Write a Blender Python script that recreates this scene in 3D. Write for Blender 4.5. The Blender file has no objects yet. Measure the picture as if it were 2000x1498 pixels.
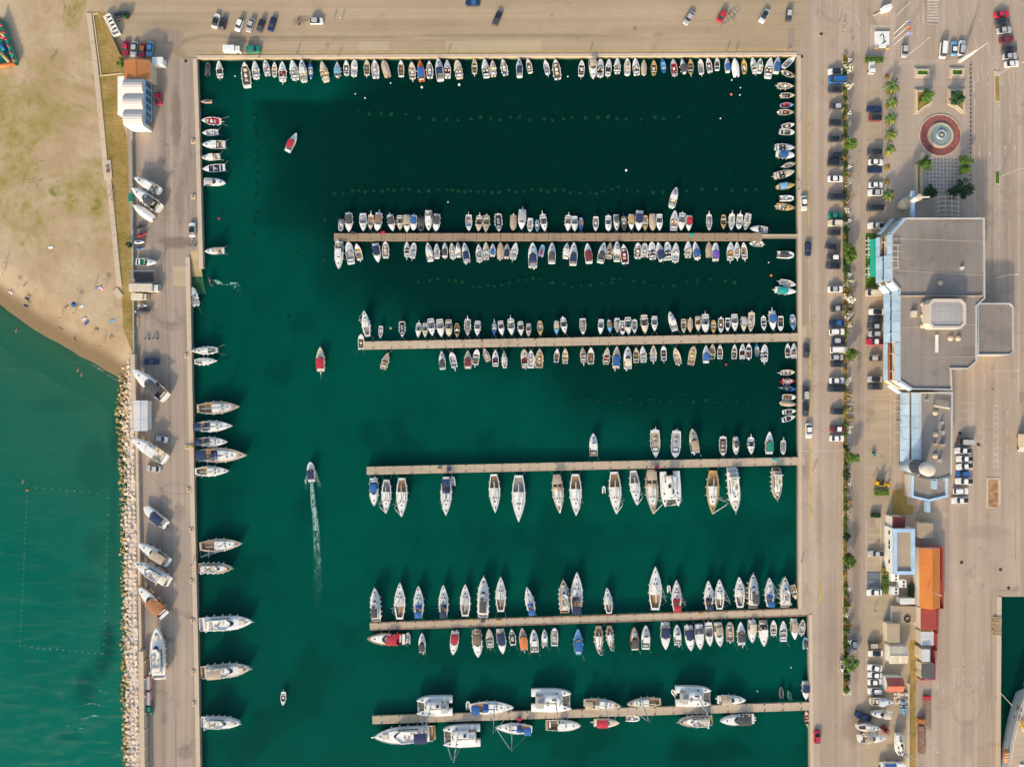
import bpy, math, random
from mathutils import Vector
random.seed(7)
R = math.radians
sc = bpy.context.scene
COL = sc.collection

# ------------------------------------------------------------------ camera, world, sun, exposure
S, H = 0.17, 230.0          # metres per photo pixel on the quay, flying height
cam_d = bpy.data.cameras.new('camera'); cam = bpy.data.objects.new('camera', cam_d); COL.objects.link(cam)
cam.location = (0, 0, H); cam.rotation_euler = (0, 0, 0)
cam_d.sensor_width = 36; cam_d.sensor_fit = 'HORIZONTAL'; cam_d.lens = 36 * H / (2000 * S)
cam_d.clip_start = 1; cam_d.clip_end = 4000
sc.camera = cam
SUN_EL, SUN_AZ = 22, 198
w = bpy.data.worlds.new("World"); sc.world = w; w.use_nodes = True
wn = w.node_tree; bg = wn.nodes['Background']
sky = wn.nodes.new('ShaderNodeTexSky'); sky.sky_type = 'NISHITA'; sky.sun_disc = False
sky.sun_elevation = R(SUN_EL); sky.sun_rotation = R(SUN_AZ); sky.air_density = 1.0; sky.dust_density = 2.5; sky.ozone_density = 1.0
wn.links.new(sky.outputs[0], bg.inputs[0]); bg.inputs[1].default_value = 0.15
sd = bpy.data.lights.new('sun', 'SUN'); so = bpy.data.objects.new('sun', sd); COL.objects.link(so)
sd.energy = 2.05; sd.angle = R(3); sd.color = (1.0, 0.84, 0.62)
az = R(SUN_AZ)
sdir = Vector((math.sin(az) * math.cos(R(SUN_EL)), math.cos(az) * math.cos(R(SUN_EL)), math.sin(R(SUN_EL))))
so.rotation_euler = sdir.to_track_quat('Z', 'Y').to_euler(); so.location = sdir * 300
sc.view_settings.view_transform = 'Standard'; sc.view_settings.look = 'None'
sc.view_settings.exposure = 0.86; sc.view_settings.gamma = 1; sc.view_settings.use_curve_mapping = False
sc.render.engine = 'CYCLES'

WZ = -1.2                   # water level
def W(px, py, z=0.0):
    k = (H - z) / H * S
    return ((px - 1000) * k, (749 - py) * k)
def W3(px, py, z=0.0): return (*W(px, py, z), z)

# ------------------------------------------------------------------ materials
class NT:
    def __init__(s, name, rough=0.7, spec=None, metal=0):
        s.m = bpy.data.materials.new(name); s.m.use_nodes = True; s.t = s.m.node_tree
        s.b = s.t.nodes['Principled BSDF']; s.b.inputs['Roughness'].default_value = rough; s.b.inputs['Metallic'].default_value = metal
        if spec is not None: s.b.inputs['Specular IOR Level'].default_value = spec
    def n(s, typ, ins=None, **props):
        nd = s.t.nodes.new('ShaderNode' + typ)
        for k, v in props.items(): setattr(nd, k, v)
        for k, v in (ins or {}).items(): s.put(nd.inputs[k], v)
        return nd
    def put(s, sock, v):
        if hasattr(v, 'is_output') or isinstance(v, bpy.types.NodeSocket): s.t.links.new(v, sock)
        elif isinstance(v, (tuple, list)) and len(v) == 3 and sock.type == 'RGBA': sock.default_value = (*v, 1)
        else: sock.default_value = v
    def pos(s, scale=(1, 1, 1), obj=False):
        if obj: o = s.n('TexCoord').outputs['Object']
        else: o = s.n('NewGeometry').outputs['Position']
        return s.n('Mapping', {'Vector': o, 'Scale': scale}).outputs[0]
    def noise(s, vec, scale, detail=3, rough=.55, lo=.3, hi=.7, dist=0):
        f = s.n('TexNoise', {'Vector': vec, 'Scale': scale, 'Detail': detail, 'Roughness': rough, 'Distortion': dist}).outputs[0]
        return s.n('MapRange', {'Value': f, 'From Min': lo, 'From Max': hi}).outputs[0]
    def mix(s, fac, a, b, mode='MIX'):
        nd = s.t.nodes.new('ShaderNodeMix'); nd.data_type = 'RGBA'; nd.blend_type = mode
        s.put(nd.inputs[0], fac); s.put(nd.inputs[6], a); s.put(nd.inputs[7], b)
        return nd.outputs[2]
    def math(s, op, a, b=0.0):
        nd = s.n('Math', operation=op); s.put(nd.inputs[0], a); s.put(nd.inputs[1], b); return nd.outputs[0]
    def ramp(s, v, a, b): return s.n('MapRange', {'Value': v, 'From Min': a, 'From Max': b}, interpolation_type='SMOOTHSTEP').outputs[0]
    def xyz(s):
        nd = s.n('SeparateXYZ', {0: s.n('NewGeometry').outputs['Position']}); return nd.outputs
    def bump(s, h, strength=.3, dist=.05):
        b = s.n('Bump', {'Height': h, 'Strength': strength, 'Distance': dist}); s.t.links.new(b.outputs[0], s.b.inputs['Normal'])
    def color(s, c): s.put(s.b.inputs['Base Color'], c); return s.m

MC = {}
def paint(key, col, rough=.4, var=.12, metal=0, scale=1.2):
    if key in MC: return MC[key]
    t = NT(key, rough, metal=metal)
    v = t.noise(t.pos(obj=True), scale, 4)
    rnd = t.n('ObjectInfo').outputs['Random']
    dark = tuple(c * (1 - var * 1.6) for c in col); lite = tuple(min(c * (1 + var * .5) + .004, .85) for c in col)
    c = t.mix(v, dark, lite)
    hsv = t.n('HueSaturation', {'Color': c, 'Value': t.n('MapRange', {'Value': rnd, 'To Min': 1 - var, 'To Max': 1 + var * .5}).outputs[0]})
    t.put(t.b.inputs['Roughness'], t.n('MapRange', {'Value': v, 'To Min': rough + .1, 'To Max': rough - .05}).outputs[0])
    MC[key] = t.color(hsv.outputs[0]); return MC[key]

PAL = {'w': ((.84, .80, .725), 'white'), 'i': ((.70, .60, .43), 'cream'), 'p': ((.50, .39, .27), 'tan'), 'g': ((.47, .46, .44), 'grey'),
       'd': ((.075, .075, .08), 'black'), 'n': ((.014, .035, .10), 'navy'), 'b': ((.022, .13, .38), 'blue'), 'l': ((.17, .40, .60), 'pale blue'),
       't': ((.01, .42, .36), 'turquoise'), 'r': ((.52, .025, .05), 'red'), 'm': ((.20, .03, .04), 'maroon'), 'o': ((.72, .20, .04), 'orange'),
       'y': ((.60, .40, .13), 'yellow'), 'k': ((.24, .16, .095), 'brown'), 'v': ((.18, .09, .42), 'purple'), 'e': ((.01, .22, .14), 'green'), 'c': ((.40, .17, .07), 'rust brown')}
def gel(c): return paint('gelcoat_' + PAL[c][1].replace(' ', '_'), PAL[c][0], .35)
def cloth(c): return paint('canvas_' + PAL[c][1].replace(' ', '_'), PAL[c][0], .85, .18, scale=2.5)
def carp(c): return paint('car_paint_' + PAL[c][1].replace(' ', '_'), PAL[c][0], .28, .08)
M_glass = paint('dark_glass', (.02, .025, .03), .08, .1)
M_black = paint('black_rubber', (.02, .02, .02), .6)
M_steel = paint('steel', (.55, .55, .54), .35, metal=.6)
M_alu = paint('aluminium_mast', (.6, .59, .56), .45)
M_teak = paint('teak', (.42, .25, .11), .6, .2)
M_floor = paint('nonslip_floor', (.42, .39, .34), .8, .2)
M_rope = paint('rope', (.62, .64, .56), .9)
M_net = paint('trampoline_net', (.14, .13, .10), .9)
M_white = gel('w')

def ground(name, base, dark, light, along='y', slab=None, stain=.55, rough=.9, streak=.35, marks_=()):
    base, dark, light = ((q[0], q[1] * .99, q[2] * (.925 if along == 'x' and not slab else .965)) for q in (base, dark, light))
    t = NT(name, rough, spec=.2)
    p = t.pos()
    n1 = t.noise(p, .028, 4, .6, .36, .66); n2 = t.noise(p, .16, 5, .65, .35, .68); n3 = t.noise(p, 1.6, 3, .6, .3, .7)
    sc_ = (1.1, .022, 1) if along == 'y' else (.022, 1.1, 1)
    st = t.noise(t.pos(sc_), .42, 4, .6, .42, .72)
    c = t.mix(n1, base, light)
    c = t.mix(t.math('MULTIPLY', n2, .55), c, base)
    lane = t.noise(t.pos((.35, .006, 1) if along == 'y' else (.006, .35, 1)), .55, 3, .55, .40, .64)
    c = t.mix(t.math('MULTIPLY', lane, streak * .75), c, tuple(a * .55 + b * .45 for a, b in zip(dark, base)))
    c = t.mix(t.math('MULTIPLY', st, streak), c, dark)
    big = t.noise(p, .055, 6, .7, .58, .74, 1.2)
    c = t.mix(t.math('MULTIPLY', big, stain), c, dark)
    spots = t.n('TexVoronoi', {'Vector': p, 'Scale': .16, 'Randomness': 1.0}).outputs['Distance']
    c = t.mix(t.math('MULTIPLY', t.math('MULTIPLY', t.ramp(spots, .16, .04), n2), .4), c, tuple(x * .45 for x in dark))
    c = t.mix(t.math('MULTIPLY', n3, .16), c, dark)
    if marks_:                                                # stains, wet patches and tyre circles with a place of their own
        nd = t.n('TexNoise', {'Vector': p, 'Scale': .22, 'Detail': 5, 'Roughness': .7}).outputs[0]
        for (mx, my, rx, ry, st_, ring) in marks_:
            wx, wy = W(mx, my)
            v = t.n('Mapping', {'Vector': p, 'Location': (-wx / (rx * S), -wy / (ry * S), 0), 'Scale': (1 / (rx * S), 1 / (ry * S), 0)}).outputs[0]
            ln = t.n('VectorMath', {0: v}, operation='LENGTH').outputs['Value']
            ln = t.math('ADD', ln, t.math('MULTIPLY', t.math('SUBTRACT', nd, .5), 1.5 if not ring else .35))
            k_ = t.ramp(ln, 1.25, .55) if not ring else t.ramp(t.math('ABSOLUTE', t.math('SUBTRACT', ln, 1.0)), .22, .02)
            c = t.mix(t.math('MULTIPLY', k_, st_), c, tuple(x * .62 for x in dark))
    if slab:
        br = t.n('TexBrick', {'Vector': t.pos(), 'Color1': (1, 1, 1, 1), 'Color2': (.93, .93, .93, 1), 'Mortar': (.62, .62, .62, 1), 'Scale': 1.0, 'Mortar Size': .05, 'Brick Width': slab[0], 'Row Height': slab[1]}, offset=0)
        c = t.mix(.6, c, br.outputs[0], 'MULTIPLY')
    cr = t.n('TexVoronoi', {'Vector': t.mix(.5, p, t.n('TexNoise', {'Vector': p, 'Scale': .1, 'Detail': 4}).outputs['Color'], 'ADD') if False else p, 'Scale': .045}, feature='DISTANCE_TO_EDGE').outputs['Distance']
    c = t.mix(t.math('MULTIPLY', t.math('MULTIPLY', t.ramp(cr, .006, .002), t.noise(p, .04, 3, .6, .52, .62)), .3), c, tuple(x * .5 for x in dark))
    t.bump(n3, .15, .03)
    return t.color(c)

M_quay = ground('quay_asphalt', (.43, .325, .22), (.25, .185, .125), (.51, .39, .275), 'x', None, .6, streak=.45, marks_=((620, 74, 190, 4, .4, 0), (1000, 70, 230, 5, .3, 0), (420, 96, 75, 26, .35, 1), (800, 45, 160, 8, .16, 0), (1300, 60, 130, 9, .2, 0), (1545, 75, 7, 20, .35, 0), (1285, 68, 12, 5, .3, 0), (1240, 55, 4, 6, .5, 0), (330, 50, 60, 14, .2, 0), (640, 90, 5, 9, .3, 0)))
M_mole = ground('mole_asphalt', (.40, .315, .245), (.185, .145, .115), (.49, .39, .305), 'y', None, .95, streak=.6, marks_=((345, 474, 34, 13, .55, 0), (352, 400, 9, 60, .35, 0), (344, 230, 11, 75, .42, 0), (360, 330, 8, 50, .25, 0), (352, 545, 6, 12, .5, 0), (365, 640, 6, 60, .2, 0), (346, 955, 30, 10, .22, 1), (350, 1000, 14, 18, .3, 0), (330, 1030, 10, 12, .3, 0), (360, 1470, 16, 14, .4, 0), (322, 1400, 8, 14, .3, 0), (300, 700, 30, 12, .15, 0), (290, 445, 26, 40, .25, 0), (330, 1250, 9, 6, .4, 0)))
M_right = ground('right_asphalt', (.45, .35, .26), (.25, .19, .14), (.54, .425, .325), 'y', None, .75, streak=.6, marks_=((1888, 1375, 30, 38, .14, 1), (1884, 1385, 21, 30, .1, 1), (1890, 1440, 14, 40, .25, 0), (1672, 250, 9, 160, .3, 0), (1676, 620, 8, 200, .3, 0), (1672, 1100, 9, 220, .35, 0), (1570, 560, 8, 70, .25, 0), (1576, 900, 8, 50, .25, 0), (1668, 1420, 24, 40, .4, 0), (1915, 1110, 12, 40, .12, 1), (1930, 1330, 6, 60, .2, 0), (1600, 1010, 8, 60, .22, 0), (1925, 1040, 50, 14, .2, 0), (1618, 1230, 14, 110, .2, 0), (1862, 95, 26, 30, .12, 0), (1740, 330, 12, 60, .15, 0)))
M_lot = ground('parking_asphalt', (.43, .33, .235), (.25, .19, .13), (.50, .385, .275), 'x', None, .7)
M_coping = ground('pale_coping', (.58, .46, .33), (.40, .32, .22), (.64, .52, .38), 'y', None, .35)
M_concrete = ground('pier_concrete', (.50, .395, .29), (.29, .225, .165), (.59, .48, .36), 'x', None, 1.0, streak=.5)
M_slabs = ground('pale_slabs', (.70, .59, .47), (.50, .40, .30), (.76, .66, .54), 'y', None, .4)
M_plaza = ground('plaza_paving', (.47, .37, .28), (.33, .26, .2), (.52, .42, .32), 'y', (2.4, 2.4), .4)
M_roof = ground('roof_felt', (.27, .235, .20), (.15, .13, .115), (.34, .30, .26), 'y', None, 1.0, streak=.3, marks_=((1800, 500, 60, 40, .25, 0), (1880, 560, 40, 18, .25, 0), (1790, 640, 28, 40, .22, 0), (1870, 690, 30, 14, .25, 0), (1845, 440, 60, 8, .3, 0), (1940, 660, 30, 20, .2, 0), (1825, 860, 14, 50, .25, 0)))
M_gravel = ground('gravel_roof', (.42, .33, .23), (.26, .2, .14), (.48, .38, .27), 'x', None, .6)
M_wallp = ground('wall_plaster', (.62, .54, .44), (.45, .38, .3), (.68, .6, .5), 'y', None, .3)

def wood_planks():
    t = NT('plank_deck', .85, spec=.2)
    p = t.pos()
    wv = t.n('TexWave', {'Vector': p, 'Scale': 2.2, 'Distortion': .4, 'Detail': 1}, bands_direction='X').outputs['Fac']
    n = t.noise(t.pos((3, .12, 1)), .5, 3, .6, .3, .7); n2 = t.noise(p, .06, 3, .6, .35, .65)
    c = t.mix(n, (.26, .185, .11), (.40, .30, .19)); c = t.mix(n2, c, (.36, .25, .16))
    c = t.mix(t.math('MULTIPLY', t.ramp(wv, .2, 0), .5), c, (.1, .07, .045))
    t.bump(wv, .4, .03)
    return t.color(c)
M_plank = wood_planks()

def sand_mat():
    t = NT('beach_sand', .95, spec=.1)
    p = t.pos(); x, y, z = t.xyz()
    n1 = t.noise(p, .024, 8, .74, .46, .56, 1.0); n2 = t.noise(p, .25, 5, .7, .4, .66); n3 = t.noise(p, 2.2, 3, .7, .3, .7)
    c = t.mix(t.noise(p, .05, 5, .65, .4, .6), (.42, .295, .165), (.54, .41, .26)); c = t.mix(t.math('MULTIPLY', n3, .25), c, (.40, .30, .18))
    up = t.ramp(t.math('ADD', y, t.math('MULTIPLY', n2, 25)), 40, 85)                                   # grass grows on the inland half
    g = t.math('MULTIPLY', t.math('MULTIPLY', n1, up), t.n('MapRange', {'Value': n2, 'To Min': .45, 'To Max': 1.0}).outputs[0])
    c = t.mix(t.math('MULTIPLY', g, .95), c, t.mix(n3, (.20, .175, .03), (.34, .27, .06)))
    g2 = t.math('MULTIPLY', t.noise(p, .11, 5, .7, .60, .70, 1.5), up)
    c = t.mix(t.math('MULTIPLY', g2, .85), c, (.16, .165, .03))
    tr_ = t.noise(t.pos((1.5, .25, 1)), .5, 6, .75, .5, .7, 2.0); c = t.mix(t.math('MULTIPLY', tr_, .35), c, (.30, .205, .11))
    wet = t.ramp(z, -.55, -.95)
    c = t.mix(wet, c, (.24, .165, .085)); c = t.mix(t.ramp(z, -1.1, -1.4), c, (.24, .25, .13)); c = t.mix(t.ramp(z, -1.3, -2.0), c, (.11, .24, .155))
    deb = t.math('MULTIPLY', t.noise(p, .3, 6, .75, .56, .68, 2), t.math('MULTIPLY', t.ramp(z, -.75, -.35), t.ramp(y, 60, 20)))
    c = t.mix(t.math('MULTIPLY', deb, .6), c, (.24, .17, .08))
    t.bump(n3, .3, .05)
    return t.color(c)
M_sand = sand_mat()

def grass_mat(name, a, b, c_, sc1=.1):
    t = NT(name, .95, spec=.1); p = t.pos()
    n1 = t.noise(p, sc1, 5, .7, .35, .65); n2 = t.noise(p, 1.2, 4, .7, .35, .65); n3 = t.noise(p, .22, 5, .7, .5, .68)
    c = t.mix(n1, a, b); c = t.mix(t.math('MULTIPLY', n2, .45), c, tuple(x * .55 for x in a)); c = t.mix(t.math('MULTIPLY', n3, .7), c, c_)
    t.bump(n2, .6, .1); return t.color(c)
M_dry = grass_mat('dry_grass', (.30, .195, .05), (.44, .31, .12), (.17, .16, .03), .14)
M_bed = grass_mat('planting_soil', (.47, .29, .08), (.38, .25, .07), (.12, .14, .03), .3)
M_lawn = grass_mat('green_lawn', (.07, .16, .02), (.13, .20, .035), (.05, .10, .015), .3)

def leaves(name, a, b):
    t = NT(name, .6, spec=.3); p = t.pos()
    n = t.noise(p, 1.3, 3, .6, .3, .7); c = t.mix(n, a, b)
    hsv = t.n('HueSaturation', {'Color': c, 'Value': t.n('MapRange', {'Value': t.n('ObjectInfo').outputs['Random'], 'To Min': .8, 'To Max': 1.25}).outputs[0]})
    t.put(t.b.inputs['Transmission Weight'], 0.0)
    return t.color(hsv.outputs[0])
M_leaf = leaves('leaf_green', (.055, .115, .015), (.13, .22, .03))
M_leafd = leaves('leaf_dark', (.015, .05, .018), (.035, .09, .03))
M_leafy = leaves('leaf_yellow', (.20, .20, .03), (.32, .28, .05))
M_palm = leaves('palm_green', (.05, .10, .02), (.12, .19, .04))
M_fl_w = leaves('blossom_white', (.72, .62, .48), (.84, .76, .64))
M_fl_p = leaves('blossom_pink', (.60, .30, .16), (.70, .42, .28))
M_fl_o = leaves('dry_foliage', (.42, .22, .06), (.5, .3, .1))
M_bark = paint('bark', (.16, .11, .07), .9, .25)
M_rock = ground('breakwater_rock', (.60, .45, .29), (.33, .23, .12), (.70, .56, .40), 'x', None, .7)
M_rockm = ground('mossy_rock', (.34, .25, .09), (.17, .13, .04), (.44, .34, .16), 'x', None, .7)

def tile_mat(name, a, b, d, scale=1.6, direction='X'):
    t = NT(name, .8, spec=.2); p = t.pos()
    wv = t.n('TexWave', {'Vector': p, 'Scale': scale, 'Distortion': .15, 'Detail': 0}, bands_direction=direction).outputs['Fac']
    n = t.noise(p, .25, 5, .65, .35, .65); n2 = t.noise(p, 1.8, 3)
    c = t.mix(n, a, b); c = t.mix(t.math('MULTIPLY', n2, .4), c, d); c = t.mix(t.math('MULTIPLY', t.ramp(wv, .35, 0), .35), c, tuple(x * .5 for x in d))
    t.bump(wv, .6, .08); return t.color(c)
M_tile_o = tile_mat('orange_tiles', (.62, .20, .045), (.68, .25, .06), (.52, .15, .04), 1.2, 'Y')
M_tile_b = tile_mat('old_orange_tiles', (.50, .20, .07), (.60, .24, .07), (.36, .13, .05), 1.6, 'Y')
M_tile_r = tile_mat('red_tiles', (.40, .07, .05), (.46, .09, .06), (.3, .05, .04), 1.2, 'X')
M_tile_m = tile_mat('maroon_tiles', (.20, .05, .045), (.24, .06, .05), (.15, .035, .03), 1.4, 'X')
M_tile_p = tile_mat('patchy_red_tiles', (.50, .13, .10), (.56, .22, .10), (.42, .09, .08), 1.6, 'Y')
M_corr = tile_mat('corrugated_white', (.66, .66, .65), (.70, .69, .67), (.56, .55, .53), 1.0, 'Y')
M_cream = tile_mat('cream_membrane', (.64, .58, .50), (.68, .63, .54), (.56, .5, .42), .4, 'Y')
M_mark = paint('road_paint', (.56, .49, .40), .8, .2, scale=.8)
M_yel = paint('yellow_road_paint', (.58, .39, .06), .8, .25, scale=.4)
M_blue = paint('pale_blue_panel', (.42, .58, .72), .5, .12, scale=.3)
M_green_aw = paint('green_awning', (.0, .36, .22), .7)
M_yellow = paint('yellow_machine', (.72, .42, .01), .5)
M_red = paint('red_machine', (.55, .03, .03), .5)
M_rust = paint('rusty_steel', (.26, .13, .08), .8, .3)
M_orange = paint('orange_steel', (.65, .22, .03), .6, .25)
M_skin = paint('skin', (.42, .24, .16), .6)

def water_mat(name, tint, scat, op):
    t = NT(name, .12); p = t.pos()
    n = t.noise(p, .5, 4, .6, .3, .7, .6); n2 = t.noise(t.pos((.5, 1.6, 1)), .25, 5, .65, .35, .65, 1)
    n4 = t.noise(t.pos((.8, 1.7, 1)), 1.1, 4, .7, .35, .68, .8)
    c = t.mix(n2, scat, tuple(x * 1.3 for x in scat)); c = t.mix(n4, tuple(x * .8 for x in scat), c); t.color(c)
    t.b.inputs['Specular IOR Level'].default_value = .12
    hh = t.math('ADD', t.math('MULTIPLY', n, .4), n2); t.bump(hh, .25, .15)
    tr = t.n('BsdfTransparent', {'Color': (*tint, 1)})
    mx = t.n('MixShader', {0: op, 1: tr.outputs[0], 2: t.b.outputs[0]})
    t.t.links.new(mx.outputs[0], t.t.nodes['Material Output'].inputs[0]); return t.m
M_water = water_mat('harbour_water', (.5, .92, .86), (.0, .030, .0225), .42)

# ------------------------------------------------------------------ mesh helper
class MB:
    def __init__(s): s.v = []; s.f = []; s.mi = []; s.cur = 0
    def add(s, vs, fs):
        o = len(s.v); s.v += [tuple(v) for v in vs]; s.f += [tuple(i + o for i in f) for f in fs]; s.mi += [s.cur] * len(fs); return s
    def box(s, c, d, rz=0, top=1.0):
        x, y, z = c; a, b, h = d[0] / 2, d[1] / 2, d[2] / 2; co, si = math.cos(rz), math.sin(rz); vs = []
        for zz, k in ((-h, 1), (h, top)):
            for sx, sy in ((-1, -1), (1, -1), (1, 1), (-1, 1)):
                X, Y = sx * a * k, sy * b * k; vs.append((x + X * co - Y * si, y + X * si + Y * co, z + zz))
        return s.add(vs, [(3, 2, 1, 0), (4, 5, 6, 7), (0, 1, 5, 4), (1, 2, 6, 5), (2, 3, 7, 6), (3, 0, 4, 7)])
    def prism(s, poly, z0, z1):
        n = len(poly); vs = [(x, y, z0) for x, y in poly] + [(x, y, z1) for x, y in poly]
        return s.add(vs, [tuple(range(n - 1, -1, -1)), tuple(range(n, 2 * n))] + [(i, (i + 1) % n, n + (i + 1) % n, n + i) for i in range(n)])
    def loft(s, rings, closed=True, cap0=True, cap1=True):
        n = len(rings[0]); vs = [p for r in rings for p in r]; fs = []
        for k in range(len(rings) - 1):
            for i in range(n if closed else n - 1):
                j = (i + 1) % n; fs.append((k * n + i, k * n + j, (k + 1) * n + j, (k + 1) * n + i))
        if cap0: fs.append(tuple(range(n - 1, -1, -1)))
        if cap1: fs.append(tuple(range((len(rings) - 1) * n, len(rings) * n)))
        return s.add(vs, fs)
    def tube(s, p, q, r, r2=None, n=5):
        p, q = Vector(p), Vector(q); d = (q - p)
        if d.length < 1e-6: return s
        r2 = r if r2 is None else r2; a = d.orthogonal().normalized(); b = d.normalized().cross(a)
        return s.loft([[tuple(c + a * rr * math.cos(2 * math.pi * i / n) + b * rr * math.sin(2 * math.pi * i / n)) for i in range(n)] for c, rr in ((p, r), (q, r2))])
    def path(s, pts, r, n=5):
        for a, b in zip(pts, pts[1:]): s.tube(a, b, r, r, n)
        return s
    def dome(s, c, r, h, n=10, k=4, base=0.0):
        rings = []
        for j in range(k):
            a = j / k * math.pi / 2; rings.append([(c[0] + r * math.cos(a) * math.cos(2 * math.pi * i / n), c[1] + r * math.cos(a) * math.sin(2 * math.pi * i / n), c[2] + h * math.sin(a)) for i in range(n)])
        if base: rings.insert(0, [(x, y, c[2] - base) for x, y, z in rings[0]])
        return s.loft(rings)
    def cyl(s, c, r, h, n=12, r2=None):
        r2 = r if r2 is None else r2
        return s.loft([[(c[0] + rr * math.cos(2 * math.pi * i / n), c[1] + rr * math.sin(2 * math.pi * i / n), z) for i in range(n)] for rr, z in ((r, c[2]), (r2, c[2] + h))])
    def ball(s, c, r, n=6, k=4, sz=1.0):
        rings = []
        for j in range(1, k):
            a = -math.pi / 2 + j / k * math.pi; rings.append([(c[0] + r * math.cos(a) * math.cos(2 * math.pi * i / n), c[1] + r * math.cos(a) * math.sin(2 * math.pi * i / n), c[2] + r * sz * math.sin(a)) for i in range(n)])
        return s.loft(rings)
    def quad(s, a, b, c, d): return s.add([a, b, c, d], [(0, 1, 2, 3)])
    def mesh(s, name, mats):
        me = bpy.data.meshes.new(name); me.from_pydata(s.v, [], s.f)
        for m in (mats if isinstance(mats, (list, tuple)) else [mats]): me.materials.append(m)
        if any(s.mi): me.polygons.foreach_set('material_index', s.mi)
        me.update(); return me
    def build(s, name, mats, parent=None, smooth=False):
        me = s.mesh(name, mats)
        if smooth: me.polygons.foreach_set('use_smooth', [True] * len(me.polygons))
        return link(name, me, parent)

def link(name, me, parent=None, loc=None, rz=0, scale=None):
    o = bpy.data.objects.new(name, me); COL.objects.link(o)
    if parent is not None: o.parent = parent
    if loc is not None: o.location = loc
    if rz: o.rotation_euler = (0, 0, rz)
    if scale is not None: o.scale = scale
    return o
def tag(o, label=None, cat=None, group=None, kind=None):
    if label: o['label'] = label
    if cat: o['category'] = cat
    if group: o['group'] = group
    if kind: o['kind'] = kind
    return o
def thing(name, label, cat, loc=(0, 0, 0), rz=0, group=None):
    o = bpy.data.objects.new(name, None); COL.objects.link(o); o.location = loc; o.rotation_euler = (0, 0, rz); o.empty_display_size = .5
    return tag(o, label, cat, group)
def dup(root, loc, rz, label=None, scale=None):
    r = root.copy(); COL.objects.link(r); r.location = loc; r.rotation_euler = (0, 0, rz)
    if scale: r.scale = (scale,) * 3
    if label: r['label'] = label
    for ch in list(root.children):
        c = ch.copy(); COL.objects.link(c); c.parent = r
        for g in ch.children:
            d = g.copy(); COL.objects.link(d); d.parent = c
    return r
def struct(name, mb, m): return tag(mb.build(name, m), kind='structure')
def PX(pts, z=0): return [W(x, y, z) for x, y in pts]
ORD = ['first', 'second', 'third', 'fourth', 'fifth', 'sixth', 'seventh', 'eighth', 'ninth', 'tenth', 'eleventh', 'twelfth', 'thirteenth', 'fourteenth', 'fifteenth', 'sixteenth', 'seventeenth', 'eighteenth', 'nineteenth', 'twentieth'] + ['twenty-' + x for x in ('first', 'second', 'third', 'fourth', 'fifth', 'sixth', 'seventh', 'eighth', 'ninth')] + ['thirtieth'] + ['thirty-' + x for x in ('first', 'second', 'third', 'fourth', 'fifth', 'sixth', 'seventh', 'eighth', 'ninth')] + ['fortieth'] + ['forty-' + x for x in ('first', 'second', 'third', 'fourth', 'fifth', 'sixth', 'seventh', 'eighth', 'ninth')] + ['fiftieth'] + ['fifty-' + x for x in ('first', 'second', 'third', 'fourth', 'fifth', 'sixth', 'seventh', 'eighth', 'ninth')] + ['sixtieth']
from mathutils import noise as mnoise
# ------------------------------------------------------------------ terrain and water
def smooth(a, b, x):
    t = max(0.0, min(1.0, (x - a) / (b - a))) if a != b else float(x > a)
    return t * t * (3 - 2 * t)
def lerp_tab(tab, x):
    if x <= tab[0][0]: return tab[0][1]
    for (a, va), (b, vb) in zip(tab, tab[1:]):
        if x <= b: return va + (vb - va) * (x - a) / (b - a)
    return tab[-1][1]
SHORE = [(-700, 260), (-300, 450), (0, 596), (40, 628), (90, 658), (140, 688), (190, 714), (228, 738), (262, 760), (400, 830)]
def shore_d(px, py):
    best = 1e9; sg = 1
    for (ax, ay), (bx, by) in zip(SHORE, SHORE[1:]):
        dx, dy = bx - ax, by - ay; t = max(0, min(1, ((px - ax) * dx + (py - ay) * dy) / (dx * dx + dy * dy)))
        qx, qy = ax + t * dx, ay + t * dy; d = math.hypot(px - qx, py - qy)
        if d < best: best = d; sg = 1 if (dx * (py - ay) - dy * (px - ax)) < 0 else -1
    return best * sg * S
XB = [(100, 640), (192, 640), (198, 492), (300, 505), (440, 545), (520, 620), (600, 720), (700, 930), (780, 1100), (850, 1250), (900, 1420), (960, 1560), (1100, 1900)]
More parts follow.
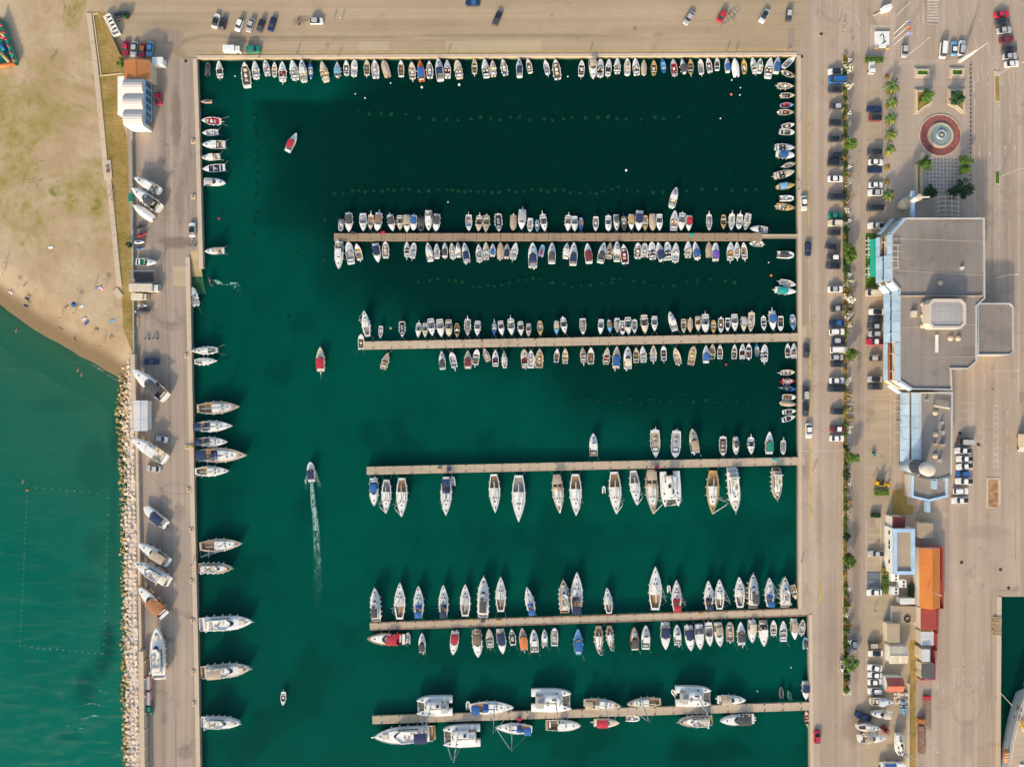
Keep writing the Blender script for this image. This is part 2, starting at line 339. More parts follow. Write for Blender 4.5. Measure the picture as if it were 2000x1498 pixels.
def bed_vals(px, py):
    n = mnoise.fractal(Vector((px * .006, py * .006, 3)), 1, 2, 4); n2 = mnoise.fractal(Vector((px * .02, py * .02, 9)), 1, 2, 4)
    if px < 330:                                              # open sea west of the mole
        d = -shore_d(px, py)
        sand = smooth(40, 0, d + n * 10) * .9
        sand = max(sand, .42 * smooth(75, 15, d + n * 15))
        sand = max(sand, .30 * smooth(120, 215, px + n * 30) * smooth(1500, 1000, py))
        weed = .12 * smooth(.1, .5, n)
        for (cx, cy, rx, ry, a) in ((212, 1255, 14, 45, .9), (200, 1300, 14, 22, .8), (168, 1345, 22, 35, .7), (185, 1070, 22, 30, .35), (170, 1150, 25, 30, .35), (185, 915, 30, 50, .3), (60, 700, 60, 20, .2), (120, 790, 80, 12, .2), (130, 1440, 25, 10, .4), (222, 1000, 8, 200, .35), (225, 850, 10, 60, .5)):
            weed = max(weed, a * smooth(1.5, .5, math.hypot((px - cx) / rx, (py - cy) / ry) + n2 * .4))
        return weed, sand, .8
    xb = lerp_tab(XB, py); soft = lerp_tab([(0, 150), (190, 120), (197, 70), (300, 110), (430, 190), (520, 300), (650, 480), (900, 560)], py)
    a = smooth(-.5, .5, (px - xb + n2 * 12 * min(1, soft / 60) + n * soft * .3) / soft)
    a *= .80 + .20 * smooth(480, 760, px)
    a *= lerp_tab([(440, 1), (600, .93), (760, .85), (900, .6), (1000, .35), (1150, .0)], py)
    if py < 215 and px < 1000: b = max(smooth(560, 800, px + n * 60), smooth(160, 120, py) * .6 + .25); a = b + (a - b) * smooth(176, 208, py + n2 * 10)
    if px < 480 and py < 560: a = max(a, .42 * smooth(480, 300, px) , .5 * smooth(560, 120, py))
    a = max(a, .35 * smooth(.15, .5, n))
    a = max(a, .22 * smooth(900, 300, py), .95 * smooth(415, 385, px) * smooth(1100, 300, py) )  # shade along the left quay wall is put into the bed colour
    for (cx, cy, rx, ry, v) in ((1390, 1470, 110, 30, .6), (1240, 1250, 150, 40, .3), (900, 1270, 160, 30, .3), (1450, 1050, 100, 60, .3), (430, 900, 50, 160, .35), (430, 1150, 60, 120, .4), (430, 1320, 40, 90, .35), (1100, 1050, 250, 30, .22)):
        a = max(a, v * smooth(1.4, .4, math.hypot((px - cx) / rx, (py - cy) / ry) + n2 * .4))
    if px > 1900: a = .62
    return a, 0.0, 0.0
def build_bed():
    xs = list(range(-480, 2481, 8)); ys = list(range(-320, 1841, 8)); nx = len(xs)
    vs, wd = [], []
    k = (H + 2.0) / H * S
    for y in ys:
        for x in xs:
            vs.append(((x - 1000) * k, (749 - y) * k, -2.0)); wd.append(bed_vals(x, y))
    fs = [(j * nx + i, j * nx + i + 1, (j + 1) * nx + i + 1, (j + 1) * nx + i) for j in range(len(ys) - 1) for i in range(nx - 1)]
    me = bpy.data.meshes.new('seabed'); me.from_pydata(vs, [], fs)
    at = me.attributes.new('bed', 'FLOAT_COLOR', 'POINT'); at.data.foreach_set('color', [c for v in wd for c in (*v, 1)])
    t = NT('seabed', 1, spec=0); p = t.pos()
    a = t.n('Attribute', attribute_name='bed'); sep = t.n('SeparateColor', {0: a.outputs['Color']}).outputs
    n = t.noise(p, .6, 4, .6, .3, .7); n2 = t.noise(p, .05, 5, .65, .35, .65, .7)
    c = t.mix(n2, (.004, .165, .125), (.004, .205, .155)); c = t.mix(sep[2], c, (.010, .29, .21)); c = t.mix(sep[1], c, (.33, .335, .20))
    c = t.mix(sep[0], c, t.mix(n, (.003, .026, .022), (.008, .038, .032)))
    me.materials.append(t.color(c)); tag(link('seabed', me), kind='structure')
    m = MB(); b = 2600; m.quad((-b, -b, -2.9), (b, -b, -2.9), (b, b, -2.9), (-b, b, -2.9)); struct('deep_seabed', m, t.m)
build_bed()
M_sea = None
def sea_mat():
    t = NT('open_sea_water', .12); p = t.pos()
    rot = t.n('Mapping', {'Vector': p, 'Rotation': (0, 0, R(28)), 'Scale': (.55, 2.0, 1)}).outputs[0]
    n2 = t.noise(rot, .17, 7, .72, .50, .76, .6); n3 = t.noise(p, .7, 4, .65, .3, .7, .8); x, y, z = t.xyz()
    amt = t.math('MULTIPLY', n2, t.n('MapRange', {'Value': t.ramp(y, 0, -110), 'To Min': .05, 'To Max': .42}).outputs[0])
    c = t.mix(amt, t.mix(n3, (.002, .068, .050), (.004, .102, .074)), (.09, .23, .175)); c = t.mix(t.math('MULTIPLY', t.ramp(y, -10, -125), .6), c, (.004, .15, .112)); fine = t.noise(rot, .8, 6, .75, .48, .72, .8); c = t.mix(t.math('MULTIPLY', fine, .45), c, (.002, .045, .036)); t.color(c)
    t.b.inputs['Specular IOR Level'].default_value = .1
    t.bump(t.math('ADD', n2, t.math('MULTIPLY', n3, .3)), .5, .3)
    tr = t.n('BsdfTransparent', {'Color': (.6, .95, .88, 1)})
    mx = t.n('MixShader', {0: .5, 1: tr.outputs[0], 2: t.b.outputs[0]}); t.t.links.new(mx.outputs[0], t.t.nodes['Material Output'].inputs[0]); return t.m
m = MB(); k = (H - WZ) / H * S
xa, xm, xb = (-6000 - 1000) * k, (325 - 1000) * k, 5000 * k
ya, yb = -8000 * k, 4000 * k
m.quad((xm, ya, WZ), (xb, ya, WZ), (xb, yb, WZ), (xm, yb, WZ)); struct('harbour_water', m, M_water)
m = MB(); m.quad((xa, ya, WZ), (xm, ya, WZ), (xm, yb, WZ), (xa, yb, WZ)); struct('sea_water', m, sea_mat())

def build_beach():
    xs = list(range(-640, 269, 6)); ys = list(range(-700, 901, 6)); nx = len(xs); vs = []
    for y in ys:
        for x in xs:
            d = shore_d(x, y) + mnoise.noise(Vector((x * .03, y * .03, 0))) * .5
            z = -1.2 + (.085 * d if d > 0 else .07 * d); z = min(z, -.05); z = max(z, -2.9)
            if z > -.8: z += .04 * mnoise.noise(Vector((x * .2, y * .2, 5)))
            k = (H + .3) / H * S; vs.append(((x - 1000) * k, (749 - y) * k, min(z, -.03)))
    fs = [(j * nx + i, j * nx + i + 1, (j + 1) * nx + i + 1, (j + 1) * nx + i) for j in range(len(ys) - 1) for i in range(nx - 1)]
    me = bpy.data.meshes.new('beach'); me.from_pydata(vs, [], fs); me.materials.append(M_sand); me.polygons.foreach_set('use_smooth', [True] * len(fs))
    tag(link('beach', me), kind='structure')
build_beach()
def sheet(name, pts, z, m, th=.02): mb = MB(); mb.prism(PX(pts), z - th, z); return struct(name, mb, m)
sheet('dry_grass', [(178, 26), (206, 24), (243, 114), (243, 250), (256, 300), (259, 690), (240, 640), (238, 560), (210, 340), (186, 130)], -.012, M_dry)
# quays: solid blocks with vertical walls down to the seabed
m = MB(); m.prism(PX([(193, -1500), (3200, -1500), (3200, -600), (1700, -600), (1557, 109), (385, 115), (243, 115), (206, 25), (193, 0)]), -3.2, 0); struct('top_quay', m, M_quay)
MOLE = [(243, 115), (385, 115), (388, 200), (391, 300), (394, 420), (397, 524), (387, 524), (386, 490), (371, 490), (371, 502), (374, 660), (380, 960), (387, 1260), (391.5, 1498), (396, 2600), (262, 2600), (262, 690), (257, 540), (248, 250)]
m = MB(); m.prism(PX(MOLE), -3.2, 0); struct('mole', m, M_mole)
m = MB(); m.prism(PX([(1557, 109), (1700, -600), (3200, -600), (3200, 1165), (1956, 1165), (1950, 2600), (1590, 2600), (1582, 1500), (1579.5, 1200), (1559.5, 1191), (1559, 600)]), -3.2, 0); struct('right_quay', m, M_right)
def slip(a, z0, b, z1):
    m = MB(); p = [W(*q) for q in (a[0], a[1], b[1], b[0])]
    m.loft([[(p[0][0], p[0][1], z0), (p[1][0], p[1][1], z0), (p[2][0], p[2][1], z1), (p[3][0], p[3][1], z1)], [(x, y, -3) for x, y in p]]); return m
struct('slipway', slip(((371, 490), (386, 490)), -.01, ((373, 585), (399, 585)), -2.3), ground('slipway_concrete', (.42, .32, .18), (.2, .16, .06), (.5, .4, .24), 'x', None, .5))
def strip(pts, w, closed=False):
    """px polyline -> list of quads (px) of width w to the right-hand side"""
    out = []
    for (ax, ay), (bx, by) in zip(pts, pts[1:]):
        d = math.hypot(bx - ax, by - ay); nx, ny = -(by - ay) / d * w, (bx - ax) / d * w
        out.append([(ax, ay), (bx, by), (bx + nx, by + ny), (ax + nx, ay + ny)])
    return out
def stones(name, pts, w, step, z, m, part, label=None):
    root = bpy.data.objects.new(name, None); COL.objects.link(root); root['kind'] = 'structure'
    for (ax, ay), (bx, by) in zip(pts, pts[1:]):
        d = math.hypot(bx - ax, by - ay); n = max(1, round(d / step))
        for i in range(n):
            t0, t1 = i / n, (i + 1) / n - .25 / d
            q = strip([(ax + (bx - ax) * t0, ay + (by - ay) * t0), (ax + (bx - ax) * t1, ay + (by - ay) * t1)], w)[0]
            mb = MB(); mb.prism(PX(q), -.2, z + random.uniform(-.012, .012)); mb.build(part, m, root)
    return root
stones('top_quay_edge', [(385, 115.2), (1557, 109.2)], -6.0, 26, .14, M_coping, 'coping_stone')
stones('right_quay_edge', [(1557, 109), (1559, 600), (1559.5, 1191)], -7, 26, .12, M_coping, 'coping_stone')
stones('lower_right_quay_edge', [(1579.5, 1200), (1582, 1500), (1584, 1600)], -7, 26, .12, M_coping, 'coping_stone')
stones('left_quay_edge', [(385, 115), (388, 200), (391, 300), (394, 420), (397, 524)], 8, 26, .12, M_coping, 'coping_stone')
stones('lower_left_quay_edge', [(371, 502), (374, 660), (380, 960), (387, 1260), (391.5, 1498), (393, 1600)], 8.5, 26, .12, M_coping, 'coping_stone')
stones('dock_edge', [(1956, 1165), (1953, 1600)], 9, 30, .10, M_coping, 'coping_stone')
# ground sheets
sheet('car_park', [(1690, 165), (1722, 165), (1722, 330), (1730, 500), (1745, 760), (1745, 1010), (1690, 1010)], .008, M_lot)
sheet('plaza', [(1725, 117), (1893, 117), (1896, 425), (1725, 425)], .012, M_plaza)
sheet('service_yard', [(1690, 1030), (1792, 1030), (1792, 1500), (1690, 1500)], .010, M_gravel)
sheet('grass_border', [(1742, 958), (1768, 952), (1772, 985), (1785, 988), (1783, 1004), (1742, 1008)], .016, M_bed)
sheet('monument_lawn', [(1702, 52), (1750, 50), (1750, 112), (1702, 112)], .014, M_plaza)
sheet('dirt_strip', [(1777, 1250), (1788, 1250), (1788, 1500), (1777, 1500)], .03, M_bed)
# painted markings
def marks(name, polys, m, z=.03):
    mb = MB()
    for q in polys: mb.prism(PX(q), z - .012, z)
    return tag(mb.build(name, m), kind='structure')
def seg(x0, y0, x1, y1, w=1.0):
    d = math.hypot(x1 - x0, y1 - y0); nx, ny = -(y1 - y0) / d * w / 2, (x1 - x0) / d * w / 2
    return [(x0 + nx, y0 + ny), (x1 + nx, y1 + ny), (x1 - nx, y1 - ny), (x0 - nx, y0 - ny)]
marks('yellow_quay_line', [seg(395, 104, 1000, 101.5, 1.3), seg(1000, 101.5, 1540, 97, 1.3), seg(1579, 215, 1581, 560, 2), seg(1581, 560, 1584, 1015, 2.2), seg(1600, 1090, 1603, 1180, 2)] , M_yel)
wl = [seg(1650, 0, 1650, 22, 1), seg(1650, 22, 1672, 32, 1), seg(1672, 32, 1680, 52, 1), seg(1701, 51, 1750, 50, 1.2), seg(1701, 51, 1700, 112, 1.2), seg(1562, 881, 1646, 880, 1.4)]
for k in range(9): wl.append([(1811, 1 + k * 5.6), (1833, 1 + k * 5.6), (1833, 3.6 + k * 5.6), (1811, 3.6 + k * 5.6)])
wl += [seg(1803, 6, 1803, 46, 2), seg(1803, 46, 1832, 46.5, 1)]
for x0, y0, x1, y1 in ((1868, 18, 1876, 45), (1889, 20, 1897, 46), (1912, 38, 1920, 66), (1903, 75, 1911, 103), (1915, 123, 1920, 155), (1885, 85, 1891, 105), (1896, 124, 1905, 205), (1928, 138, 1931, 162), (1908, 143, 1911, 168), (1923, 240, 1923, 270), (1923, 310, 1923, 335), (1923, 365, 1923, 400), (1972, 200, 1972, 224), (1972, 255, 1972, 280), (1972, 310, 1972, 340), (1973, 355, 1973, 380), (1923, 730, 1923, 760), (1922, 780, 1922, 800), (1922, 818, 1921, 836), (1921, 850, 1920, 868), (1921, 885, 1920, 902), (1968, 800, 1968, 820), (1968, 835, 1968, 853), (1968, 868, 1968, 886), (1971, 430, 1971, 510), (1969, 140, 1971, 166), (1979, 140, 1981, 166)):
    wl.append(seg(x0, y0, x1, y1, .9))
wl += [seg(1903, 160, 1904, 425, .8), seg(1991, 200, 1990, 600, .8), seg(1990, 330, 1989, 785, .8)]
def hatch(x0, x1, y0, y1, step, lean=4, w=1.4, dx=0):
    out = [seg(x0, y0, x0 + dx, y1, 1), seg(x1, y0, x1 + dx, y1, 1)]
    y = y0 + lean
    while y < y1:
        o = dx * (y - y0) / (y1 - y0); out.append(seg(x0 + o, y, x1 + o, y - lean, w)); y += step
    return out
wl += hatch(1942.5, 1953, 204, 334, 5.6, 6); wl += hatch(1942, 1953, 364, 538, 5.6, 6); wl += hatch(1941, 1949, 790, 915, 12, 3, 2.2)
y = 40
for k in range(18):
    a = (y - 37) / 100; xl = 1914 + 25 * a; xr = xl + 2 + 9 * a; wl.append(seg(xl, y + 5, xr, y - 2, 1.3)); y += 5.6
wl += [seg(1913, 38, 1939, 138, .9), seg(1914, 38, 1948, 136, .9), seg(1939, 138, 1948, 136, .9)]
def arrow(x, y, l, up): 
    s_ = -1 if up else 1
    return [seg(x, y, x, y + s_ * l * .7, .9), [(x - 2, y + s_ * l * .68), (x + 2, y + s_ * l * .68), (x, y + s_ * l)]]
for a in ((1913, 281, 26, 0), (1933, 281, 26, 0), (1963, 305, 22, 1), (1982, 309, 26, 1), (1911, 145, 24, 0), (1930, 142, 26, 0), (1957, 150, 18, 0)): wl += arrow(*a)
for k in range(7): wl.append(seg(1872, 772 + k * 15.3, 1902, 772 + k * 15.3, .9)) if 0 < k < 5 else None
wl += [seg(1902, 740, 1902, 842, .8), seg(1740, 762, 1738, 930, .8)]
for k in range(11): wl.append(seg(1692, 763 + k * 16.8, 1738, 763 + k * 16.8, .45))
for k in range(16): wl.append(seg(1692, 225 + k * 17.4, 1719, 225 + k * 17.4, .4))
wl += [seg(1719, 150, 1720, 420, .7), seg(1690, 160, 1690, 1000, .5)]
for y in (1044, 1058, 1073, 1087, 1101, 1115, 1130, 1146, 1163): wl.append(seg(1692, y, 1720, y, .7))
wl += [seg(1692, 1014, 1692, 1163, .9), seg(1720, 1014, 1720, 1163, .9), seg(1693, 1252, 1720, 1252, .8), seg(1693, 1252, 1693, 1345, .8), seg(1693, 1280, 1720, 1280, .7), seg(1693, 1267, 1720, 1267, .6), seg(1693, 1311, 1720, 1311, .6)]
wl += [seg(1843, 1352, 1843, 1342, .8), seg(1843, 1342, 1863, 1342, .8), seg(1863, 1342, 1863, 1304, .8), seg(1863, 1304, 1882, 1304, .8), seg(1882, 1304, 1882, 1283, .8), seg(1882, 1283, 1901, 1283, .8), seg(1901, 1283, 1901, 1262, .8), seg(1901, 1262, 1936, 1261, .8)]
for x in (1882, 1901, 1920):
    for k in range(3): wl.append(seg(x, 1300 + k * 17, x, 1310 + k * 17, .9))
marks('white_road_markings', wl, M_mark)
yl = [seg(1000 + dx, 20 + dy, 1006 + dx, 10 + dy, .6) for dx, dy in ((-216, 35), (-168, 35), (78, 35), (95, 40), (45, 35), (265, 30))]
yl += [seg(345, 130, 347, 500, .5), seg(347, 500, 350, 900, .5)]
marks('faint_yellow_bay_marks', yl[:6], M_yel)
M_joint = paint('dark_joint', (.16, .13, .10), .95, .3)
marks('mole_joint', [seg(320, 190, 322, 520, .6), seg(322, 520, 331, 740, .6), seg(331, 740, 337, 1150, .6), seg(337, 1150, 344, 1500, .6), seg(366, 330, 371, 480, .5), seg(337, 560, 371, 560, .3)], M_joint, .02)
marks('quay_joint', [seg(465, 80, 1050, 79, .4), seg(1640, 180, 1648, 180, .4), seg(1562, 140, 1562, 860, .4), seg(1936, 1165, 1938, 1500, .5), seg(1938, 1153, 1938, 1175, .5), seg(1938, 1153, 1990, 1152, .5), seg(1983, 1025, 1983, 1095, .5)], M_joint, .02)
M_patch = ground('patched_asphalt', (.47, .365, .25), (.33, .255, .175), (.54, .42, .29), 'x', None, .4)
M_patchd = ground('dark_patch_and_shade_tone', (.34, .265, .195), (.22, .17, .13), (.40, .315, .23), 'y', None, .6)  # tone of dark asphalt patches and of a painted boat shadow
marks('pale_asphalt_patches', [[(1593, 60), (1607, 60), (1607, 72), (1593, 72)], [(870, 80), (1056, 78), (1056, 100), (870, 101)], [(1560, 893), (1572, 893), (1572, 908), (1560, 908)], [(1563, 640), (1576, 636), (1576, 668), (1563, 670)], [(338, 520), (371, 520), (371, 560), (338, 560)], [(1790, 1000), (1850, 1000), (1850, 1012), (1790, 1012)], [(700, 82), (760, 82), (760, 99), (700, 99)]], M_patch, .014)
marks('dark_patches_and_boat_shade', [[(1540, 55), (1552, 55), (1550, 92), (1540, 94)], [(1990, 765), (2000, 765), (2000, 787), (1990, 787)], [(263, 330), (330, 328), (330, 372), (300, 350)], [(1725, 100), (1752, 100), (1752, 113), (1725, 113)], [(322, 60), (362, 62), (350, 92), (318, 86)]], M_patchd, .013)  # asphalt patches, plus the topmost beached boat's shadow painted on the mole
# bare planting pit in the road
mb = MB(); mb.prism(PX([(1926, 933), (1954, 933), (1954, 985), (1940, 992), (1926, 992)]), -.1, .12); struct('traffic_island', mb, M_coping)
sheet('island_soil', [(1930, 937), (1949, 937), (1949, 990), (1930, 990)], .16, paint('bare_soil', (.38, .21, .10), .95, .4, scale=.6))
for i, q in enumerate(([(1943, 150), (1951, 150), (1952, 198), (1944, 198)], [(1944, 338), (1951, 338), (1951, 359), (1944, 359)])):
    mb = MB(); mb.prism(PX([(q[0][0] - 1.5, q[0][1] - 10 * (1 - i)), (q[1][0] + 1.5, q[1][1] - 10 * (1 - i)), (q[2][0] + 1.5, q[2][1] + 2), (q[3][0] - 1.5, q[3][1] + 2)]), -.1, .13); struct('median_kerb', mb, M_coping)
    sheet('median_grass', q, .17, M_dry if i == 0 else M_lawn)
# long planted strip between quay road and car park
mb = MB(); mb.prism(PX([(1645, 106), (1648, 103.5), (1653, 103.5), (1656, 107), (1656, 1352), (1653, 1358), (1648, 1358), (1645, 1354)]), -.1, .14); struct('shrub_strip_kerb', mb, M_coping)
sheet('shrub_strip_bed', [(1646.4, 108), (1654.5, 108), (1654.5, 1350), (1646.4, 1350)], .18, M_bed)
sheet('strip_lawn', [(1645.2, 458), (1655.8, 458), (1655.8, 532), (1645.2, 532)], .21, M_lawn)
# ------------------------------------------------------------------ jetties
def jetty(label, a, b, w, z, th, secs, m, gap=.12, edge=None):
    """a, b px mid-line ends (sea end first), w px"""
    A, B = Vector(W(*a, z)), Vector(W(*b, z)); d = (B - A); L = d.length; ang = math.atan2(d.y, d.x); ww = w * S
    root = thing('jetty', label, 'jetty', (A.x, A.y, 0), ang, 'jetties of the marina')
    n = secs
    for i in range(n):
        l = L / n; mb = MB(); mb.box(((i + .5) * l, 0, z - th / 2), (l - gap, ww, th)); o = mb.build('deck_section', m, root)
        if edge:
            for sgn in (-1, 1): e = MB(); e.box(((i + .5) * l, sgn * (ww / 2 - .12), z + .04), (l - gap * 1.5, .24, .10)); e.build('edge_beam', edge, o)
    for i in range(0, n + 1, 2):
        for sgn in (-1, 1):
            mb = MB(); mb.cyl((max(.4, min(L - .4, i * L / n)), sgn * (ww / 2 - .5), -2.6), .22, 2.6 + z - th + .02, 8); mb.build('pile', M_concrete, root)
    cl = MB()
    for i in range(n):
        for sgn in (-1, 1): cl.box(((i + .5) * L / n, sgn * (ww / 2 - .3), z + .12), (.45, .2, .2)); cl.tube(((i + .15) * L / n, sgn * (ww / 2 + .02), z - .2), ((i + .15) * L / n, sgn * (ww / 2 + .02), z - th), .14)
    tag(cl.build('cleats', M_rust, root), kind='stuff')
    return root
M_fender_wood = paint('weathered_edge', (.38, .22, .13), .9, .25)
jetty('long wooden plank jetty with a narrow gangway at the right end', (652, 463.5), (1489, 463), 15, -.25, .5, 18, M_plank, .14)
J = bpy.data.objects[-1]
g = thing('gangway', 'narrow pale walkway joining the wooden plank jetty to the right quay', 'gangway', (*W(1489, 462), 0)); mb = MB(); L = (1559 - 1489) * S; mb.box((L / 2, 0, -.12), (L, 1.15, .16)); mb.build('deck', M_concrete, g)
for sgn in (-1, 1): mb = MB(); mb.box((L / 2, sgn * .62, .0), (L, .1, .2)); mb.build('side_rail', M_coping, g)
jetty('concrete jetty second from the top with small boats on both sides', (711, 675), (1560, 658.5), 15.5, -.1, .7, 24, M_concrete, .06)
jetty('concrete jetty third from the top with large sailing yachts below it', (716, 919.5), (1562, 900.5), 15.5, -.1, .7, 24, M_concrete, .06)
jetty('concrete jetty fourth from the top with reddish edge beams', (722, 1223.5), (1580, 1195), 15, -.1, .7, 24, M_concrete, .06, M_fender_wood)
jetty('lowest concrete jetty with catamarans moored along it', (727, 1406), (1582, 1379), 15.5, -.1, .7, 24, M_concrete, .06)
# ------------------------------------------------------------------ breakwater
def rock_mesh(name, seed, flat, m):
    rnd = random.Random(seed); mb = MB(); mb.ball((0, 0, 0), 1, 7, 5)
    mb.v = [(x * rnd.uniform(.75, 1.15), y * rnd.uniform(.75, 1.15), z * flat * rnd.uniform(.8, 1.1)) for x, y, z in mb.v]; return mb.mesh(name, m)
rocks = [rock_mesh('boulder', i, .75, M_rock if i < 5 else M_rockm) for i in range(8)]
slabm = []
for i in range(6):
    rnd = random.Random(100 + i); mb = MB(); mb.box((0, 0, 0), (2, 2, .8), 0, .93); mb.v = [(x + rnd.uniform(-.22, .22), y + rnd.uniform(-.22, .22), z + rnd.uniform(-.12, .12)) for x, y, z in mb.v]; slabm.append(mb.mesh('stone_slab', M_slabs))
bw = thing('breakwater', 'pale stone slabs and boulders along the seaward foot of the mole', 'breakwater', (0, 0, 0))
core = MB(); cy_ = list(range(706, 1560, 12))
def core_w(y): return lerp_tab([(690, 256), (835, 264), (1000, 268), (1260, 271), (1500, 275)], y), lerp_tab([(700, 5), (760, 9), (840, 15), (1000, 18), (1500, 21)], y)
for a_, b_ in zip(cy_, cy_[1:]):
    (xa_, wa_), (xb_, wb_) = core_w(a_), core_w(b_); core.prism(PX([(xa_ - 1, a_), (xb_ - 1, b_), (xb_ - wb_, b_), (xa_ - wa_, a_)]), -2, .2)
core.build('core', M_slabs, bw)
rest = MB(); rnd = random.Random(5); cnt = 0
y = 706
def wall_x(y): return lerp_tab([(690, 256), (835, 264), (1000, 268), (1260, 271), (1500, 275)], y)
nsl = 0; yl0 = 0
while y < 1530:
    xw = wall_x(y)
    wslab = lerp_tab([(700, 6), (760, 10), (840, 17), (1000, 20), (1500, 23)], y)
    if nsl < 232 and y - yl0 > 6.8:
        x = xw - 4; yl0 = y
        while x > xw - wslab - 2:
            s_ = rnd.uniform(3.6, 6.2); px, py = x - s_ * .3, y + rnd.uniform(-2, 2); o = link('stone_slab', rnd.choice(slabm), bw, (*W(px, py, .3), .25 + rnd.uniform(-.25, .35)), rnd.uniform(-.35, .35) + (0 if rnd.random() < .7 else 1.57), (s_ * S * .62, rnd.uniform(3.6, 5) * S * .62, .5))
            o.rotation_euler = (rnd.uniform(-.14, .14), rnd.uniform(-.14, .14), o.rotation_euler.z); x -= s_ * 1.75; nsl += 1
    wr = lerp_tab([(706, 5), (740, 18), (800, 22), (860, 16), (960, 13), (1080, 12), (1200, 11), (1300, 13), (1500, 11)], y)
    x = xw - wslab + 2; x1 = xw - wslab - wr
    while x > x1:
        s_ = rnd.choice((1.5, 1.9, 2.4, 3.0, 3.8, 5.2)) * rnd.uniform(.85, 1.15) * S * .72; f = (x - x1) / max(1, xw - wslab + 2 - x1); z = -1.35 + 1.5 * f + rnd.uniform(-.2, .2); px, py = x + rnd.uniform(-2, 2), y + rnd.uniform(-3, 3)
        mm = rocks[rnd.randrange(5)] if f > .55 or rnd.random() < .2 else rocks[5 + rnd.randrange(3)]
        if cnt < 66 and s_ > .40: o = link('boulder', mm, bw, (*W(px, py, z), z), rnd.uniform(0, 6), (s_ * rnd.uniform(.9, 1.3), s_, s_)); cnt += 1
        else:
            rest.cur = 0 if mm in rocks[:5] else 1; base = rocks.index(mm); rz = rnd.uniform(0, 6); wx, wy = W(px, py, z)
            vs = [(wx + s_ * (v.co.x * math.cos(rz) - v.co.y * math.sin(rz)), wy + s_ * (v.co.x * math.sin(rz) + v.co.y * math.cos(rz)), z + s_ * v.co.z) for v in mm.vertices]
            rest.add(vs, [tuple(p.vertices) for p in mm.polygons])
        x -= rnd.uniform(1.9, 4.2)
    y += 4.6 if nsl % 2 else 4.2
tag(rest.build('small_boulders', [M_rock, M_rockm], bw), kind='stuff')
# loose surf line on the beach
mb = MB(); rnd = random.Random(3)
pts = [(-60, 567), (0, 599), (40, 630), (90, 660), (115, 674), (140, 689), (165, 703), (190, 717), (210, 730), (228, 742), (240, 738)]
ww = [.5, .6, .7, .8, .8, .4, 1.0, 2.0, 3.0, 2.4, 2]
ring = []
for (x, y), w_ in zip(pts, ww): ring.append(((x, y - w_ * .2), (x - w_ * .5, y + w_)))
for (a, b), (c, d) in list(zip(ring, ring[1:]))[5:]: mb.quad(W3(*a, WZ + .04), W3(*c, WZ + .04), W3(*d, WZ + .03), W3(*b, WZ + .03))
def foam_mat(name, sc_, lo, hi, col=(.62, .68, .64)):
    t = NT(name, .8, spec=.2); n = t.noise(t.pos(), sc_, 5, .7, lo, hi, 1.0); t.color(col)
    tr = t.n('BsdfTransparent'); mx = t.n('MixShader', {0: n, 1: tr.outputs[0], 2: t.b.outputs[0]}); t.t.links.new(mx.outputs[0], t.t.nodes['Material Output'].inputs[0]); return t.m
tag(mb.build('surf_foam', foam_mat('surf_foam', .9, .46, .72, (.48, .46, .38))), kind='stuff')
# ------------------------------------------------------------------ boats
def prof(kind, t):
    if kind == 'sail': return (.60 + .40 * math.sin(math.pi / 2 * min(t / .45, 1))) if t <= .45 else max(0, 1 - ((t - .45) / .55) ** 1.8)
    if kind == 'yacht': return (.90 + .10 * min(t / .3, 1)) if t <= .45 else max(0, 1 - ((t - .45) / .55) ** 2.5) ** .95
    if kind == 'wood': return (.50 + .50 * math.sin(math.pi / 2 * min(t / .42, 1))) if t <= .42 else max(0, 1 - ((t - .42) / .58) ** 2.0)
    if kind == 'blunt': return (.88 + .12 * min(t / .3, 1)) if t <= .5 else max(0, 1 - ((t - .5) / .5) ** 3.2) ** .8
    return (.84 + .16 * min(t / .38, 1)) if t <= .4 else max(0, 1 - ((t - .4) / .6) ** 2.3) ** .92
STN = [0, .06, .14, .24, .34, .44, .54, .64, .72, .79, .85, .9, .94, .97, .99]
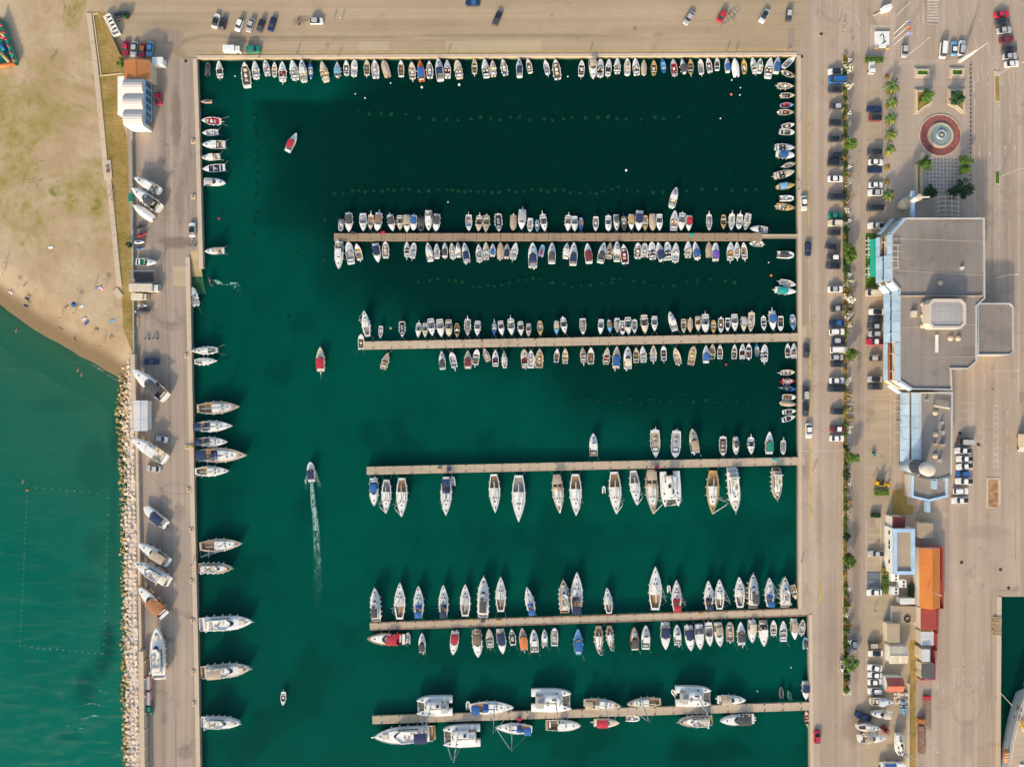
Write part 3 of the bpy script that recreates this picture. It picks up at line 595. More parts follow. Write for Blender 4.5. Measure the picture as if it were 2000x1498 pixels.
class Hull:
    def __init__(s, L, B, fb, kind, wl=.8, draft=.35):
        s.L, s.B, s.fb, s.kind, s.wl, s.draft = L, B, fb, kind, wl, draft
    def half(s, t): return max(.03, prof(s.kind, t) * s.B / 2)
    def x(s, t): return (t - .5) * s.L
    def sheer(s, t): return s.fb * (1 + .28 * t * t)
    def stations(s, *extra): return sorted(set([t for t in STN if all(abs(t - e) > .02 for e in extra)] + list(extra)))
    def shell(s, rim):
        mb = MB(); rings = []
        for t in s.stations():
            h = s.half(t); z = s.sheer(t); x = s.x(t); xr = x - .05 * s.L * (t ** 3); hi = max(.01, h - rim)
            rings.append([(x, -hi, z - .02), (x, -h, z), (xr, -h * s.wl, .0), (x - .09 * s.L * t ** 3, -h * .35, -s.draft), (x - .09 * s.L * t ** 3, h * .35, -s.draft), (xr, h * s.wl, .0), (x, h, z), (x, hi, z - .02)])
        return mb.loft(rings, closed=False)
    def deck(s, t0, t1, rim=.04, crown=.05, dz=0, n=5, th=.06):
        mb = MB(); rings = []
        for t in s.stations(t0, t1):
            if t < t0 - 1e-6 or t > t1 + 1e-6: continue
            h = max(.02, s.half(t) - rim); z = s.sheer(t) + dz; x = s.x(t)
            top = [(x, -h + 2 * h * i / (n - 1), z + crown * (1 - (2 * i / (n - 1) - 1) ** 2)) for i in range(n)]
            rings.append(top + [(x, h, z - th), (x, -h, z - th)])
        return mb.loft(rings)
    def well(s, t0, t1, rim, zf, inner=1.0):
        """floor and inner sides of an open cockpit"""
        mb = MB(); rings = []
        for t in s.stations(t0, t1):
            if t < t0 - 1e-6 or t > t1 + 1e-6: continue
            h = max(.02, (s.half(t) - rim) * inner); z = s.sheer(t); x = s.x(t)
            rings.append([(x, -h, z - .03), (x, -h * .92, zf), (x, h * .92, zf), (x, h, z - .03)])
        return mb.loft(rings, closed=False, cap0=True, cap1=True)
    def trunk(s, t0, t1, rim, h0, h1, taper=.82, front=.12, n=2):
        """raised cabin following the hull shape; front = slope length as share of L"""
        mb = MB(); rings = []
        ts = [t for t in s.stations(t0, t1) if t0 - 1e-6 <= t <= t1 + 1e-6]
        for t in ts:
            h = max(.03, s.half(t) - rim); z = s.sheer(t); x = s.x(t)
            k = min(1, (t1 - t) / front) if front else 1; hh = h0 + (h1 - h0) * (t - t0) / (t1 - t0); hh = max(.03, hh * math.sin(k * math.pi / 2))
            rings.append([(x, -h, z - .02), (x, -h * taper, z + hh), (x, 0, z + hh * 1.06), (x, h * taper, z + hh), (x, h, z - .02)])
        return mb.loft(rings)
def motor(mb, x, y, z, s=1.0, tilt=False):
    mb.box((x - .28 * s, y, z + .28 * s), (.62 * s, .42 * s, .55 * s), 0, .75); mb.box((x - .12 * s, y, z - .3 * s), (.16 * s, .14 * s, .9 * s))
    if tilt: mb.tube((x - .5 * s, y, z + .1 * s), (x - 1.25 * s, y, z + .25 * s), .12 * s)
def screen(h, t, z, hh, rake=.35, wrap=.10, rim=.22):
    mb = MB(); a = []; b = []
    for i in range(7):
        u = i / 6 * 2 - 1; hw = h.half(t) - rim; x = h.x(t) - abs(u) ** 2.2 * wrap * h.L
        a.append((x, u * hw, z)); b.append((x - rake, u * hw * .9, z + hh))
    n = 7; a2 = [(x - .06, y, zz) for x, y, zz in a]; b2 = [(x - .06, y, zz) for x, y, zz in b]
    for i in range(6): mb.quad(a[i], a[i + 1], b[i + 1], b[i]); mb.quad(a2[i + 1], a2[i], b2[i], b2[i + 1])
    return mb
def canopy(x0, x1, hw, z, rise=.16, th=.05):
    mb = MB(); rings = []
    for i in range(5):
        x = x0 + (x1 - x0) * i / 4; zz = z + rise * .5 * math.sin(math.pi * i / 4)
        rings.append([(x, -hw + 2 * hw * j / 4, zz + rise * (1 - (j / 2 - 1) ** 2)) for j in range(5)] + [(x, hw - 2 * hw * j / 4, zz - th + rise * (1 - (j / 2 - 1) ** 2)) for j in range(5)])
    return mb.loft(rings)
def posts(mb, x0, x1, hw, z0, z1, r=.035):
    for x in (x0, x1):
        for y in (-hw, hw): mb.tube((x, y * .96, z0), (x, y, z1), r, r, 4)
    return mb
def ropes(root, pts, name='mooring_line'):
    for p in pts: mb = MB(); mb.path(p, .016, 3); mb.build(name, M_rope, root)
def fenders(root, h, ts, r=.16, sides=(-1, 1)):
    mb = MB()
    for t in ts:
        for s in sides: y = s * (h.half(t) + r * .8); mb.cyl((h.x(t), y, h.fb * .25), r, h.fb * .65, 6)
    tag(mb.build('fenders', M_white, root), kind='stuff')
def hatches(root, spots, s=.5):
    for x, y, z in spots: mb = MB(); mb.box((x, y, z + .02), (s, s, .07), 0, .9); mb.build('hatch', M_glass, root)

NAMES = {'o': ('open_motorboat', 'open boat', 'motorboat'), 'p': ('motorboat', 'motorboat', 'motorboat'), 'c': ('console_boat', 'console boat', 'motorboat'), 'b': ('canopy_boat', 'motorboat', 'motorboat'),
         't': ('covered_boat', 'boat', 'motorboat'), 'k': ('cabin_cruiser', 'cabin cruiser', 'cabin cruiser'), 'y': ('motor_yacht', 'motor yacht', 'motor yacht'), 's': ('sailing_yacht', 'sailing yacht', 'sailing yacht'),
         'm': ('catamaran', 'catamaran', 'catamaran'), 'r': ('inflatable_boat', 'inflatable boat', 'inflatable boat'), 'j': ('jet_ski', 'jet ski', 'jet ski')}
def make_boat(bow, stern, typ, hc, ac, label, group=None, z0=WZ, land=False, rnd=random, B=None, moor=0, mast_lean=0):
    """bow, stern: px"""
    zz = z0 + .6
    a = Vector(W(*bow, zz)); b = Vector(W(*stern, zz)); d = a - b; L = d.length; c = (a + b) / 2
    nm, _, cat = NAMES[typ]
    root = thing(nm, label, cat, (c.x, c.y, z0), math.atan2(d.y, d.x), group)
    hm = gel(hc); am = cloth(ac)
    r = rnd.random
    def P(mb, name, m, par=root, smooth=False): return mb.build(name, m, par, smooth)
    if typ in 'opcbt':
        L *= 1.03; B = B or (L * rnd.uniform(.375, .415) if L < 7 else L * .355)
        wood = hc in 'ybrlk' and typ in 'ob'
        h = Hull(L, B, rnd.uniform(.5, .62), 'wood' if wood else ('motor' if r() < .8 else 'blunt'), draft=.3)
        rim = .16 if not wood else .13
        P(h.shell(rim), 'hull', hm)
        zf = .16
        if typ == 't':
            mb = MB(); rings = []
            for t in h.stations():
                hw = h.half(t) * 1.03; zt = h.sheer(t); x = h.x(t); pk = .38 * math.sin(math.pi * min(1, max(.08, .12 + t * .85))) + rnd.uniform(-.03, .03)
                rings.append([(x, -hw, zt - .14), (x, -hw * .95, zt + .03), (x, -hw * .45, zt + pk * .62 + rnd.uniform(-.03, .03)), (x, 0, zt + pk), (x, hw * .45, zt + pk * .62 + rnd.uniform(-.03, .03)), (x, hw * .95, zt + .03), (x, hw, zt - .14)])
            mb.loft(rings, closed=False); P(mb, 'tarpaulin', am)
            mb = MB(); motor(mb, h.x(0), 0, h.fb * .8, .9); P(mb, 'outboard_motor', M_black if r() < .5 else M_white)
        else:
            c1 = {'o': rnd.uniform(.66, .74), 'p': rnd.uniform(.50, .58), 'c': rnd.uniform(.78, .84), 'b': rnd.uniform(.56, .64)}[typ]
            c0 = rnd.uniform(.05, .12)
            deckm = gel('k') if (wood and ac in 'k' and hc == 'b') else (gel('p') if hc == 'i' and r() < .3 else (hm if not wood else gel('i' if hc in 'yr' else 'w')))
            if hc in 'bly' and wood: deckm = hm
            fd = P(h.deck(c1, .985, rim * .9, .07), 'foredeck', deckm)
            P(h.deck(0, c0, rim * .9, .0), 'aft_deck', deckm)
            floor = am if typ != 'b' and ac not in 'nb' else M_floor
            fl = P(h.well(c0, c1, rim, zf), 'cockpit', floor)
            if typ == 'o':
                for t in ([.22, .5] if r() < .6 else [.3]): mb = MB(); mb.box((h.x(t), 0, h.fb * .72), (.32, h.half(t) * 1.6, .06)); P(mb, 'thwart', gel('w') if r() < .55 else M_teak)
                if r() < .4: mb = MB(); mb.box((h.x(.42), .0, .42), (.7, .6, .45), 0, .85); P(mb, 'engine_box', gel('w') if ac != 'w' else gel('p'))
                if r() < .45: hatches(root, [(h.x(c1 + .09), 0, h.sheer(c1) + .05)], .32)
            if typ == 'p':
                P(h.trunk(c1 - .02, .9, rim + .16, .34, .2, .8, .22), 'cuddy', deckm)
                P(screen(h, c1 + .04, h.sheer(c1) + .22, .42), 'windscreen', M_glass)
                mb = MB(); mb.box((h.x(.14 + c0 / 2), 0, .42), (.5, h.half(.1) * 1.5, .42), 0, .92); P(mb, 'bench_seat', gel('w') if ac not in 'w' else gel('g'))
                if r() < .7:
                    for s in (-1, 1): mb = MB(); mb.box((h.x(c1 - .13), s * h.half(.4) * .45, .5), (.45, .45, .6), 0, .9); P(mb, 'seat', gel('w') if r() < .7 else gel('g'))
                if r() < .4: hatches(root, [(h.x(.72), 0, h.sheer(.72) + .3)], .36)
            if typ == 'c':
                mb = MB(); mb.box((h.x(.47), 0, .65), (.8, .8, 1.0), 0, .8); cs = P(mb, 'console', gel('w') if ac != 'w' else gel('i'))
                mb = MB(); mb.box((h.x(.47) + .42, 0, 1.25), (.06, .74, .4)); mb.build('windscreen', M_glass, cs)
                mb = MB(); mb.box((h.x(.30), 0, .45), (.55, .9, .6), 0, .9); P(mb, 'helm_seat', gel('g') if r() < .5 else gel('i'))
                mb = MB(); mb.box((h.x(.70), 0, .34), (L * .1, h.half(.7) * 1.2, .3), 0, .85); P(mb, 'bow_cushion', gel('i') if r() < .6 else gel('w'))
            if typ == 'b':
                P(h.trunk(c1 - .02, .9, rim + .16, .34, .2, .8, .22), 'cuddy', deckm)
                P(screen(h, c1 + .05, h.sheer(c1) + .2, .4), 'windscreen', M_glass)
                x0, x1 = h.x(rnd.uniform(.10, .2)), h.x(c1 - .04); hw = h.half(.35) * .86
                cv = P(canopy(x0, x1, hw, 1.55), 'canopy', am); mb = MB(); posts(mb, x0 + .1, x1 - .1, hw * .97, h.fb, 1.58); mb.build('canopy_frame', M_steel, cv)
                mb = MB(); mb.box((h.x(.09), 0, .45), (.4, h.half(.1) * 1.5, .4), 0, .92); P(mb, 'bench_seat', gel('w'))
            if typ in 'opc' and r() < .6:
                for k in range(2 if r() < .5 else 1): mb = MB(); mb.box((h.x(rnd.uniform(.2, .5)), rnd.uniform(-.3, .3) * h.half(.3) * 1.6, zf + .2), (rnd.uniform(.35, .7), rnd.uniform(.3, .5), .35), rnd.uniform(0, 1), .85); P(mb, 'stowed_gear', cloth(rnd.choice('rbogwpnt')))
            if typ != 'o' and r() < .6: fenders(root, h, (.2, .5) if r() < .6 else (.15, .38, .58), .13)
            if r() < (.8 if not wood else .35):
                n = 2 if L > 7.2 and r() < .5 else 1
                for k in range(n): mb = MB(); motor(mb, h.x(0) - .02, (k - (n - 1) / 2) * .6, h.fb * .75, rnd.uniform(.75, 1.0), r() < .5); P(mb, 'outboard_motor', M_black if r() < .55 else gel('w' if r() < .6 else 'g'))
            if typ in 'pc' and r() < .6:
                mb = MB(); pts = [(h.x(t), s * (h.half(t) - .08), h.sheer(t) + .42) for s, tt in ((-1, (.62, .75, .87, .96)), (1, (.96, .87, .75, .62))) for t in tt]; mb.path(pts, .03, 4)
                for q in pts[::2]: mb.tube((q[0], q[1], q[2] - .45), q, .025, .025, 4)
                P(mb, 'bow_rail', M_steel)
    elif typ == 'k':
        B = B or L * (.36 if L < 9 else .31)
        h = Hull(L, B, .85 + .02 * L, 'yacht' if r() < .6 else 'motor', draft=.45); rim = .13
        P(h.shell(rim), 'hull', hm)
        tc = rnd.uniform(.34, .42)
        P(h.deck(tc, .985, rim * .8, .08), 'deck', gel('w') if hc in 'wg' else (hm if hc == 'i' else M_teak))
        P(h.well(.07, tc, rim + .1, .38), 'cockpit', am if ac not in 'wng' else M_floor)
        P(h.deck(0, .07, rim, 0), 'swim_deck', gel('w') if ac not in 'ky' else M_teak)
        cb = P(h.trunk(tc, .93, rim + .3, .62, .3, .8, .30), 'cabin', gel('w') if hc != 'i' else gel('i'))
        P(screen(h, .60, h.sheer(.6) + .42, .62, .7, .11, .42), 'windscreen', M_glass)
        x0, x1 = h.x(.12), h.x(tc + .02)
        hw = h.half(.3) * .82; zt = h.fb + 1.35
        if ac in 'nbdrempt' or r() < .2:
            if ac in 'w': ac2 = cloth('i')
            else: ac2 = am
            cv = P(canopy(x0 if r() < .7 else h.x(.2), x1 + L * .08, hw, zt), 'canopy', ac2); mb = MB(); posts(mb, x0 + .2, x1, hw * .95, h.fb, zt); mb.build('canopy_frame', M_steel, cv)
        else:
            mb = MB(); mb.loft([[(h.x(t), -h.half(t) * .7, zt), (h.x(t), h.half(t) * .7, zt), (h.x(t), h.half(t) * .66, zt + .12), (h.x(t), -h.half(t) * .66, zt + .12)] for t in (tc - .08, .45, .55)]); hd = P(mb, 'hardtop', gel('w'))
            mb = MB(); posts(mb, h.x(tc - .06), h.x(.53), h.half(.5) * .62, h.fb + .3, zt); mb.build('hardtop_post', gel('w'), hd)
        for s in ((-1, 1) if r() < .5 else (0,)): mb = MB(); mb.box((h.x(tc - .07), s * h.half(.3) * .5, .75), (.6, .6 if s else 1.4, .6), 0, .9); P(mb, 'seat', gel('i') if r() < .5 else gel('w'))
        mb = MB(); mb.box((h.x(.12), 0, .62), (.6, h.half(.1) * 1.45, .4), 0, .92); P(mb, 'bench_seat', gel('i') if r() < .5 else gel('w'))
        hatches(root, [(h.x(.78), 0, h.sheer(.78) + .26)], .55)
        mb = MB(); pts = [(h.x(t), s * (h.half(t) - .1), h.sheer(t) + .5) for s, tt in ((-1, (.55, .7, .84, .96)), (1, (.96, .84, .7, .55))) for t in tt]; mb.path(pts, .035, 4)
        for q in pts: mb.tube((q[0], q[1], q[2] - .55), q, .03, .03, 4)
        P(mb, 'bow_rail', M_steel)
        if not land and r() < .45:
            for k in (-.4, .4): mb = MB(); motor(mb, h.x(0), k, .7, 1.0); P(mb, 'outboard_motor', M_black if r() < .5 else gel('w'))
        if L > 8.5: fenders(root, h, (.2, .42, .62), .15)
    elif typ == 'y':
        B = B or L * (.30 if L < 13 else .275)
        h = Hull(L, B, 1.5, 'yacht', wl=.82, draft=.6); rim = .14
        P(h.shell(rim), 'hull', hm)
        dk = M_teak if ac in 'ykp' else gel('w')
        P(h.deck(.06, .985, rim, .06), 'deck', dk if ac != 'p' else gel('p')); P(h.deck(-.04, .06, rim, 0, -.7), 'swim_platform', M_teak if ac in 'yklnp' else gel('w'))
        sp = P(h.trunk(.16, .80, rim + .42, 1.35, .65, .84, .30), 'saloon', gel('w'))
        P(screen(h, .66, h.sheer(.66) + .55, .72, 1.1, .14, .62), 'windscreen', M_glass)
        for s in (-1, 1):
            mb = MB(); n = 5
            for i in range(n):
                t0, t1 = .24 + .07 * i, .24 + .07 * (i + .85)
                y0, y1 = (h.half(t0) - rim - .36) * s, (h.half(t1) - rim - .36) * s
                mb.quad((h.x(t0), y0 * .965, h.sheer(t0) + .45), (h.x(t1), y1 * .965, h.sheer(t1) + .45), (h.x(t1), y1 * .90, h.sheer(t1) + .85), (h.x(t0), y0 * .90, h.sheer(t0) + .85))
            P(mb, 'side_window', M_glass)
        zf = h.fb + 1.55
        fb = MB(); rings = []
        for t in (.20, .30, .42, .52, .57, .60): hw = h.half(t) * .66 * (1 if t < .5 else (.62 - t) / .12 + .25); rings.append([(h.x(t), -hw, zf - .15), (h.x(t), -hw, zf + .42), (h.x(t), -hw + .16, zf + .42), (h.x(t), -hw + .16, zf + .02), (h.x(t), hw - .16, zf + .02), (h.x(t), hw - .16, zf + .42), (h.x(t), hw, zf + .42), (h.x(t), hw, zf - .15)])
        fly = P(fb.loft(rings), 'flybridge', gel('w'))
        seatm = gel('i') if ac not in 'd' else gel('d')
        for (t, y, sx, sy) in ((.24, 0, .7, 1.7), (.34, -.33, 1.5, .55), (.47, .2, .6, .8)): mb = MB(); mb.box((h.x(t), y * h.half(.4), zf + .22), (sx, sy * h.half(.4) / 1.9, .4), 0, .92); mb.build('seat', seatm, fly)
        mb = MB(); mb.box((h.x(.40), .18 * h.half(.4), zf + .35), (.8, .7, .1)); mb.build('table', M_teak, fly)
        if ac in 'ndpk':
            hw = h.half(.3) * (.62 if ac != 'k' else .7); cv = P(canopy(h.x(.08 if ac == 'n' else .18), h.x(.30 if ac == 'n' else .46), hw, zf + 1.5), 'canopy', am); mb = MB(); posts(mb, h.x(.2), h.x(.3), hw * .9, zf - .1, zf + 1.5); mb.build('canopy_frame', M_steel, cv)
        else:
            mb = MB(); hw = h.half(.25) * .7; mb.path([(h.x(.20), -hw, zf - .2), (h.x(.17), -hw, zf + 1.3), (h.x(.17), hw, zf + 1.3), (h.x(.20), hw, zf - .2)], .16, 6); P(mb, 'radar_arch', gel('w'))
        mb = MB(); mb.box((h.x(.80), 0, h.sheer(.8) + .36), (L * .1, h.half(.8) * .9, .18), 0, .9); P(mb, 'sun_pad', gel('i') if ac != 'd' else gel('g'))
        mb = MB(); mb.box((h.x(.11), 0, h.fb + .3), (.7, h.half(.1) * 1.3, .5), 0, .92); P(mb, 'bench_seat', gel('i'))
        hatches(root, [(h.x(.885), 0, h.sheer(.88) + .06)], .5)
        mb = MB(); pts = [(h.x(t), s * (h.half(t) - .1), h.sheer(t) + .6) for s, tt in ((-1, (.4, .55, .7, .84, .96)), (1, (.96, .84, .7, .55, .4))) for t in tt]; mb.path(pts, .04, 4)
        for q in pts: mb.tube((q[0], q[1], q[2] - .62), q, .03, .03, 4)
        P(mb, 'bow_rail', M_steel); fenders(root, h, (.12, .26, .42, .56, .7), .19)
        mb = MB(); mb.tube((h.x(.99), 0, h.sheer(1) + .05), (h.x(1.035), 0, h.sheer(1) + .1), .16, .1, 6); P(mb, 'anchor_roller', M_steel)
    elif typ == 's':
        B = B or L * (.315 if L < 11 else .29)
        h = Hull(L, B, .95 + .015 * L, 'sail', draft=.5); rim = .1
        P(h.shell(rim), 'hull', hm)
        dk = gel('w') if hc == 'w' and ac not in 'p' else (gel('p') if hc in 'pi' or ac == 'p' else gel('y') if hc == 'y' else M_teak)
        P(h.deck(.36, .985, rim * .7, .06), 'deck', dk)
        P(h.deck(0, .05, rim, 0), 'aft_deck', dk)
        P(h.well(.05, .36, rim + .26, .45), 'cockpit', M_teak if ac not in 'g' else M_floor)
        for s in (-1, 1):
            mb = MB(); rings = []
            for t in (.05, .12, .2, .28, .36): y0, y1 = s * (h.half(t) - .06), s * (h.half(t) - rim - .28); z = h.sheer(t); rings.append([(h.x(t), y0, z), (h.x(t), y1, z + .05), (h.x(t), y1, z - .35), (h.x(t), y0, z - .2)])
            P(mb.loft(rings), 'side_deck', dk)
        P(h.trunk(.35, .80, h.B * .13, .40, .22, .82, .22), 'coachroof', gel('w'))
        for s in (-1, 1):
            mb = MB()
            for t0 in (.42, .5, .58):
                ya, yb = s * (h.half(t0) - h.B * .13) * .93, s * (h.half(t0 + .05) - h.B * .13) * .93; mb.quad((h.x(t0), ya, h.sheer(t0) + .14), (h.x(t0 + .05), yb, h.sheer(t0) + .14), (h.x(t0 + .05), yb * .94, h.sheer(t0) + .34), (h.x(t0), ya * .94, h.sheer(t0) + .34))
            P(mb, 'cabin_window', M_glass)
        hatches(root, [(h.x(.70), 0, h.sheer(.7) + .26), (h.x(.86), 0, h.sheer(.86) + .06)] + ([(h.x(.6), s * .45, h.sheer(.6) + .34) for s in (-1, 1)] if L > 10 else []), .45)
        mx = h.x(.55); mh = L * 1.12; zd = h.fb + .4
        ms = MB(); ms.tube((mx, 0, zd), (mx, 0, zd + mh), .10 + .004 * L, .07, 6); mast = P(ms, 'mast', M_alu)
        sp = MB()
        for fr in (.36, .66): sp.tube((mx - .15, -B * .36, zd + mh * fr), (mx, 0, zd + mh * fr + .06), .04); sp.tube((mx - .15, B * .36, zd + mh * fr), (mx, 0, zd + mh * fr + .06), .04)
        tag(sp.build('spreaders', M_alu, mast), kind='stuff')
        rg = MB(); top = (mx, 0, zd + mh - .1); bowp = (h.x(.985), 0, h.sheer(1) + .1)
        for q in (bowp, (h.x(.01), 0, h.fb + .2), (mx - .2, -B * .47, h.fb + .15), (mx - .2, B * .47, h.fb + .15)): rg.tube(q, top, .022, .022, 3)
        rg.build('rigging', M_steel, mast)
        fs = MB(); fs.tube((bowp[0] - .2, 0, bowp[2] + .3), (mx + .6, 0, zd + mh * .92), .10, .05, 5); fs.build('furled_jib', cloth('w') if ac != 'r' else cloth('r'), mast)
        bm = MB(); bm.tube((mx - .1, 0, zd + .75), (h.x(.17), 0, zd + .7), .09, .08, 6); boom = P(bm, 'boom', M_alu)
        sb = MB(); sb.tube((mx - .15, 0, zd + .95), (h.x(.18), 0, zd + .85), .20, .12, 6); sb.build('sail_cover', cloth(ac) if ac in 'nbr' else cloth('w' if r() < .5 else ('g' if r() < .5 else 'i')), boom)
        if ac in 'nbr' or (ac == 'p' and r() < .7):
            hw = h.half(.15) * .9; zc = h.fb + 1.75
            cv = P(canopy(h.x(.03), h.x(.22), hw, zc), 'bimini', cloth(ac)); mb = MB(); posts(mb, h.x(.06), h.x(.2), hw * .95, h.fb, zc); mb.build('bimini_frame', M_steel, cv)
            mb = MB(); hw = h.half(.36) * .68; rings = []
            for i, t in enumerate((.30, .34, .38, .41)): zz_ = (.95, 1.0, .8, .4)[i]; rings.append([(h.x(t), hw * math.cos(math.pi * j / 6), h.fb + .3 + zz_ * math.sin(math.pi * j / 6) ** .7 if 0 < j < 6 else h.fb + .3) for j in range(7)])
            P(mb.loft(rings, closed=False, cap0=False), 'sprayhood', cloth(ac))
        wh = MB(); wr = .45; pts = [(h.x(.14), wr * math.cos(k * math.pi / 4), .95 + wr * math.sin(k * math.pi / 4) + .35) for k in range(9)]; wh.path(pts, .04, 4); P(wh, 'steering_wheel', M_black)
        mb = MB(); pts = [(h.x(t), s * (h.half(t) - .06), h.sheer(t) + .55) for s, tt in ((-1, (.1, .3, .5, .7, .85, .97)), (1, (.97, .85, .7, .5, .3, .1))) for t in tt]; mb.path(pts, .028, 3)
        for q in pts: mb.tube((q[0], q[1], q[2] - .56), q, .028, .028, 4)
        P(mb, 'guard_rail', M_steel); fenders(root, h, (.2, .38, .56), .15)
    elif typ == 'm':
        B = B or L * .54
        hb = L * .135
        for s in (-1, 1):
            hh = Hull(L, hb * 1.5, 1.6, 'yacht', draft=.5); y0 = s * (B / 2 - hb * .75)
            mb = hh.shell(.02); mb.v = [(x, y + y0, z) for x, y, z in mb.v]; hu = P(mb, 'hull', hm)
            mb = hh.deck(.0, .985, .02, .08); mb.v = [(x, y + y0, z) for x, y, z in mb.v]; mb.build('deck', gel('w'), hu)
            for t in (.62, .82): mb = MB(); mb.box((hh.x(t), y0, hh.sheer(t) + .11), (.5, .5, .06)); mb.build('hatch', M_glass, hu)
        iw = B / 2 - hb
        mb = MB(); mb.box((-.06 * L, 0, 1.5), (.60 * L, 2 * iw + .3, .5)); P(mb, 'bridge_deck', gel('w'))
        sal = MB(); rings = []
        for x, k, z in ((-.20, .86, 2.75), (.0, .88, 2.85), (.16, .80, 2.75), (.25, .66, 2.3), (.28, .6, 1.8)): hw = iw * 1.18 * k; rings.append([(x * L, -hw, 1.7), (x * L, -hw * .94, z - .1), (x * L, -hw * .5, z + .06), (x * L, hw * .5, z + .06), (x * L, hw * .94, z - .1), (x * L, hw, 1.7)])
        sl = P(sal.loft(rings), 'saloon', gel('w'))
        mb = MB(); n = 8
        for i in range(n):
            a0, a1 = -1 + 2 * i / n + .03, -1 + 2 * (i + 1) / n - .03; f = lambda a, x, k: (x * L - .06 * L * a * a, a * iw * 1.18 * k, 0)
            p0, p1, q0, q1 = f(a0, .272, .72), f(a1, .272, .72), f(a0, .222, .74), f(a1, .222, .74)
            mb.quad((p0[0], p0[1], 2.05), (p1[0], p1[1], 2.05), (q1[0], q1[1], 2.72), (q0[0], q0[1], 2.72))
        mb.build('saloon_window', M_glass, sl)
        for s in (-1, 1):
            mb = MB(); mb.box((.355 * L, s * iw * .5, 1.62), (.17 * L, iw * .92, .05)); P(mb, 'trampoline', M_net)
        mb = MB(); mb.tube((.45 * L, -B / 2 + hb * .6, 1.75), (.45 * L, B / 2 - hb * .6, 1.75), .11); P(mb, 'crossbeam', M_alu)
        mb = MB(); mb.box((-.30 * L, 0, 1.80), (.2 * L, 2 * iw, .1)); P(mb, 'cockpit', M_floor if ac != 'k' else M_teak)
        mb = MB(); mb.box((-.36 * L, 0, 2.05), (.08 * L, 1.7 * iw, .45), 0, .92); P(mb, 'bench_seat', gel('g') if ac != 'k' else gel('p'))
        hw = iw * .95; cv = P(canopy(-.38 * L, -.19 * L, hw, 3.3), 'bimini', gel('w') if ac != 'g' else cloth('g')); mb = MB(); posts(mb, -.36 * L, -.21 * L, hw * .95, 1.8, 3.3); mb.build('bimini_frame', M_steel, cv)
        mb = MB(); mb.box((-.1 * L, -iw * .3, 2.98), (.9, .9, .1)); mb.box((.05 * L, iw * .35, 2.98), (1.3, .35, .1)); P(mb, 'roof_hatch', M_glass)
        mx = .1 * L; zd = 2.8; mh = L * 1.18 if L > 11 else L * .9
        ms = MB(); ms.tube((mx, 0, zd), (mx, 0, zd + mh), .17, .12, 6); mast = P(ms, 'mast', M_alu)
        sp = MB()
        for fr in (.4, .68): sp.tube((mx, -1.1, zd + mh * fr), (mx, 1.1, zd + mh * fr), .06)
        tag(sp.build('spreaders', M_alu, mast), kind='stuff')
        rg = MB(); top = (mx, 0, zd + mh - .2)
        for q in ((.45 * L, 0, 1.8), (mx - .8, -B * .46, 1.8), (mx - .8, B * .46, 1.8)): rg.tube(q, top, .03, .03, 3)
        rg.build('rigging', M_steel, mast)
        fs = MB(); fs.tube((.44 * L, 0, 2.0), (mx + .8, 0, zd + mh * .9), .11, .06, 5); fs.build('furled_jib', cloth('w'), mast)
        bm = MB(); bm.tube((mx - .1, 0, zd + .95), (-.36 * L, 0, zd + .9), .11); boom = P(bm, 'boom', M_alu); sb = MB(); sb.tube((mx - .2, 0, zd + 1.2), (-.35 * L, 0, zd + 1.1), .26, .16, 6); sb.build('sail_cover', cloth('g') if r() < .6 else cloth('i'), boom)
    elif typ == 'r':
        B = B or L * .44; tr = max(.14, B * .13)
        mb = MB(); pts = [(-L / 2 + .1, -B / 2 + tr, .25), (0, -B / 2 + tr, .28), (L * .25, -B / 2 + tr * 1.2, .32), (L * .40, -B * .22, .38), (L / 2 - tr, 0, .42), (L * .40, B * .22, .38), (L * .25, B / 2 - tr * 1.2, .32), (0, B / 2 - tr, .28), (-L / 2 + .1, B / 2 - tr, .25)]
        rings = []
        for i, q in enumerate(pts):
            a_, b_ = Vector(pts[max(0, i - 1)]), Vector(pts[min(len(pts) - 1, i + 1)]); dd = (b_ - a_).normalized(); nn = Vector((-dd.y, dd.x, 0)).normalized()
            rr = tr * (1 if 0 < i < len(pts) - 1 else .6)
            rings.append([tuple(Vector(q) + nn * rr * math.cos(k * math.pi / 4) + Vector((0, 0, 1)) * rr * math.sin(k * math.pi / 4)) for k in range(8)])
        P(mb.loft(rings), 'tube', gel(hc), smooth=True)
        mb = MB(); mb.prism([(-L / 2 + .3, -B / 2 + tr), (L * .25, -B / 2 + tr * 1.2), (L * .42, 0), (L * .25, B / 2 - tr * 1.2), (-L / 2 + .3, B / 2 - tr)], .0, .14); P(mb, 'floor', cloth('g' if hc != 'd' else 'd'))
        if L > 4:
            mb = MB(); mb.box((-.05 * L, 0, .5), (L * .14, B * .3, .7), 0, .85); P(mb, 'console', gel('w') if ac in 'wkg' else am)
            mb = MB(); mb.box((-.23 * L, 0, .4), (L * .1, B * .5, .5), 0, .9); P(mb, 'seat', am)
            if ac == 'd': P(canopy(-.3 * L, .18 * L, B * .42, .55), 'cover', cloth('d'))
        else: mb = MB(); mb.box((-.08 * L, 0, .35), (.25, B * .8, .05)); P(mb, 'thwart', gel('w'))
        mb = MB(); motor(mb, -L / 2 + .2, 0, .35, .8); P(mb, 'outboard_motor', M_black)
    elif typ == 'j':
        h = Hull(L, B or L * .36, .4, 'motor', draft=.15); P(h.shell(.08), 'hull', hm); P(h.deck(0, .985, .06, .16), 'deck', am)
        mb = MB(); mb.box((-.14 * L, 0, .6), (L * .42, .36, .34), 0, .75); P(mb, 'seat', M_black)
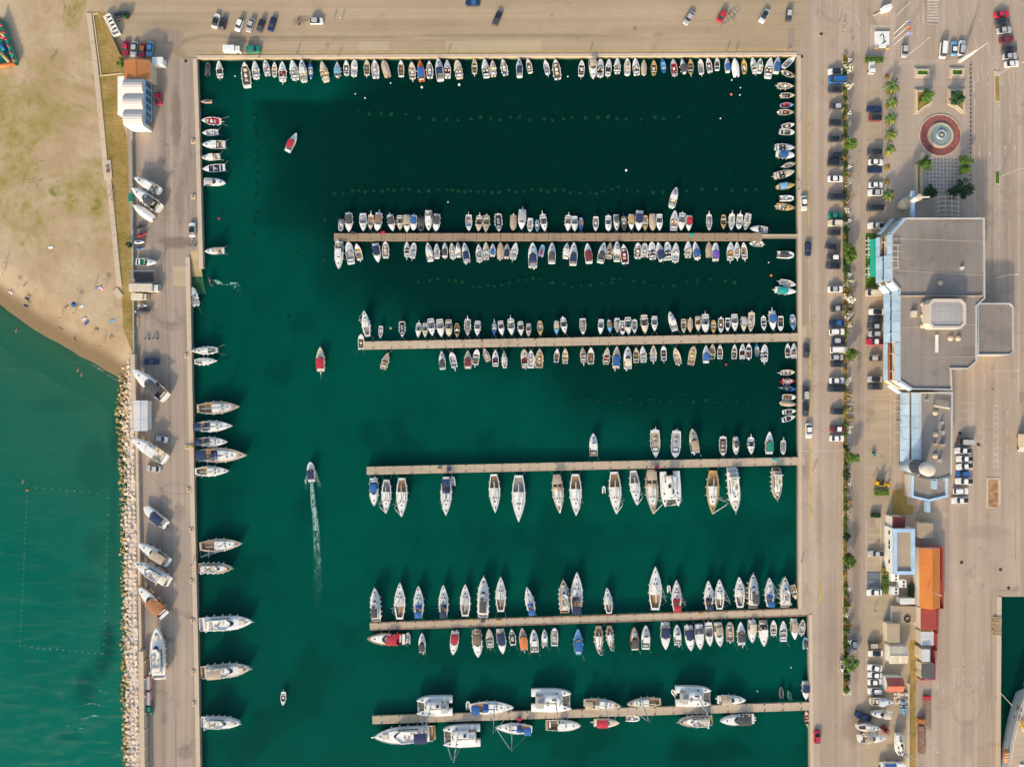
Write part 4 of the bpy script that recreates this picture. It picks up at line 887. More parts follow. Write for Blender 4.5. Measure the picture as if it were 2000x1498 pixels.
        mb = MB(); mb.tube((.13 * L, 0, .5), (.09 * L, 0, .88), .09); mb.tube((.09 * L, -.36, .88), (.09 * L, .36, .88), .05); P(mb, 'handlebar', M_black)
    if land:
        mb = MB(); zb = -z0
        if typ in 'skym':
            for x in (-.3, .0, .25): mb.box((x * L, 0, (-.4 + zb) / 2 + (zb * 0)), (.3, L * .2, max(.2, -.4 - zb))) if False else mb.box((x * L, 0, (zb - .4) / 2), (.35, L * .16, abs(zb + .4)))
        else:
            mb.box((0, 0, zb / 2 - .1), (L * .6, .15, .15)); [mb.box((x * L, 0, zb / 2 - .1), (.12, L * .3, abs(zb))) for x in (-.2, .2)]
        P(mb, 'cradle', M_rust)
    if moor == 1:      # bow lines to the quay
        ropes(root, [[(L * .47, s * .15, .7), (L * .47 + 2.2, s * 1.5, 1.2)] for s in (-1, 1)])
    elif moor == 2:    # stern lines to the quay, two bow lines dropping into the water
        ropes(root, [[(-L * .48, s * L * .1, .9), (-L * .48 - 3.0, s * (L * .1 + .9), 1.3)] for s in (-1, 1)])
    elif moor == 3:    # bow lines only into the water, stern to quay short
        ropes(root, [[(-L * .48, s * L * .13, .6), (-L * .48 - 1.6, s * (L * .13 + .8), 1.2)] for s in (-1, 1)])
    return root

REG = {'A': (380, 0, 4.9925), 'B': (780, 0, 4.9925), 'C': (1160, 0, 4.9925), 'J1a': (640, 360, 4.348), 'J1b': (1080, 360, 4.0), 'J2a': (690, 580, 4.545), 'J2b': (1110, 580, 4.348),
       'J3a': (700, 820, 4.545), 'J3b': (1130, 820, 4.348), 'J4a': (700, 1100, 4.444), 'J4b': (1140, 1090, 4.348), 'J5a': (700, 1310, 4.348), 'J5b': (1150, 1310, 4.348),
       'L1': (360, 160, 6.242), 'L2': (340, 400, 4.993), 'L3': (360, 660, 4.993), 'L4': (360, 1020, 6.24), 'L5': (360, 1240, 5.807), 'RQ': (1480, 90, 4.833), 'RQ2': (1480, 480, 4.05),
       'G1': (200, 330, 7.49), 'G2': (180, 520, 6.809), 'G3': (200, 720, 5.99), 'G4': (200, 960, 5.76), 'G5': (200, 1200, 5.025), 'S': (1640, 1340, 8.333), 'U': (1640, 1190, 8.333), 'X': (0, 0, 1)}
def rp(reg, x, y): o = REG[reg]; return (o[0] + x / o[2], o[1] + y / o[2])
# rows: name -> (place phrase, group, order axis, moor, text); each entry: bow x,y  stern x,y  type hull accent [width px]
ROWS = []
def row(place, group, axis, moor, text): ROWS.append((place, group, axis, moor, text))
row('along the top quay', 'boats moored along the top quay', 'x', 1, """
A 130,610 122,740 rdd;235,595 247,755 pwd;485,610 515,850 cwk;585,600 603,765 pwg;688,585 712,735 pwg;778,610 778,740 owy;855,605 860,790 pwm;950,590 985,775 pwg;1048,590 1070,795 kwi;1125,615 1135,755 obg;1238,600 1285,795 piy;1390,605 1397,760 bkl;1478,590 1482,730 owk;1560,585 1553,740 pww;1680,585 1680,730 oik;1755,585 1768,760 cww;1840,590 1885,750 typ
B 15,590 18,745 owk;118,605 130,765 oip;200,590 218,790 bob;292,600 298,760 cwg;380,578 402,790 kwn;465,590 470,760 pwm;560,590 588,765 pib;732,575 733,715 oik;828,580 850,755 pwd;908,590 918,745 pii;1005,580 1035,730 cwg;1168,580 1172,755 kwn;1250,575 1278,710 owk;1420,585 1447,720 owg;1518,578 1545,770 cwk;1780,590 1772,740 owd;1893,782 1880,560 kwp;1957,580 1955,745 pwk
C 62,580 62,745 pwk;150,578 135,735 pwd;230,565 228,715 pwk;325,568 325,730 cww;402,570 418,730 pwd;487,585 487,725 tpp;583,588 585,730 oyk;665,570 685,705 obl;770,578 790,735 ogr;857,575 885,720 bkd;940,575 947,715 oyd;1035,582 1050,718 owg;1110,565 1135,705 owk;1202,562 1203,685 owd;1295,570 1305,705 bwb;1370,570 1390,745 tww;1460,572 1470,715 oyy;1543,562 1575,712 pwk;1625,570 1612,710 cwg;1725,565 1695,760 pwk;1798,553 1775,715 bwb""")
row('along the right quay', 'boats moored along the right quay', 'y', 1, """
C 1960,555 1850,655 owg
RQ 348,292 240,245 opk;335,382 190,375 cip;347,468 220,468 oid;340,557 215,563 olr;337,628 200,625 oik;345,740 228,765 owk;347,818 208,810 owk;345,962 165,958 pwd;345,1035 178,1020 bwb;353,1108 250,1135 oig;345,1185 160,1230 pid;349,1310 180,1335 byl;345,1435 205,1438 rwg
J1b 1885,188 1748,172 pyb;1888,552 1750,548 rwd
RQ2 300,312 178,285 owi;303,365 140,350 bwt;295,1000 185,1005 oip;295,1070 190,1075 crw;300,1135 195,1125 obd;300,1198 197,1196 owk;302,1255 185,1243 tip;302,1305 200,1318 owd;295,1350 195,1380 owd""")
row('above the wooden jetty', 'boats moored above the wooden plank jetty', 'x', 1, """
J1a 110,400 112,290 rgg;180,405 180,245 bwd;303,400 298,250 pww;362,385 367,262 oip;418,395 437,245 bwk;555,400 528,262 bwd;615,390 612,265 pik;673,408 672,262 bwp;728,392 732,265 bwb;793,400 790,265 rdd;858,400 858,225 kwi;918,398 930,255 bwd;1200,398 1197,262 owg;1280,400 1290,270 pik;1342,408 1350,268 piy;1455,403 1447,255 cwd;1575,393 1578,265 twp;1645,385 1655,218 bwg;1717,405 1722,290 cww;1780,408 1778,305 olg;1845,400 1825,260 pwk
J1b 115,368 122,245 pwi;170,370 168,252 pwg;218,365 218,262 obb;333,368 335,255 owg;433,368 432,248 pwg;497,365 492,240 kwd;557,368 552,252 odp;612,358 612,237 bwy;668,365 678,208 bwn;720,363 722,245 oyp;780,362 777,235 twp;832,362 832,235 pwk;953,205 943,360 pwp;1000,362 1012,228 pwg;1060,365 1065,245 bwr;1220,362 1220,240 cwg;1333,352 1333,240 oyk;1392,360 1400,235 cww;1450,352 1463,237 owi;1500,360 1530,230 cgw;1540,345 1675,360 pwb""")
row('below the wooden jetty', 'boats moored below the wooden plank jetty', 'x', 1, """
J1a 97,725 100,488 kww;175,490 200,675 pwg;243,505 275,640 owy;430,665 405,505 bwn;490,488 493,625 cwp;673,488 672,612 pwd;735,498 718,625 pww;850,498 875,655 kwi;925,505 928,630 pww;995,497 995,620 bwd;1052,500 1065,628 cww;1105,498 1113,620 kww;1160,498 1185,665 kwn;1280,510 1290,655 pwg;1343,492 1345,640 piw;1403,505 1400,612 bwb;1468,492 1465,632 tip;1525,505 1518,630 bin;1600,497 1572,635 pww;1740,495 1742,710 kwn;1830,510 1805,618 rlr;1905,497 1902,675 kwd
J1b 112,458 98,580 bww;163,455 155,635 kwn;268,462 283,618 bwm;400,455 368,615 kwd;447,460 437,580 piy;498,445 498,605 kwg;550,470 565,620 cwm;665,458 663,580 cwk;718,455 718,575 rgg;772,450 780,585 pwd;820,455 855,600 bwn;890,450 905,590 pwd;960,458 955,605 pww;1055,445 1055,572 pwi;1108,450 1130,585 bwb;1218,448 1218,570 tip;1270,458 1270,598 bwv;1388,452 1385,590 pwy;1437,452 1440,572 pwi;1488,455 1500,580 owp;1535,462 1640,470 cww""")
row('above the second jetty', 'boats moored above the second jetty', 'x', 1, """
J2a 98,120 130,350 swg;240,365 245,260 owg;70,332 68,465 owk;435,355 432,220 cwd;575,360 582,237 pwg;637,358 637,235 pig;703,345 685,195 pwg;783,355 765,200 pwi;850,348 845,205 pik;922,360 920,237 oyd;1015,342 1015,200 cwp;1100,345 1105,215 pwg;1250,340 1252,225 obn;1322,342 1305,215 pwk;1407,340 1397,197 pwi;1490,345 1483,220 pwk;1555,353 1557,238 pig;1662,345 1655,215 oyb;1805,335 1803,210 blp;1880,325 1860,190 pwk
J2b 125,320 122,185 cwp;272,318 280,192 pwg;355,305 345,195 blk;415,302 415,182 cww;460,322 460,205 owk;513,322 505,175 pwd;562,308 563,197 owb;652,312 643,155 pik;732,290 732,165 pwg;855,125 905,290 kww;980,305 980,190 oik;1035,300 1035,190 tip;1103,290 1100,168 piy;1165,300 1163,150 pwg;1233,310 1233,200 oyy;1295,307 1297,183 owk;1352,290 1355,180 owd;1415,290 1410,148 pwb;1490,293 1490,168 big;1547,295 1557,135 cii;1662,285 1657,172 owd;1740,283 1730,122 bwb;1803,290 1805,165 owd;1912,280 1902,150 olg""")
row('below the second jetty', 'boats moored below the second jetty', 'x', 1, """
J2a 308,500 262,640 piy;785,480 795,645 kwd;870,492 900,625 owg;1018,478 1018,635 bim;1100,467 1082,600 owk;1160,458 1200,570 cii;1262,470 1262,615 pwm;1338,478 1345,632 swg;1515,467 1530,628 pim;1577,472 1577,630 cww;1655,462 1648,628 ciy;1812,460 1800,578 owk;1882,458 1880,590 oiy
J2b 120,432 130,555 pip;192,430 190,568 owk;333,430 318,570 pid;413,420 405,605 bib;502,420 503,612 kwi;575,432 577,558 oik;630,420 640,555 pww;722,412 722,543 ciw;808,418 812,538 owd;905,432 938,570 oii;1065,420 1040,575 ciy;1170,412 1170,560 bwb;1225,402 1222,525 oik;1288,408 1288,525 owk;1412,405 1408,525 owk;1480,398 1477,525 pwm;1533,395 1533,520 owd;1598,395 1605,505 obb;1668,405 1665,548 pwd;1862,395 1865,515 owd;1915,395 1917,518 pwd""")
row('above the third jetty', 'boats moored above the third jetty', 'x', 1, """
J3b 123,110 128,305 kwk;655,318 648,90 cwp;820,318 832,97 cwg;960,70 990,280 kip;1225,302 1228,145 cwk;1333,297 1332,155 kwd;1465,292 1465,152 pwd;1622,100 1618,290 bwe;1735,293 1740,178 cww""")
row('below the third jetty', 'boats moored below the third jetty', 'x', 2, """
J3a 143,765 138,515 kwb;250,830 252,530 swg;388,860 388,515 swk;780,850 782,505 swn;835,500 845,590 rwg;1217,825 1203,480 swk;1423,905 1422,490 swg;1787,830 1758,485 swp;1930,850 1925,480 swi
J3b 215,560 217,628 rwg;318,800 300,440 swk;493,725 462,430 swg;630,800 610,420 skp;785,735 768,435 mwk 40;1130,800 1138,430 syk;1325,780 1298,415 ywi;1675,680 1672,410 ywy""")
row('above the fourth jetty', 'boats moored above the fourth jetty', 'x', 2, """
J4a 145,205 160,490 ywd;362,155 360,480 swi;522,185 527,465 swb;738,175 742,465 swn;928,170 928,455 swg;1088,105 1082,458 ywd;1235,105 1235,415 swk;1460,195 1510,440 swb;1775,135 1790,418 ywy;1895,65 1890,435 swn
J4b 195,240 215,465 swk;605,60 605,435 swk;722,228 727,298 rwg;785,175 785,445 swr;1055,180 1060,430 swn;1148,170 1150,430 swk;1315,148 1325,415 swg;1428,120 1432,410 ykd;1570,155 1575,405 swb;1697,150 1702,405 yww;1803,350 1775,230 oip""")
row('below the fourth jetty', 'boats moored below the fourth jetty', 'x', 3, """
J4a 75,645 405,655 kmr 25;428,600 428,705 rgg;553,598 555,770 kwd;822,790 842,585 kwr;1042,812 1025,578 kwk;1133,568 1145,730 pig;1255,785 1230,572 bwn;1328,568 1345,710 cwd;1420,560 1440,750 bio;1520,565 1530,768 kwg;1615,565 1615,715 kww;1702,560 1702,715 cwg;1905,565 1910,790 blb
J4b 128,810 125,575 sik;230,775 215,575 sik;425,575 435,775 kod;525,560 525,770 kww;697,775 693,548 bwn;788,555 797,735 kwg;908,783 885,570 kwn;985,770 975,560 kwg;1072,745 1058,550 pwb;1155,748 1135,545 kwp;1240,540 1245,705 cip;1332,540 1342,735 bwd;1425,715 1425,522 kwi;1525,745 1520,527 kwk;1613,525 1613,655 owp;1695,530 1697,705 pwb;1793,690 1783,515 bwp;1862,520 1850,645 cwg;1885,670 1888,780 rld""")
row('above the lowest jetty', 'boats moored above the lowest jetty', 'x', 0, """
J5a 495,290 800,285 mwg 39;1325,300 950,308 swb;930,255 930,340 rwg;1810,240 1468,238 mwg 45
J5b 275,290 -44,265 swp;315,272 610,255 sik;1035,208 735,205 mwg 40;705,160 750,225 rwg;1330,240 1088,240 kwp;1635,135 1638,235 jwd;1695,165 1715,255 jye;1845,245 1838,90 bwn""")
row('below the lowest jetty', 'boats moored below the lowest jetty', 'x', 0, """
J5a 135,545 635,520 ywn 33;718,545 1035,535 mwk 44;1160,470 1475,490 swb;1890,455 1590,455 kwk
J5b 260,440 45,440 bir;437,405 310,405 rwk;750,420 1040,410 ywy;1105,415 1400,400 kwd;1845,335 1860,460 ork""")
row('along the left quay', 'boats moored along the left quay', 'y', 2, """
L1 190,240 335,240 jrp;210,468 440,485 cwr;220,625 410,615 owg;225,775 500,770 kwg;218,935 435,915 kwi;220,1065 490,1045 owd;510,1235 245,1225 kwg
L2 305,460 490,450 kwp;175,805 215,985 pww
L3 80,130 325,120 swg;330,222 105,235 swg;555,668 130,690 sik;485,855 105,865 swn;435,1013 130,1010 swn;625,1140 130,1140 sin;450,1293 110,1300 swk
L4 725,250 195,290 sik;605,552 190,550 ywy;850,1195 205,1235 ywg
L5 770,365 210,415 ywp;655,985 205,970 ywi""")
FEAT = {'o': 'a {} cockpit floor', 'p': 'a {} cockpit', 'c': 'a {} deck floor', 'b': 'a {} canopy', 't': 'a {} cover', 'k': 'a {} cockpit', 'y': '{} deck fittings', 's': '{} cockpit', 'm': 'a {} cockpit', 'r': '{} seats', 'j': 'a {} deck'}
NLET = 'wngd'
SEATW = {}
entries = []
for place, group, axis, moor, text in ROWS:
    lst = []
    for line in text.strip().split('\n'):
        reg, rest_ = line.split(' ', 1)
        for e in rest_.split(';'):
            p = e.split(' '); b0 = tuple(map(float, p[0].split(','))); s0 = tuple(map(float, p[1].split(','))); code = p[2]; wpx = float(p[3]) if len(p) > 3 else None
            lst.append((rp(reg, *b0), rp(reg, *s0), code, wpx))
    lst.sort(key=lambda e: (e[0][0] + e[1][0]) if axis == 'x' else (e[0][1] + e[1][1]))
    def desc(code):
        ty, hc, ac = code; hw_ = PAL[hc][1]; aw = PAL[ac][1]; base = NAMES[ty][1]
        if ty == 't': return hw_ + ' boat under a ' + aw + ' cover' if ac != hc else aw + '-covered boat'
        if ty == 's' and ac in 'nbr': return f'{hw_} sailing yacht with {aw} bimini'
        if ty == 's': return f'{hw_} sailing yacht without a bimini' if ac != 'p' else 'white sailing yacht with tan awning'
        if ty == 'k' and ac in 'nbdrempt': return f'{hw_} cabin cruiser with {aw} canopy'
        if ty == 'k' and ac in 'wgi': return f'{hw_} cabin cruiser with hardtop'
        if ty == 'y': return f'{hw_} motor yacht with {aw} canopy' if ac in 'nd' else (f'{hw_} motor yacht with teak decks' if ac in 'yk' else f'{hw_} motor yacht with radar arch' if ac != 'p' else f'{hw_} motor yacht with tan sunshade')
        if ty == 'k': return f'{hw_} cabin cruiser with {aw} cockpit'
        if ty == 'm': return 'white catamaran with mast' + (' and teak cockpit' if ac == 'k' else '')
        if ty == 'r': return f'{hw_} inflatable ' + ('dinghy' if True else '')
        if ty == 'j': return {'jrp': 'red jet ski', 'jwd': 'white and black jet ski', 'jye': 'lime jet ski'}.get(code, 'jet ski')
        if ty == 'b': return f'{hw_} motorboat under {aw} canopy'
        fl = {'o': 'open boat', 'p': 'windscreen boat', 'c': 'console boat'}[ty]
        if ac in 'nb': return f'{hw_} {fl} with grey floor'
        return f'{hw_} {fl} with {aw} floor'
    ds = [desc(c) for _, _, c, _ in lst]
    for i, (bw_, st_, code, wpx) in enumerate(lst):
        lab = f'{ds[i]} {place}'
        if ds.count(ds[i]) > 1:
            n = len(lst)
            if axis == 'x': end = f'{ORD[i]} boat from left' if i < n / 2 else f'{ORD[n - 1 - i]} boat from right'
            else: end = f'{ORD[i]} boat from top' if i < n / 2 else f'{ORD[n - 1 - i]} boat from bottom'
            lab = f'{ds[i]}, {end} {place}'
        mr = moor
        if code[0] in 'jrm': mr = 0
        elif moor == 1 and not (place.endswith('second jetty') or place.endswith('third jetty')) and random.random() < .6: mr = 0
        elif moor == 2 and code[0] in 'ko': mr = 3
        up = bw_[1] < st_[1]
        if mr == 1 and axis == 'x' and place != 'along the top quay' and up != place.startswith('below'): mr = 3
        if place == 'along the top quay' and not up: mr = 0
        make_boat(bw_, st_, code[0], code[1], code[2], lab, group, rnd=random, B=wpx * S if wpx else None, moor=mr)
# boats lying or moving alone
solo = [('A', 995, 1300, 905, 1478, 'bwr', 'white motorboat with a bright red canopy drifting in the dark upper basin'), ('J1b', 962, 25, 925, 178, 'kwg', 'white cabin cruiser lying loose above the wooden plank jetty'),
        ('L3', 1325, 90, 1330, 325, 'bir', 'cream motorboat with red canopy crossing the middle of the harbour'), ('L3', 1230, 1210, 1240, 1400, 'bwn', 'white motorboat with navy canopy making a long white wake'),
        ('L5', 1118, 795, 1125, 650, 'owk', 'tiny white open boat alone in the lower left basin'), ('U', 45, 1022, 45, 845, 'owk', 'small white open boat standing ashore beside the shrub strip')]
for reg, a, b, c, d, code, lab in solo: make_boat(rp(reg, a, b), rp(reg, c, d), code[0], code[1], code[2], lab, z0=WZ if reg != 'U' else .45, land=reg == 'U')
land = [('G1', 480, 135, 845, 335, 'kwg', 'white cabin cruiser with grey deck ashore, topmost on the mole', None), ('G1', 440, 285, 852, 590, 'kwd', 'large white cruiser with dark cockpit ashore above the shrink-wrapped boat', None),
        ('G1', 452, 530, 738, 738, 'tww', 'boat wrapped in white cover ashore on the mole', None), ('G1', 797, 1372, 490, 1358, 'pwe', 'white motorboat with green cockpit ashore on the mole', None),
        ('G2', 770, 606, 590, 605, 'tdd', 'small boat under a black cover parked on the mole', None), ('G3', 360, 5, 752, 345, 'kwd', 'large white cruiser with black cockpit ashore above the white shed', None),
        ('G3', 362, 815, 748, 1068, 'kwi', 'white cruiser with hardtop ashore below the white shed', None), ('G4', 468, 172, 718, 382, 'bwn', 'white motorboat with navy canopy ashore on the mole', None),
        ('G4', 410, 575, 755, 800, 'kwp', 'large white cruiser under a tan awning ashore on the mole', None), ('G4', 372, 782, 752, 1010, 'ywg', 'white motor yacht with flybridge ashore beside the breakwater', None),
        ('G4', 393, 1040, 712, 1395, 'kkc', 'brown wooden cruiser with a rust brown after part ashore on the mole', None), ('G5', 545, 115, 566, 612, 'ywm', 'long white motor yacht ashore at the lower end of the mole', None),
        ('S', 862, 250, 503, 243, 'kwk', 'white cruiser ashore below the red roofed hut in the yard', None), ('S', 487, 430, 838, 450, 'kwi', 'white cruiser with hardtop ashore above the dark blue pickup', None),
        ('S', 655, 672, 278, 655, 'swi', 'white sailing yacht hull ashore beside the red loader', None), ('S', 745, 828, 300, 842, 'kwp', 'white cruiser with tan canopy ashore, lowest in the yard', None),
        ('S', 955, 1095, 958, 770, 'mwg', 'small white catamaran ashore beside the yard wall', 15), ('S', 1042, 462, 1040, 248, 'pld', 'pale blue motorboat ashore beside the rubble heap', None), ('S', 1090, 1300, 668, 1300, 'bwb', 'white boat with blue canopy ashore at the bottom edge of the yard', None),
        ('G1', 642, 940, 510, 985, 'jrr', 'red jet ski parked on the mole', None), ('G1', 612, 1068, 465, 1072, 'jww', 'white jet ski parked on the mole below the red one', None), ('G1', 600, 1158, 480, 1160, 'jwb', 'white jet ski with blue deck parked on the mole', None), ('G1', 632, 845, 490, 868, 'jdd', 'black jet ski parked on the mole above the red one', None),
        ('G2', 735, 527, 605, 523, 'jdw', 'black and white jet ski beside the cream caravan', None)]
for reg, a, b, c, d, code, lab, wpx in land:
    ty = code[0]; z0 = {'k': 1.3, 'y': 1.5, 's': 1.4, 'm': .9, 'j': .35}.get(ty, .75)
    make_boat(rp(reg, a, b), rp(reg, c, d), ty, code[1], code[2], lab, 'boats standing ashore', z0=z0, land=True, B=wpx * S if wpx else None)
make_boat(rp('L2', 335, 700), rp('L2', 370, 795), 'j', 'd', 'd', 'black jet ski ridden across the water near the slipway')
# ------------------------------------------------------------------ buildings
def ring_band(mb, poly, z0, z1, t):
    """low parapet along a closed world polygon, thickness t inward (mitred)"""
    n = len(poly); ar = sum(poly[i][0] * poly[(i + 1) % n][1] - poly[(i + 1) % n][0] * poly[i][1] for i in range(n)); sg = 1 if ar > 0 else -1
    inn = []
    for i in range(n):
        a, b, c = Vector(poly[i - 1]), Vector(poly[i]), Vector(poly[(i + 1) % n]); d1, d2 = (b - a).normalized(), (c - b).normalized()
        n1, n2 = Vector((-d1.y, d1.x)) * sg, Vector((-d2.y, d2.x)) * sg; m_ = (n1 + n2); m_ = m_ / max(.3, m_.dot(n1)); inn.append(tuple(b + m_ * t))
    for i in range(n):
        j = (i + 1) % n; o0, o1, i0, i1 = poly[i], poly[j], inn[i], inn[j]
        mb.add([(*o0, z0), (*o1, z0), (*i1, z0), (*i0, z0), (*o0, z1), (*o1, z1), (*i1, z1), (*i0, z1)], [(3, 2, 1, 0), (4, 5, 6, 7), (0, 1, 5, 4), (2, 3, 7, 6)])
    return inn
def flat_block(root, px, z, roofm, wallm, parm, par_h=.45, par_t=.5, zb=0, wall='wall', roof='roof', par='parapet'):
    poly = PX(px, z); mb = MB(); mb.prism(poly, zb, z - .25); mb.build(wall, wallm, root)
    n = len(poly); cx, cy = sum(p[0] for p in poly) / n, sum(p[1] for p in poly) / n
    mb = MB(); inn = ring_band(mb, poly, z - .25, z + par_h, par_t); mb.build(par, parm, root)
    mb = MB(); mb.prism(inn, z - .24, z); mb.build(roof, roofm, root)
    return poly
def fasc(root, px, z, bands, step, m, name='fascia_panel', out=.25):
    """rows of panels along a roof edge; band = (z0, z1) upright or (z0, z1, out0, out1) sloping outwards"""
    for (ax, ay), (bx, by) in zip(px, px[1:]):
        a, b = Vector(W(ax, ay, z)), Vector(W(bx, by, z)); d = b - a; L = d.length; n = max(1, round(L / step)); u = d / L; nn = Vector((d.y, -d.x)).normalized()
        if nn.x > 0 and abs(nn.x) > .3: nn = -nn
        for i in range(n):
            p, q = a + u * (L * i / n + .05), a + u * (L * (i + 1) / n - .05)
            for bd in bands:
                z0, z1 = bd[0], bd[1]; o0, o1 = (bd[2], bd[3]) if len(bd) > 2 else (out, out); mb = MB()
                mb.loft([[(*(e + nn * (o1 - .14)), z1), (*(e + nn * (o0 - .14)), z0), (*(e + nn * (o0 + .14)), z0), (*(e + nn * (o1 + .14)), z1)] for e in (p, q)]); mb.build(name, m, root)
def window(root, c, w_, h_, ang, m=M_glass, frame=None):
    mb = MB(); mb.box(c, (w_, .14, h_), ang); f = mb.build('window', frame or M_white, root)
    mb = MB(); mb.box(c, (w_ - .25, .22, h_ - .25), ang); mb.build('pane', m, f)
M_pale = paint('pale_grey_coping', (.55, .54, .50), .7)
T = thing('terminal_building', 'large flat roofed terminal with pale blue panelled front facing the harbour', 'building', (*W(1830, 600), 0))
def at_root(root):
    """move children so that they keep their world place under a root that is not at the origin"""
    loc = Vector(root.location)
    for ch in root.children: ch.location = Vector(ch.location) - loc
ZT = 9.0
main = [(1768, 426), (1922, 426), (1923, 583), (1907, 598), (1907, 706), (1890, 721), (1857, 721), (1859, 762), (1781, 761), (1755.5, 744), (1755.5, 566), (1740, 549), (1740, 458)]
flat_block(T, main, ZT, M_roof, M_wallp, M_pale, .4, .42)
fasc(T, [(1740, 549), (1740, 497.5)], ZT, [(3.4, 5.8, 1.75, 1.0), (6.8, 9.35, .95, .15)], 3.5, M_blue)
fasc(T, [(1740, 497), (1740, 458)], ZT, [(3.4, 4.7, 1.75, 1.35), (8.0, 9.35, .55, .15)], 3.5, M_blue)
fasc(T, [(1740, 457), (1767, 427)], ZT, [(3.4, 4.7, 1.75, 1.35), (8.0, 9.35, .55, .15)], 3.5, M_blue)
fasc(T, [(1755, 565), (1741, 550)], ZT, [(3.4, 5.8, 1.75, 1.0), (6.8, 9.35, .95, .15)], 3.5, M_blue)
fasc(T, [(1755.5, 668), (1755.5, 567)], ZT, [(3.4, 5.8, 1.75, 1.0), (6.8, 9.35, .95, .15)], 3.5, M_blue)
fasc(T, [(1755.5, 743), (1755.5, 669)], ZT, [(3.4, 4.7, 1.75, 1.35), (8.0, 9.35, .55, .15)], 3.5, M_blue)
fasc(T, [(1780, 760.5), (1756, 745)], ZT, [(3.4, 4.7, 1.75, 1.35), (8.0, 9.35, .55, .15)], 3.5, M_blue)
fasc(T, [(1768, 425.6), (1922, 425.6)], ZT, [(6.6, 9.2)], 5, M_blue)
fasc(T, [(1858, 762.6), (1782, 761.6)], ZT, [(6.4, 9.35)], 5, M_blue)
for y in (470, 508, 545, 575, 600, 625, 650, 668, 690, 725): 
    x = 1740 if y < 550 else 1755.5
    wx, wy = W(x, y, ZT); mb = MB(); mb.box((wx - .65, wy, 6.1), (1.3, .22, .55)); mb.build('facade_pier', M_coping, T)
for (x, y0, y1, z) in ((1740, 458, 549, 4.6), (1755.5, 567, 743, 4.6)):
    wx, wa = W(x, y0, ZT); _, wb = W(x, y1, ZT); mb = MB(); mb.box((wx - .06, (wa + wb) / 2, z), (.1, abs(wa - wb) - .5, .9)); mb.build('window_band', M_glass, T)
for (y0, y1) in ((459, 496), (671, 741)):
    x = 1740 if y0 < 500 else 1755.5; wx, wa = W(x, y0, ZT); _, wb = W(x, y1, ZT); mb = MB(); mb.box((wx - .9, (wa + wb) / 2, 4.05), (1.6, abs(wa - wb), .16)); mb.build('balcony_floor', M_tile_b if y0 > 600 else M_concrete, T)
# seams on the roof, plant box, domes, ducts
mb = MB()
for q in (((1745, 466), (1919, 472)), ((1745, 528), (1919, 538)), ((1760, 640), (1905, 634)), ((1800, 698), (1905, 697))): p_ = [W(*seg(*q[0], *q[1], .8)[i], ZT + .02) for i in range(4)]; mb.prism(p_, ZT - .05, ZT + .05)
mb.build('roof_seam', M_coping, T)
mb = MB(); p_ = [W(*seg(1757, 578, 1919, 578, 1.6)[i], ZT + .5) for i in range(4)]; mb.prism(p_, ZT - .05, ZT + .55); mb.build('roof_step', M_concrete, T)
pl = [(1822, 584), (1877, 584), (1886, 594), (1886, 632), (1877, 642), (1822, 642), (1813, 632), (1813, 594)]
flat_block(T, pl, 12.6, ground('weathered_roof', (.40, .38, .37), (.22, .20, .19), (.55, .52, .5), 'x', (1.6, 1.2), .8), M_wallp, M_wallp, .25, .8, ZT, 'penthouse_wall', 'penthouse_roof', 'penthouse_rim')
for x, y in ((1804.5, 593.5), (1804.5, 616), (1804, 636), (1858, 660.5), (1873, 660.5), (1838, 552.5)): mb = MB(); wx, wy = W(x, y, ZT + .6); mb.dome((wx, wy, ZT + .3), .88, .6, 14, 4, .35); mb.build('roof_dome', M_coping, T, True)
def roof_box(x, y, sx, sy, hh, m, name, z=ZT): mb = MB(); wx, wy = W(x, y, z + hh); mb.box((wx, wy, z + hh / 2), (sx * S, sy * S, hh)); return mb.build(name, m, T)
roof_box(1880.5, 523.5, 5, 5, .9, gel('w'), 'roof_vent'); roof_box(1786.5, 613, 9, 11, 1.1, gel('i'), 'roof_unit'); roof_box(1830.5, 671, 4.5, 33, .5, gel('w'), 'roof_duct')
mb = MB()
for a, b in (((1754, 479), (1754, 524)), ((1742, 479), (1758, 479)), ((1742, 491), (1758, 491)), ((1742, 503), (1756, 503)), ((1742, 509), (1756, 509)), ((1742, 524), (1756, 524))): mb.tube(W3(*a, ZT + 1.3), W3(*b, ZT + 1.3), .11)
for q in ((1754, 480), (1754, 500), (1754, 523)): mb.tube(W3(*q, ZT), W3(*q, ZT + 1.3), .12)
mb.build('sign_frame', gel('i'), T)
flat_block(T, [(1908, 592), (1972, 592), (1978.5, 599), (1978.5, 687), (1972, 694), (1908.5, 694)], 6.0, M_roof, M_wallp, M_pale, .35, .4, 0, 'wing_wall', 'wing_roof', 'wing_parapet')
sw = [(1796, 766), (1860, 766), (1858, 930), (1828, 939), (1789, 931), (1796, 920)]
flat_block(T, sw, 7.0, M_roof, M_wallp, M_pale, .35, .4, 0, 'south_wing_wall', 'south_wing_roof', 'south_wing_parapet')
fasc(T, [(1796, 905), (1796, 767)], 7.0, [(4.6, 7.35, 1.1, .2)], 3.55, M_blue)
fasc(T, [(1796, 905), (1796, 767)], 7.0, [(1.2, 3.9, 2.9, 1.5)], 3.55, M_blue)
fasc(T, [(1827, 939.5), (1790, 931.5)], 7.0, [(5.4, 7.35)], 5, M_blue, out=.2); fasc(T, [(1858, 930.5), (1829, 939.5)], 7.0, [(5.4, 7.35)], 5, M_blue, out=.2)
tr = [(1779, 921), (1850, 934), (1849.5, 970), (1813, 979), (1778, 971)]
flat_block(T, tr, 3.6, M_roof, M_wallp, M_blue, .6, .7, 0, 'terrace_wall', 'terrace_floor', 'terrace_parapet')
